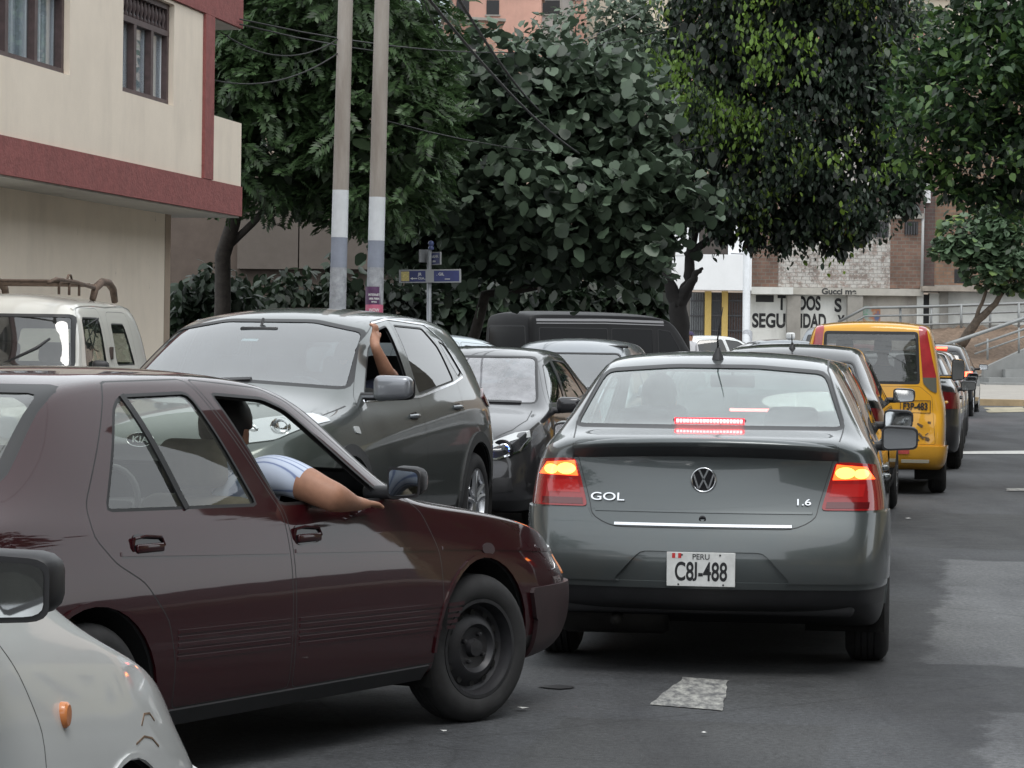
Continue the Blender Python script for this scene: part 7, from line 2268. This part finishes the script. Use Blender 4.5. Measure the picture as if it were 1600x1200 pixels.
# ================================================================ poles, sign, cables
m, nt, b = _new('raw pole concrete')
n = noise(nt, 2.2, 7, .7, stretch=(1, 1, .15)); n2 = noise(nt, 40, 3)
r_ = ramp(nt, n.outputs['Fac'], [(.3, (.20, .17, .145)), (.5, (.30, .27, .24)), (.7, (.38, .36, .33))])
nt.links.new(r_.outputs[0], b.inputs['Base Color']); setp(b, Roughness=.9); bump(nt, b, n2.outputs['Fac'], .3, .01)
POLE = m
PWH = wallmat('white pole paint', (.56, .58, .60), .08, .35, .3, 6.)
PBL = wallmat('grey blue pole paint', (.22, .24, .29), .12, .5, .4, 6.)
PLG = wallmat('peeling pole paint', (.30, .31, .33), .3, .7, .5, 12.)
def pole(label, bot, topx, ys, d, rpx, kind=0, group='concrete utility poles'):
    """bot: px of the foot, ys: list of (py, material) from the top down"""
    base = W(bot, 540, d); base.z = gz(d)
    e = empty('utility_pole', base, 0, label, 'pole', group)
    k = d / 4400
    def at(py):
        t = (500 - py) / 500.
        px = bot + (topx - bot) * t
        return W(px, py, d) - base, (rpx - .0 * t) * k * (1 - .12 * t)
    for i in range(len(ys) - 1):
        y0, mt, nm = ys[i]; y1 = ys[i + 1][0]
        a, ra = at(y0); b_, rb = at(y1)
        if i == len(ys) - 2: b_ = Vector((b_.x, b_.y, 0)) if y1 > 600 else b_
        bm = bmesh.new(); add_tube(bm, [b_, a], [rb + .001 * (i % 2), ra + .001 * (i % 2)], 20, 0, cap=False)
        from_bm(nm, bm, mt, e, None, True)
    return e
p1 = pole('left one of the two pale concrete poles', 527, 540, [(-260, POLE, 'shaft'), (297, PWH, 'white_band'), (371, PBL, 'blue_band'), (418, PLG, 'peeling_band'), (700, None, '')], 36, 13.2)
p2 = pole('right one of the two pale concrete poles, poster pasted low on it', 585, 597, [(-260, POLE, 'shaft'), (308, PWH, 'white_band'), (376, PBL, 'blue_band'), (418, PLG, 'peeling_band'), (700, None, '')], 36.3, 13.2)
# poster wrapped round the right pole
d = 36.3; k = d / 4400
PUR = plain('purple poster', (.085, .035, .09), .5, var=.3, vs=10)
PINK = plain('pink poster foot', (.50, .12, .20), .5, var=.3, vs=6)
L0 = Vector(p2.location)
def wrap(name, y0, y1, mt, r_=.114, par=p2):
    bm = bmesh.new(); v = []
    c0 = W(585, y0, d) - L0; c1 = W(584.6, y1, d) - L0
    for i in range(17):
        a = R(-175 + i * 170 / 16)
        v.append((bm.verts.new(c0 + Vector((math.cos(a) * r_, math.sin(a) * r_, 0))), bm.verts.new(c1 + Vector((math.cos(a) * r_, math.sin(a) * r_, 0)))))
    for i in range(16): bm.faces.new((v[i][1], v[i + 1][1], v[i + 1][0], v[i][0])).smooth = True
    return from_bm(name, bm, mt, par)
po = wrap('poster', 448, 476, PUR, .1145); wrap('poster_foot', 476, 490, PINK, .1147, po)
for s_, y, sz in (('INTERNET', 461, .042), ('100% FIBRA', 467, .036), ('OPTICA', 472, .024), ('WOW', 485, .06)):
    me = text_mesh(s_, sz, .8, .001, .001)
    c0 = W(585, y, d) - L0
    for v in me.vertices:
        x = v.co.x; a = -PI / 2 + x / .116
        v.co = Vector((c0.x + math.cos(a) * (.1165 + v.co.z), c0.y + math.sin(a) * (.1165 + v.co.z), c0.z + v.co.y))
    link('poster_lettering', me, WHITEP, po)
# far poles
def thin_pole(label, pts, rad, mat, top=None):
    b0 = Vector(pts[0]); e = empty('utility_pole', b0, 0, label, 'pole')
    bm = bmesh.new(); add_tube(bm, [Vector(p) - b0 for p in pts], rad, 14); from_bm('shaft', bm, mat, e, None, True)
    return e
thin_pole('dark grey pole before the ochre house', [G(983, 605), W(983, 405, 78)], [.14, .12], plain('dark grey pole', (.07, .075, .08), .7, var=.2))
e = thin_pole('white pole beside the white building', [G(1166, 600), W(1166, 520, 86), W(1167, 380, 86)], [.13, .12, .11], PWH)
bm = bmesh.new(); add_tube(bm, [W(1168, 520, 85.8) - Vector(e.location), G(1166, 596) - Vector(e.location)], .15, 14); from_bm('grey_foot', bm, PLG, e, None, True)
bm = bmesh.new(); add_tube(bm, [W(1142, 396, 86) - Vector(e.location), W(1167, 397, 86) - Vector(e.location)], .02, 6); from_bm('bracket', bm, PLG, e, None, True)

# street name sign
d = 44.
base = W(671, 540, d); base.z = 0
sg = empty('street_sign', base, 0, 'street name sign on a grey post, four blue panels', 'sign')
def L(px, py, dd=d): return W(px, py, dd) - base
SGREY = plain('grey sign post', (.36, .38, .40), .45, .3, var=.1)
NAVY = plain('navy sign blue', (.035, .045, .16), .4, var=.15)
SFR = plain('dull sign frame', (.34, .35, .36), .5)
bm = bmesh.new(); add_tube(bm, [Vector((0, 0, 0)), L(671, 390)], .038, 14); from_bm('post', bm, SGREY, sg, None, True)
bm = bmesh.new()
c_ = L(673.5, 378)
add_lathe(bm, [(.001, -.10), (.045, -.09), (.045, -.05), (.03, -.045), (.03, -.035), (.05, 0), (.04, .035), (.001, .055)], 'z', 16, c_ - Vector((0, 0, .03)))
from_bm('finial', bm, plain('blue finial', (.10, .13, .30), .3, coat=.5), sg, None, True)
def panel(c, wd, ht, rz, th=.03):
    bm = bmesh.new()
    M = Matrix.Translation(c) @ Matrix.Rotation(rz, 4, 'Z') @ Matrix.Rotation(R(-1.2), 4, 'Y')
    add_box(bm, (0, 0, 0), (wd, th, ht), None, .004)
    bmesh.ops.transform(bm, matrix=M, verts=bm.verts)
    for f in bm.faces: f.smooth = False
    o = from_bm('sign_panel', bm, SFR, sg)
    return o, M
def face(o, M, x0, x1, z0, z1, y, mt, nm='panel_face'):
    bm = bmesh.new()
    v = [bm.verts.new(M @ Vector(p)) for p in ((x0, y, z0), (x1, y, z0), (x1, y, z1), (x0, y, z1))]
    bm.faces.new(v); return from_bm(nm, bm, mt, o)
def txt(o, M, s_, sz, x, z, y=-.020, sx=1., mt=WHITEP):
    me = text_mesh(s_, sz, sx, .001, .0015)
    me.transform(M @ face_frame((x, y, z), (1, 0, 0), (0, 0, 1)))
    link('sign_lettering', me, mt, o)
o, M = panel(L(672, 431.5, d - .06), .97, .21, 0)
face(o, M, -.455, .455, -.085, .085, -.0165, NAVY)
face(o, M, -.45, -.325, -.075, .075, -.0175, plain('yellow crest panel', (.62, .52, .20), .5, var=.3, vs=40), 'crest_panel')
face(o, M, -.07, .06, -.10, .10, -.0185, SFR, 'blank_strip')
txt(o, M, 'JR', .062, -.16, .030); txt(o, M, '. GIL', .060, .16, .028)
txt(o, M, 'CUA...', .045, -.125, -.035); txt(o, M, 'ooooo', .03, .27, -.045)
bm = bmesh.new(); v = [bm.verts.new(M @ Vector(p)) for p in ((-.31, -.019, -.035), (-.27, -.019, -.055), (-.27, -.019, -.042), (-.20, -.019, -.042), (-.20, -.019, -.028), (-.27, -.019, -.028), (-.27, -.019, -.015))]; bm.faces.new(v); from_bm('arrow', bm, WHITEP, o)
o, M = panel(L(679.5, 404, d - .03), .30, .20, R(-50))
face(o, M, -.10, .14, -.085, .085, -.0165, NAVY); txt(o, M, 'AA.HH.', .06, .02, .03); txt(o, M, 'LIMA', .04, .0, -.045)
o, M = panel(L(662.5, 400, d + .08), .25, .20, R(58))

# overhead cables
CAB = plain('black cable', (.012, .012, .012), .6)
def cable(label, a, b_, sag=.15, rad=.010, n=14):
    a = Vector(a); b_ = Vector(b_)
    o = a.copy()
    pts = [a.lerp(b_, i / n) - o - Vector((0, 0, sag * 4 * (i / n) * (1 - i / n))) for i in range(n + 1)]
    bm = bmesh.new(); add_tube(bm, pts, rad, 6)
    tag(from_bm('overhead_cable', bm, CAB, None, o, True), label, 'cable', 'overhead cables')
cable('thick cable slanting down from the top centre across the round leaved tree', W(640, -40, 24), W(905, 240, 44), .15, .016)
cable('second thick cable slanting across the round leaved tree', W(700, -30, 24), W(845, 175, 44), .10, .016)
cable('thin cable left of the two thick ones', W(655, -20, 30), W(695, 70, 40), .05, .008)
cable('upper cable from the beige house past the poles', W(375, 30, 33), W(1100, 22, 62), .6, .010)
cable('cable at the pole tops running to the right', W(375, 38, 33), W(1000, 20, 70), .7, .010)
cable('cable from the beige house to the left pole', W(345, 50, 33), W(530, 60, 36), .25, .008)
cable('lower cable rising from the beige house to the left pole', W(333, 125, 33), W(530, 82, 36), .18, .009)
cable('cable crossing the round leaved tree level', W(600, 188, 36.3), W(1180, 205, 62), .5, .008)
cable('cable from the white pole to the brick building', W(1167, 390, 86), W(1440, 290, 92), .3, .012)
# cables above the camera, mirrored in the windscreens
for i in range(4): cable('%s of four cables crossing above the street near the camera' % ['nearest', 'second', 'third', 'farthest'][i], RDP(6 + i * 2.2, -9, 6.2 + .3 * i), RDP(2 + i * 2.5, 9, 6.6 + .2 * i), .5, .012)
# ================================================================ people
def person_seated(label, c, x, y, seat_z, shirt, skinm=SKIN, hair=True, scale=1., turn=0., lean=-.12, arm=None, name='person'):
    """c: the car whose frame is used; the figure itself stays a thing of its own"""
    M = c.root
    e = empty(name, (0, 0, 0), 0, label, 'person')
    e.location = M.location; e.rotation_euler = M.rotation_euler; e.scale = M.scale
    ox = -c.L / 2
    z = seat_z
    k = scale
    J = [(x, y, z + .10, .13), (x + lean * .4, y, z + .30, (.14, .12)), (x + lean, y, z + .50, (.17, .12)), (x + lean * 1.1, y, z + .60, .07), (x + lean * 1.0, y, z + .67, .058),
         (x + lean * .9, y, z + .76, .082), (x + lean * .85, y, z + .85, .078), (x + lean * .8 + .085, y, z + .765, .018), (x + lean * .85 + .04, y, z + .71, .045),
         (x + lean, y + .19, z + .52, .065), (x + lean + .06, y + .25, z + .28, .048), (x + .30, y + .19, z + .22, .038), (x + .38, y + .17, z + .25, .028),
         (x + lean, y - .19, z + .52, .065), (x + lean + .06, y - .25, z + .28, .048), (x + .30, y - .19, z + .22, .038), (x + .38, y - .17, z + .25, .028),
         (x + .30, y + .10, z + .10, .085), (x + .48, y + .11, z + .06, .06), (x + .30, y - .10, z + .10, .085), (x + .48, y - .11, z + .06, .06)]
    E = [(0, 1), (1, 2), (2, 3), (3, 4), (4, 5), (5, 6), (5, 7), (4, 8), (2, 9), (9, 10), (10, 11), (11, 12), (2, 13), (13, 14), (14, 15), (15, 16), (0, 17), (17, 18), (0, 19), (19, 20)]
    if arm:
        drop = {13, 14, 15, 16} if arm[0] < 0 else {9, 10, 11, 12}
        keep = [i for i in range(len(J)) if i not in drop]
        mp = {o_: n_ for n_, o_ in enumerate(keep)}
        E = [(mp[a], mp[b]) for a, b in E if a in mp and b in mp]; J = [J[i] for i in keep]
        last = 2
        for q in arm[1]:
            J.append(q); E.append((last, len(J) - 1)); last = len(J) - 1
        hand = arm[2]
        for fing in hand:
            prev = last
            for q in fing: J.append(q); E.append((prev, len(J) - 1)); prev = len(J) - 1
    b = skin('body', J, E, [skinm, shirt, plain('dark trousers', (.03, .03, .04), .85)], e, 3 if arm else 2, (ox, 0, 0))
    me = b.data
    zs = z + .60
    for p in me.polygons:
        q = p.center
        if q.z < z + .12: p.material_index = 2
        elif q.z < zs:
            p.material_index = 1
            if q.x > x + .12: p.material_index = 0
        if arm and arm[3](q): p.material_index = 0
        elif arm and arm[4](q): p.material_index = 1
    if hair:
        bm = bmesh.new()
        bmesh.ops.create_uvsphere(bm, u_segments=24, v_segments=16, radius=1, matrix=Matrix.Translation((x + lean * .86 - .012, y, z + .825)) @ Matrix.Diagonal((.112, .094, .118, 1)))
        bmesh.ops.delete(bm, geom=[v for v in bm.verts if (v.co.z < z + .80 and v.co.x > x + lean * .86 + .02) or v.co.z < z + .745], context='VERTS')
        rs = random.Random(2)
        for v in bm.verts: v.co += Vector((rs.uniform(-1, 1), rs.uniform(-1, 1), rs.uniform(-1, 1))) * .0035
        from_bm('hair', bm, HAIR, e, (ox, 0, 0), True)
    for sy in (-1, 1):
        bm = bmesh.new(); add_box(bm, (x + lean * .88, y + sy * .083, z + .775), (.035, .018, .06), None, .008)
        from_bm('ear', bm, skinm, e, (ox, 0, 0), True)
    return e

# striped shirt
m, nt, b = _new('blue striped white shirt')
tc = nt.nodes.new('ShaderNodeTexCoord'); wv = nt.nodes.new('ShaderNodeTexWave')
wv.bands_direction = 'X'; wv.inputs['Scale'].default_value = 15.; wv.inputs['Distortion'].default_value = .25
nt.links.new(tc.outputs['Object'], wv.inputs['Vector'])
r_ = ramp(nt, wv.outputs['Fac'], [(.0, (.16, .20, .34)), (.08, (.26, .32, .48)), (.14, (.44, .50, .62)), (.6, (.50, .56, .68))])
nt.links.new(r_.outputs[0], b.inputs['Base Color']); setp(b, Roughness=.85)
STRIPE = m
NAVYC = plain('navy cloth', (.025, .03, .055), .9, var=.2, vs=20)
GREYC = plain('dark grey cloth', (.05, .05, .055), .9)

# passenger of the maroon car, bare forearm on the window ledge
c = MARC
A = lambda px, py, y: tuple(c.pt(px, py, y))
sh = A(428, 735, -.62); el = A(524, 778, -.88); wr = A(556, 787, -.84)
def q4(p, r_): return (p[0], p[1], p[2], r_)
hx, hy, hz_ = wr
hand = []
for i, (dy, ln) in enumerate(((-.028, .060), (-.010, .075), (.008, .078), (.026, .066))):
    hand.append([(hx + .075, hy + dy, hz_ - .002, .011), (hx + .075 + ln * .5, hy + dy * 1.1, hz_ - .006, .009), (hx + .075 + ln, hy + dy * 1.15, hz_ - .020, .0075)])
hand.append([(hx + .035, hy + .035, hz_ - .004, .012), (hx + .07, hy + .055, hz_ - .012, .010)])
shp = Vector(sh); elp = Vector(el); wrp = Vector(wr)
md = shp.lerp(elp, .5); mf = elp.lerp(wrp, .5)
cutx = (A(474, 765, -.84)[0] + A(492, 765, -.80)[0]) / 2
arm = (-1, [q4(shp, .085), q4(md + Vector((0, -.01, .0)), .070), q4(shp.lerp(elp, .78), .060), q4(elp, .060), q4(elp.lerp(wrp, .35), .048), q4(mf + Vector((0, 0, .0)), .043), q4(wrp, .028), (hx + .045, hy, hz_ - .001, (.038, .018))], hand,
       lambda q: (Vector(q) - shp).dot(elp - shp) > .50 * (elp - shp).length_squared and q.y < -.48, lambda q: q.y < -.30 and q.z > .62)
print('HEADX', A(385, 668, -.36), 'SH', sh)
person_seated('passenger of the maroon saloon in a blue striped shirt, elbow out of the window', c, XH, -.36, .36, STRIPE, SKIN2, True, arm=arm, lean=-.02)

# driver of the crossover with his hand on the roof edge
c = KIAC
A = lambda px, py, y: tuple(c.pt(px, py, y))
sh = Vector(A(612, 598, .60)); el = Vector(A(604, 582, .80)); fm = Vector(A(590, 556, .80)); wr = Vector(A(586, 541, .76)); hd = Vector(A(584, 527, .72))
hand = []
for i, dx in enumerate((-.035, -.012, .012, .034)):
    p = hd + Vector((dx, .01, .035))
    hand.append([(p.x, p.y, p.z, .013), (p.x, p.y + .0, p.z + .035, .011), (p.x, p.y - .03, p.z + .050, .0095)])
hand.append([(hd.x - .05, hd.y + .02, hd.z, .013), (hd.x - .07, hd.y + .02, hd.z + .03, .010)])
arm = (1, [q4(sh, .075), q4(sh.lerp(el, .6), .065), q4(el, .052), q4(el.lerp(wr, .45), .043), q4(wr, .031), (hd.x, hd.y, hd.z + .01, (.042, .022))], hand,
       lambda q: q.z > el.z - .02 and q.y > .58, lambda q: q.y > .30 and q.z > .80 and q.z <= el.z - .02)
person_seated('driver of the crossover in navy, raised forearm holding the roof edge', c, 2.05, .40, .52, NAVYC, SKIN2, True, arm=arm, lean=-.10)
person_seated('driver of the grey saloon, a dim figure behind the rear screen', GOLC, 2.18, .36, .40, GREYC, SKIN2, True)
person_seated('rear passenger left of centre in the yellow van', VANC, 1.22, .30, .68, GREYC, SKIN2, True)
person_seated('rear passenger near the centre of the yellow van', VANC, 1.22, -.10, .70, NAVYC, SKIN2, True)
person_seated('driver of the yellow van', VANC, 2.6, .36, .62, GREYC, SKIN2, True)

# pedestrian in a cap beside the ficus
d = 76.
p = W(1079, 530, d)
e = empty('person', (p.x, d, gz(d)), R(-60), 'walker in a dark cap and pale top beside the ficus trunk', 'person')
Hh = W(1079, 521, d).z - gz(d)
s_ = Hh / 1.72
J = [(0, 0, .95, .14), (0, 0, 1.2, .13), (0, 0, 1.40, (.17, .11)), (0, 0, 1.48, .06), (0, 0, 1.55, .06), (.01, 0, 1.63, .085), (.0, 0, 1.68, .07), (.10, 0, 1.61, .02),
     (0, .2, 1.40, .06), (.03, .25, 1.13, .045), (.15, .24, .92, .035), (.2, .24, .84, .03), (0, -.2, 1.40, .06), (-.03, -.25, 1.13, .045), (.05, -.24, .90, .035), (.08, -.24, .82, .03),
     (.0, .10, .85, .10), (.08, .10, .48, .065), (.02, .10, .10, .045), (.14, .10, .04, .035), (.0, -.10, .85, .10), (-.06, -.10, .48, .065), (-.22, -.10, .12, .045), (-.12, -.10, .04, .035)]
J = [(a * s_, b_ * s_, c_ * s_, (tuple(x * s_ for x in r_) if isinstance(r_, tuple) else r_ * s_)) for a, b_, c_, r_ in J]
E = [(0, 1), (1, 2), (2, 3), (3, 4), (4, 5), (5, 6), (5, 7), (2, 8), (8, 9), (9, 10), (10, 11), (2, 12), (12, 13), (13, 14), (14, 15), (0, 16), (16, 17), (17, 18), (18, 19), (0, 20), (20, 21), (21, 22), (22, 23)]
b = skin('body', J, E, [SKIN, plain('pale top', (.5, .5, .52), .9), plain('dark trousers', (.03, .03, .04), .85)], e, 1)
for q in b.data.polygons:
    z = q.center.z / s_
    q.material_index = 2 if z < .95 else (1 if z < 1.5 and z > .95 else 0)
bm = bmesh.new()
bmesh.ops.create_uvsphere(bm, u_segments=16, v_segments=10, radius=.105 * s_, matrix=Matrix.Translation((0, 0, 1.68 * s_)))
bmesh.ops.delete(bm, geom=[v for v in bm.verts if v.co.z < 1.665 * s_], context='VERTS')
add_box(bm, (.13 * s_, 0, 1.675 * s_), (.12 * s_, .15 * s_, .015), None, .003)
from_bm('cap', bm, plain('dark purple cap', (.04, .03, .08), .8), e, None, True)
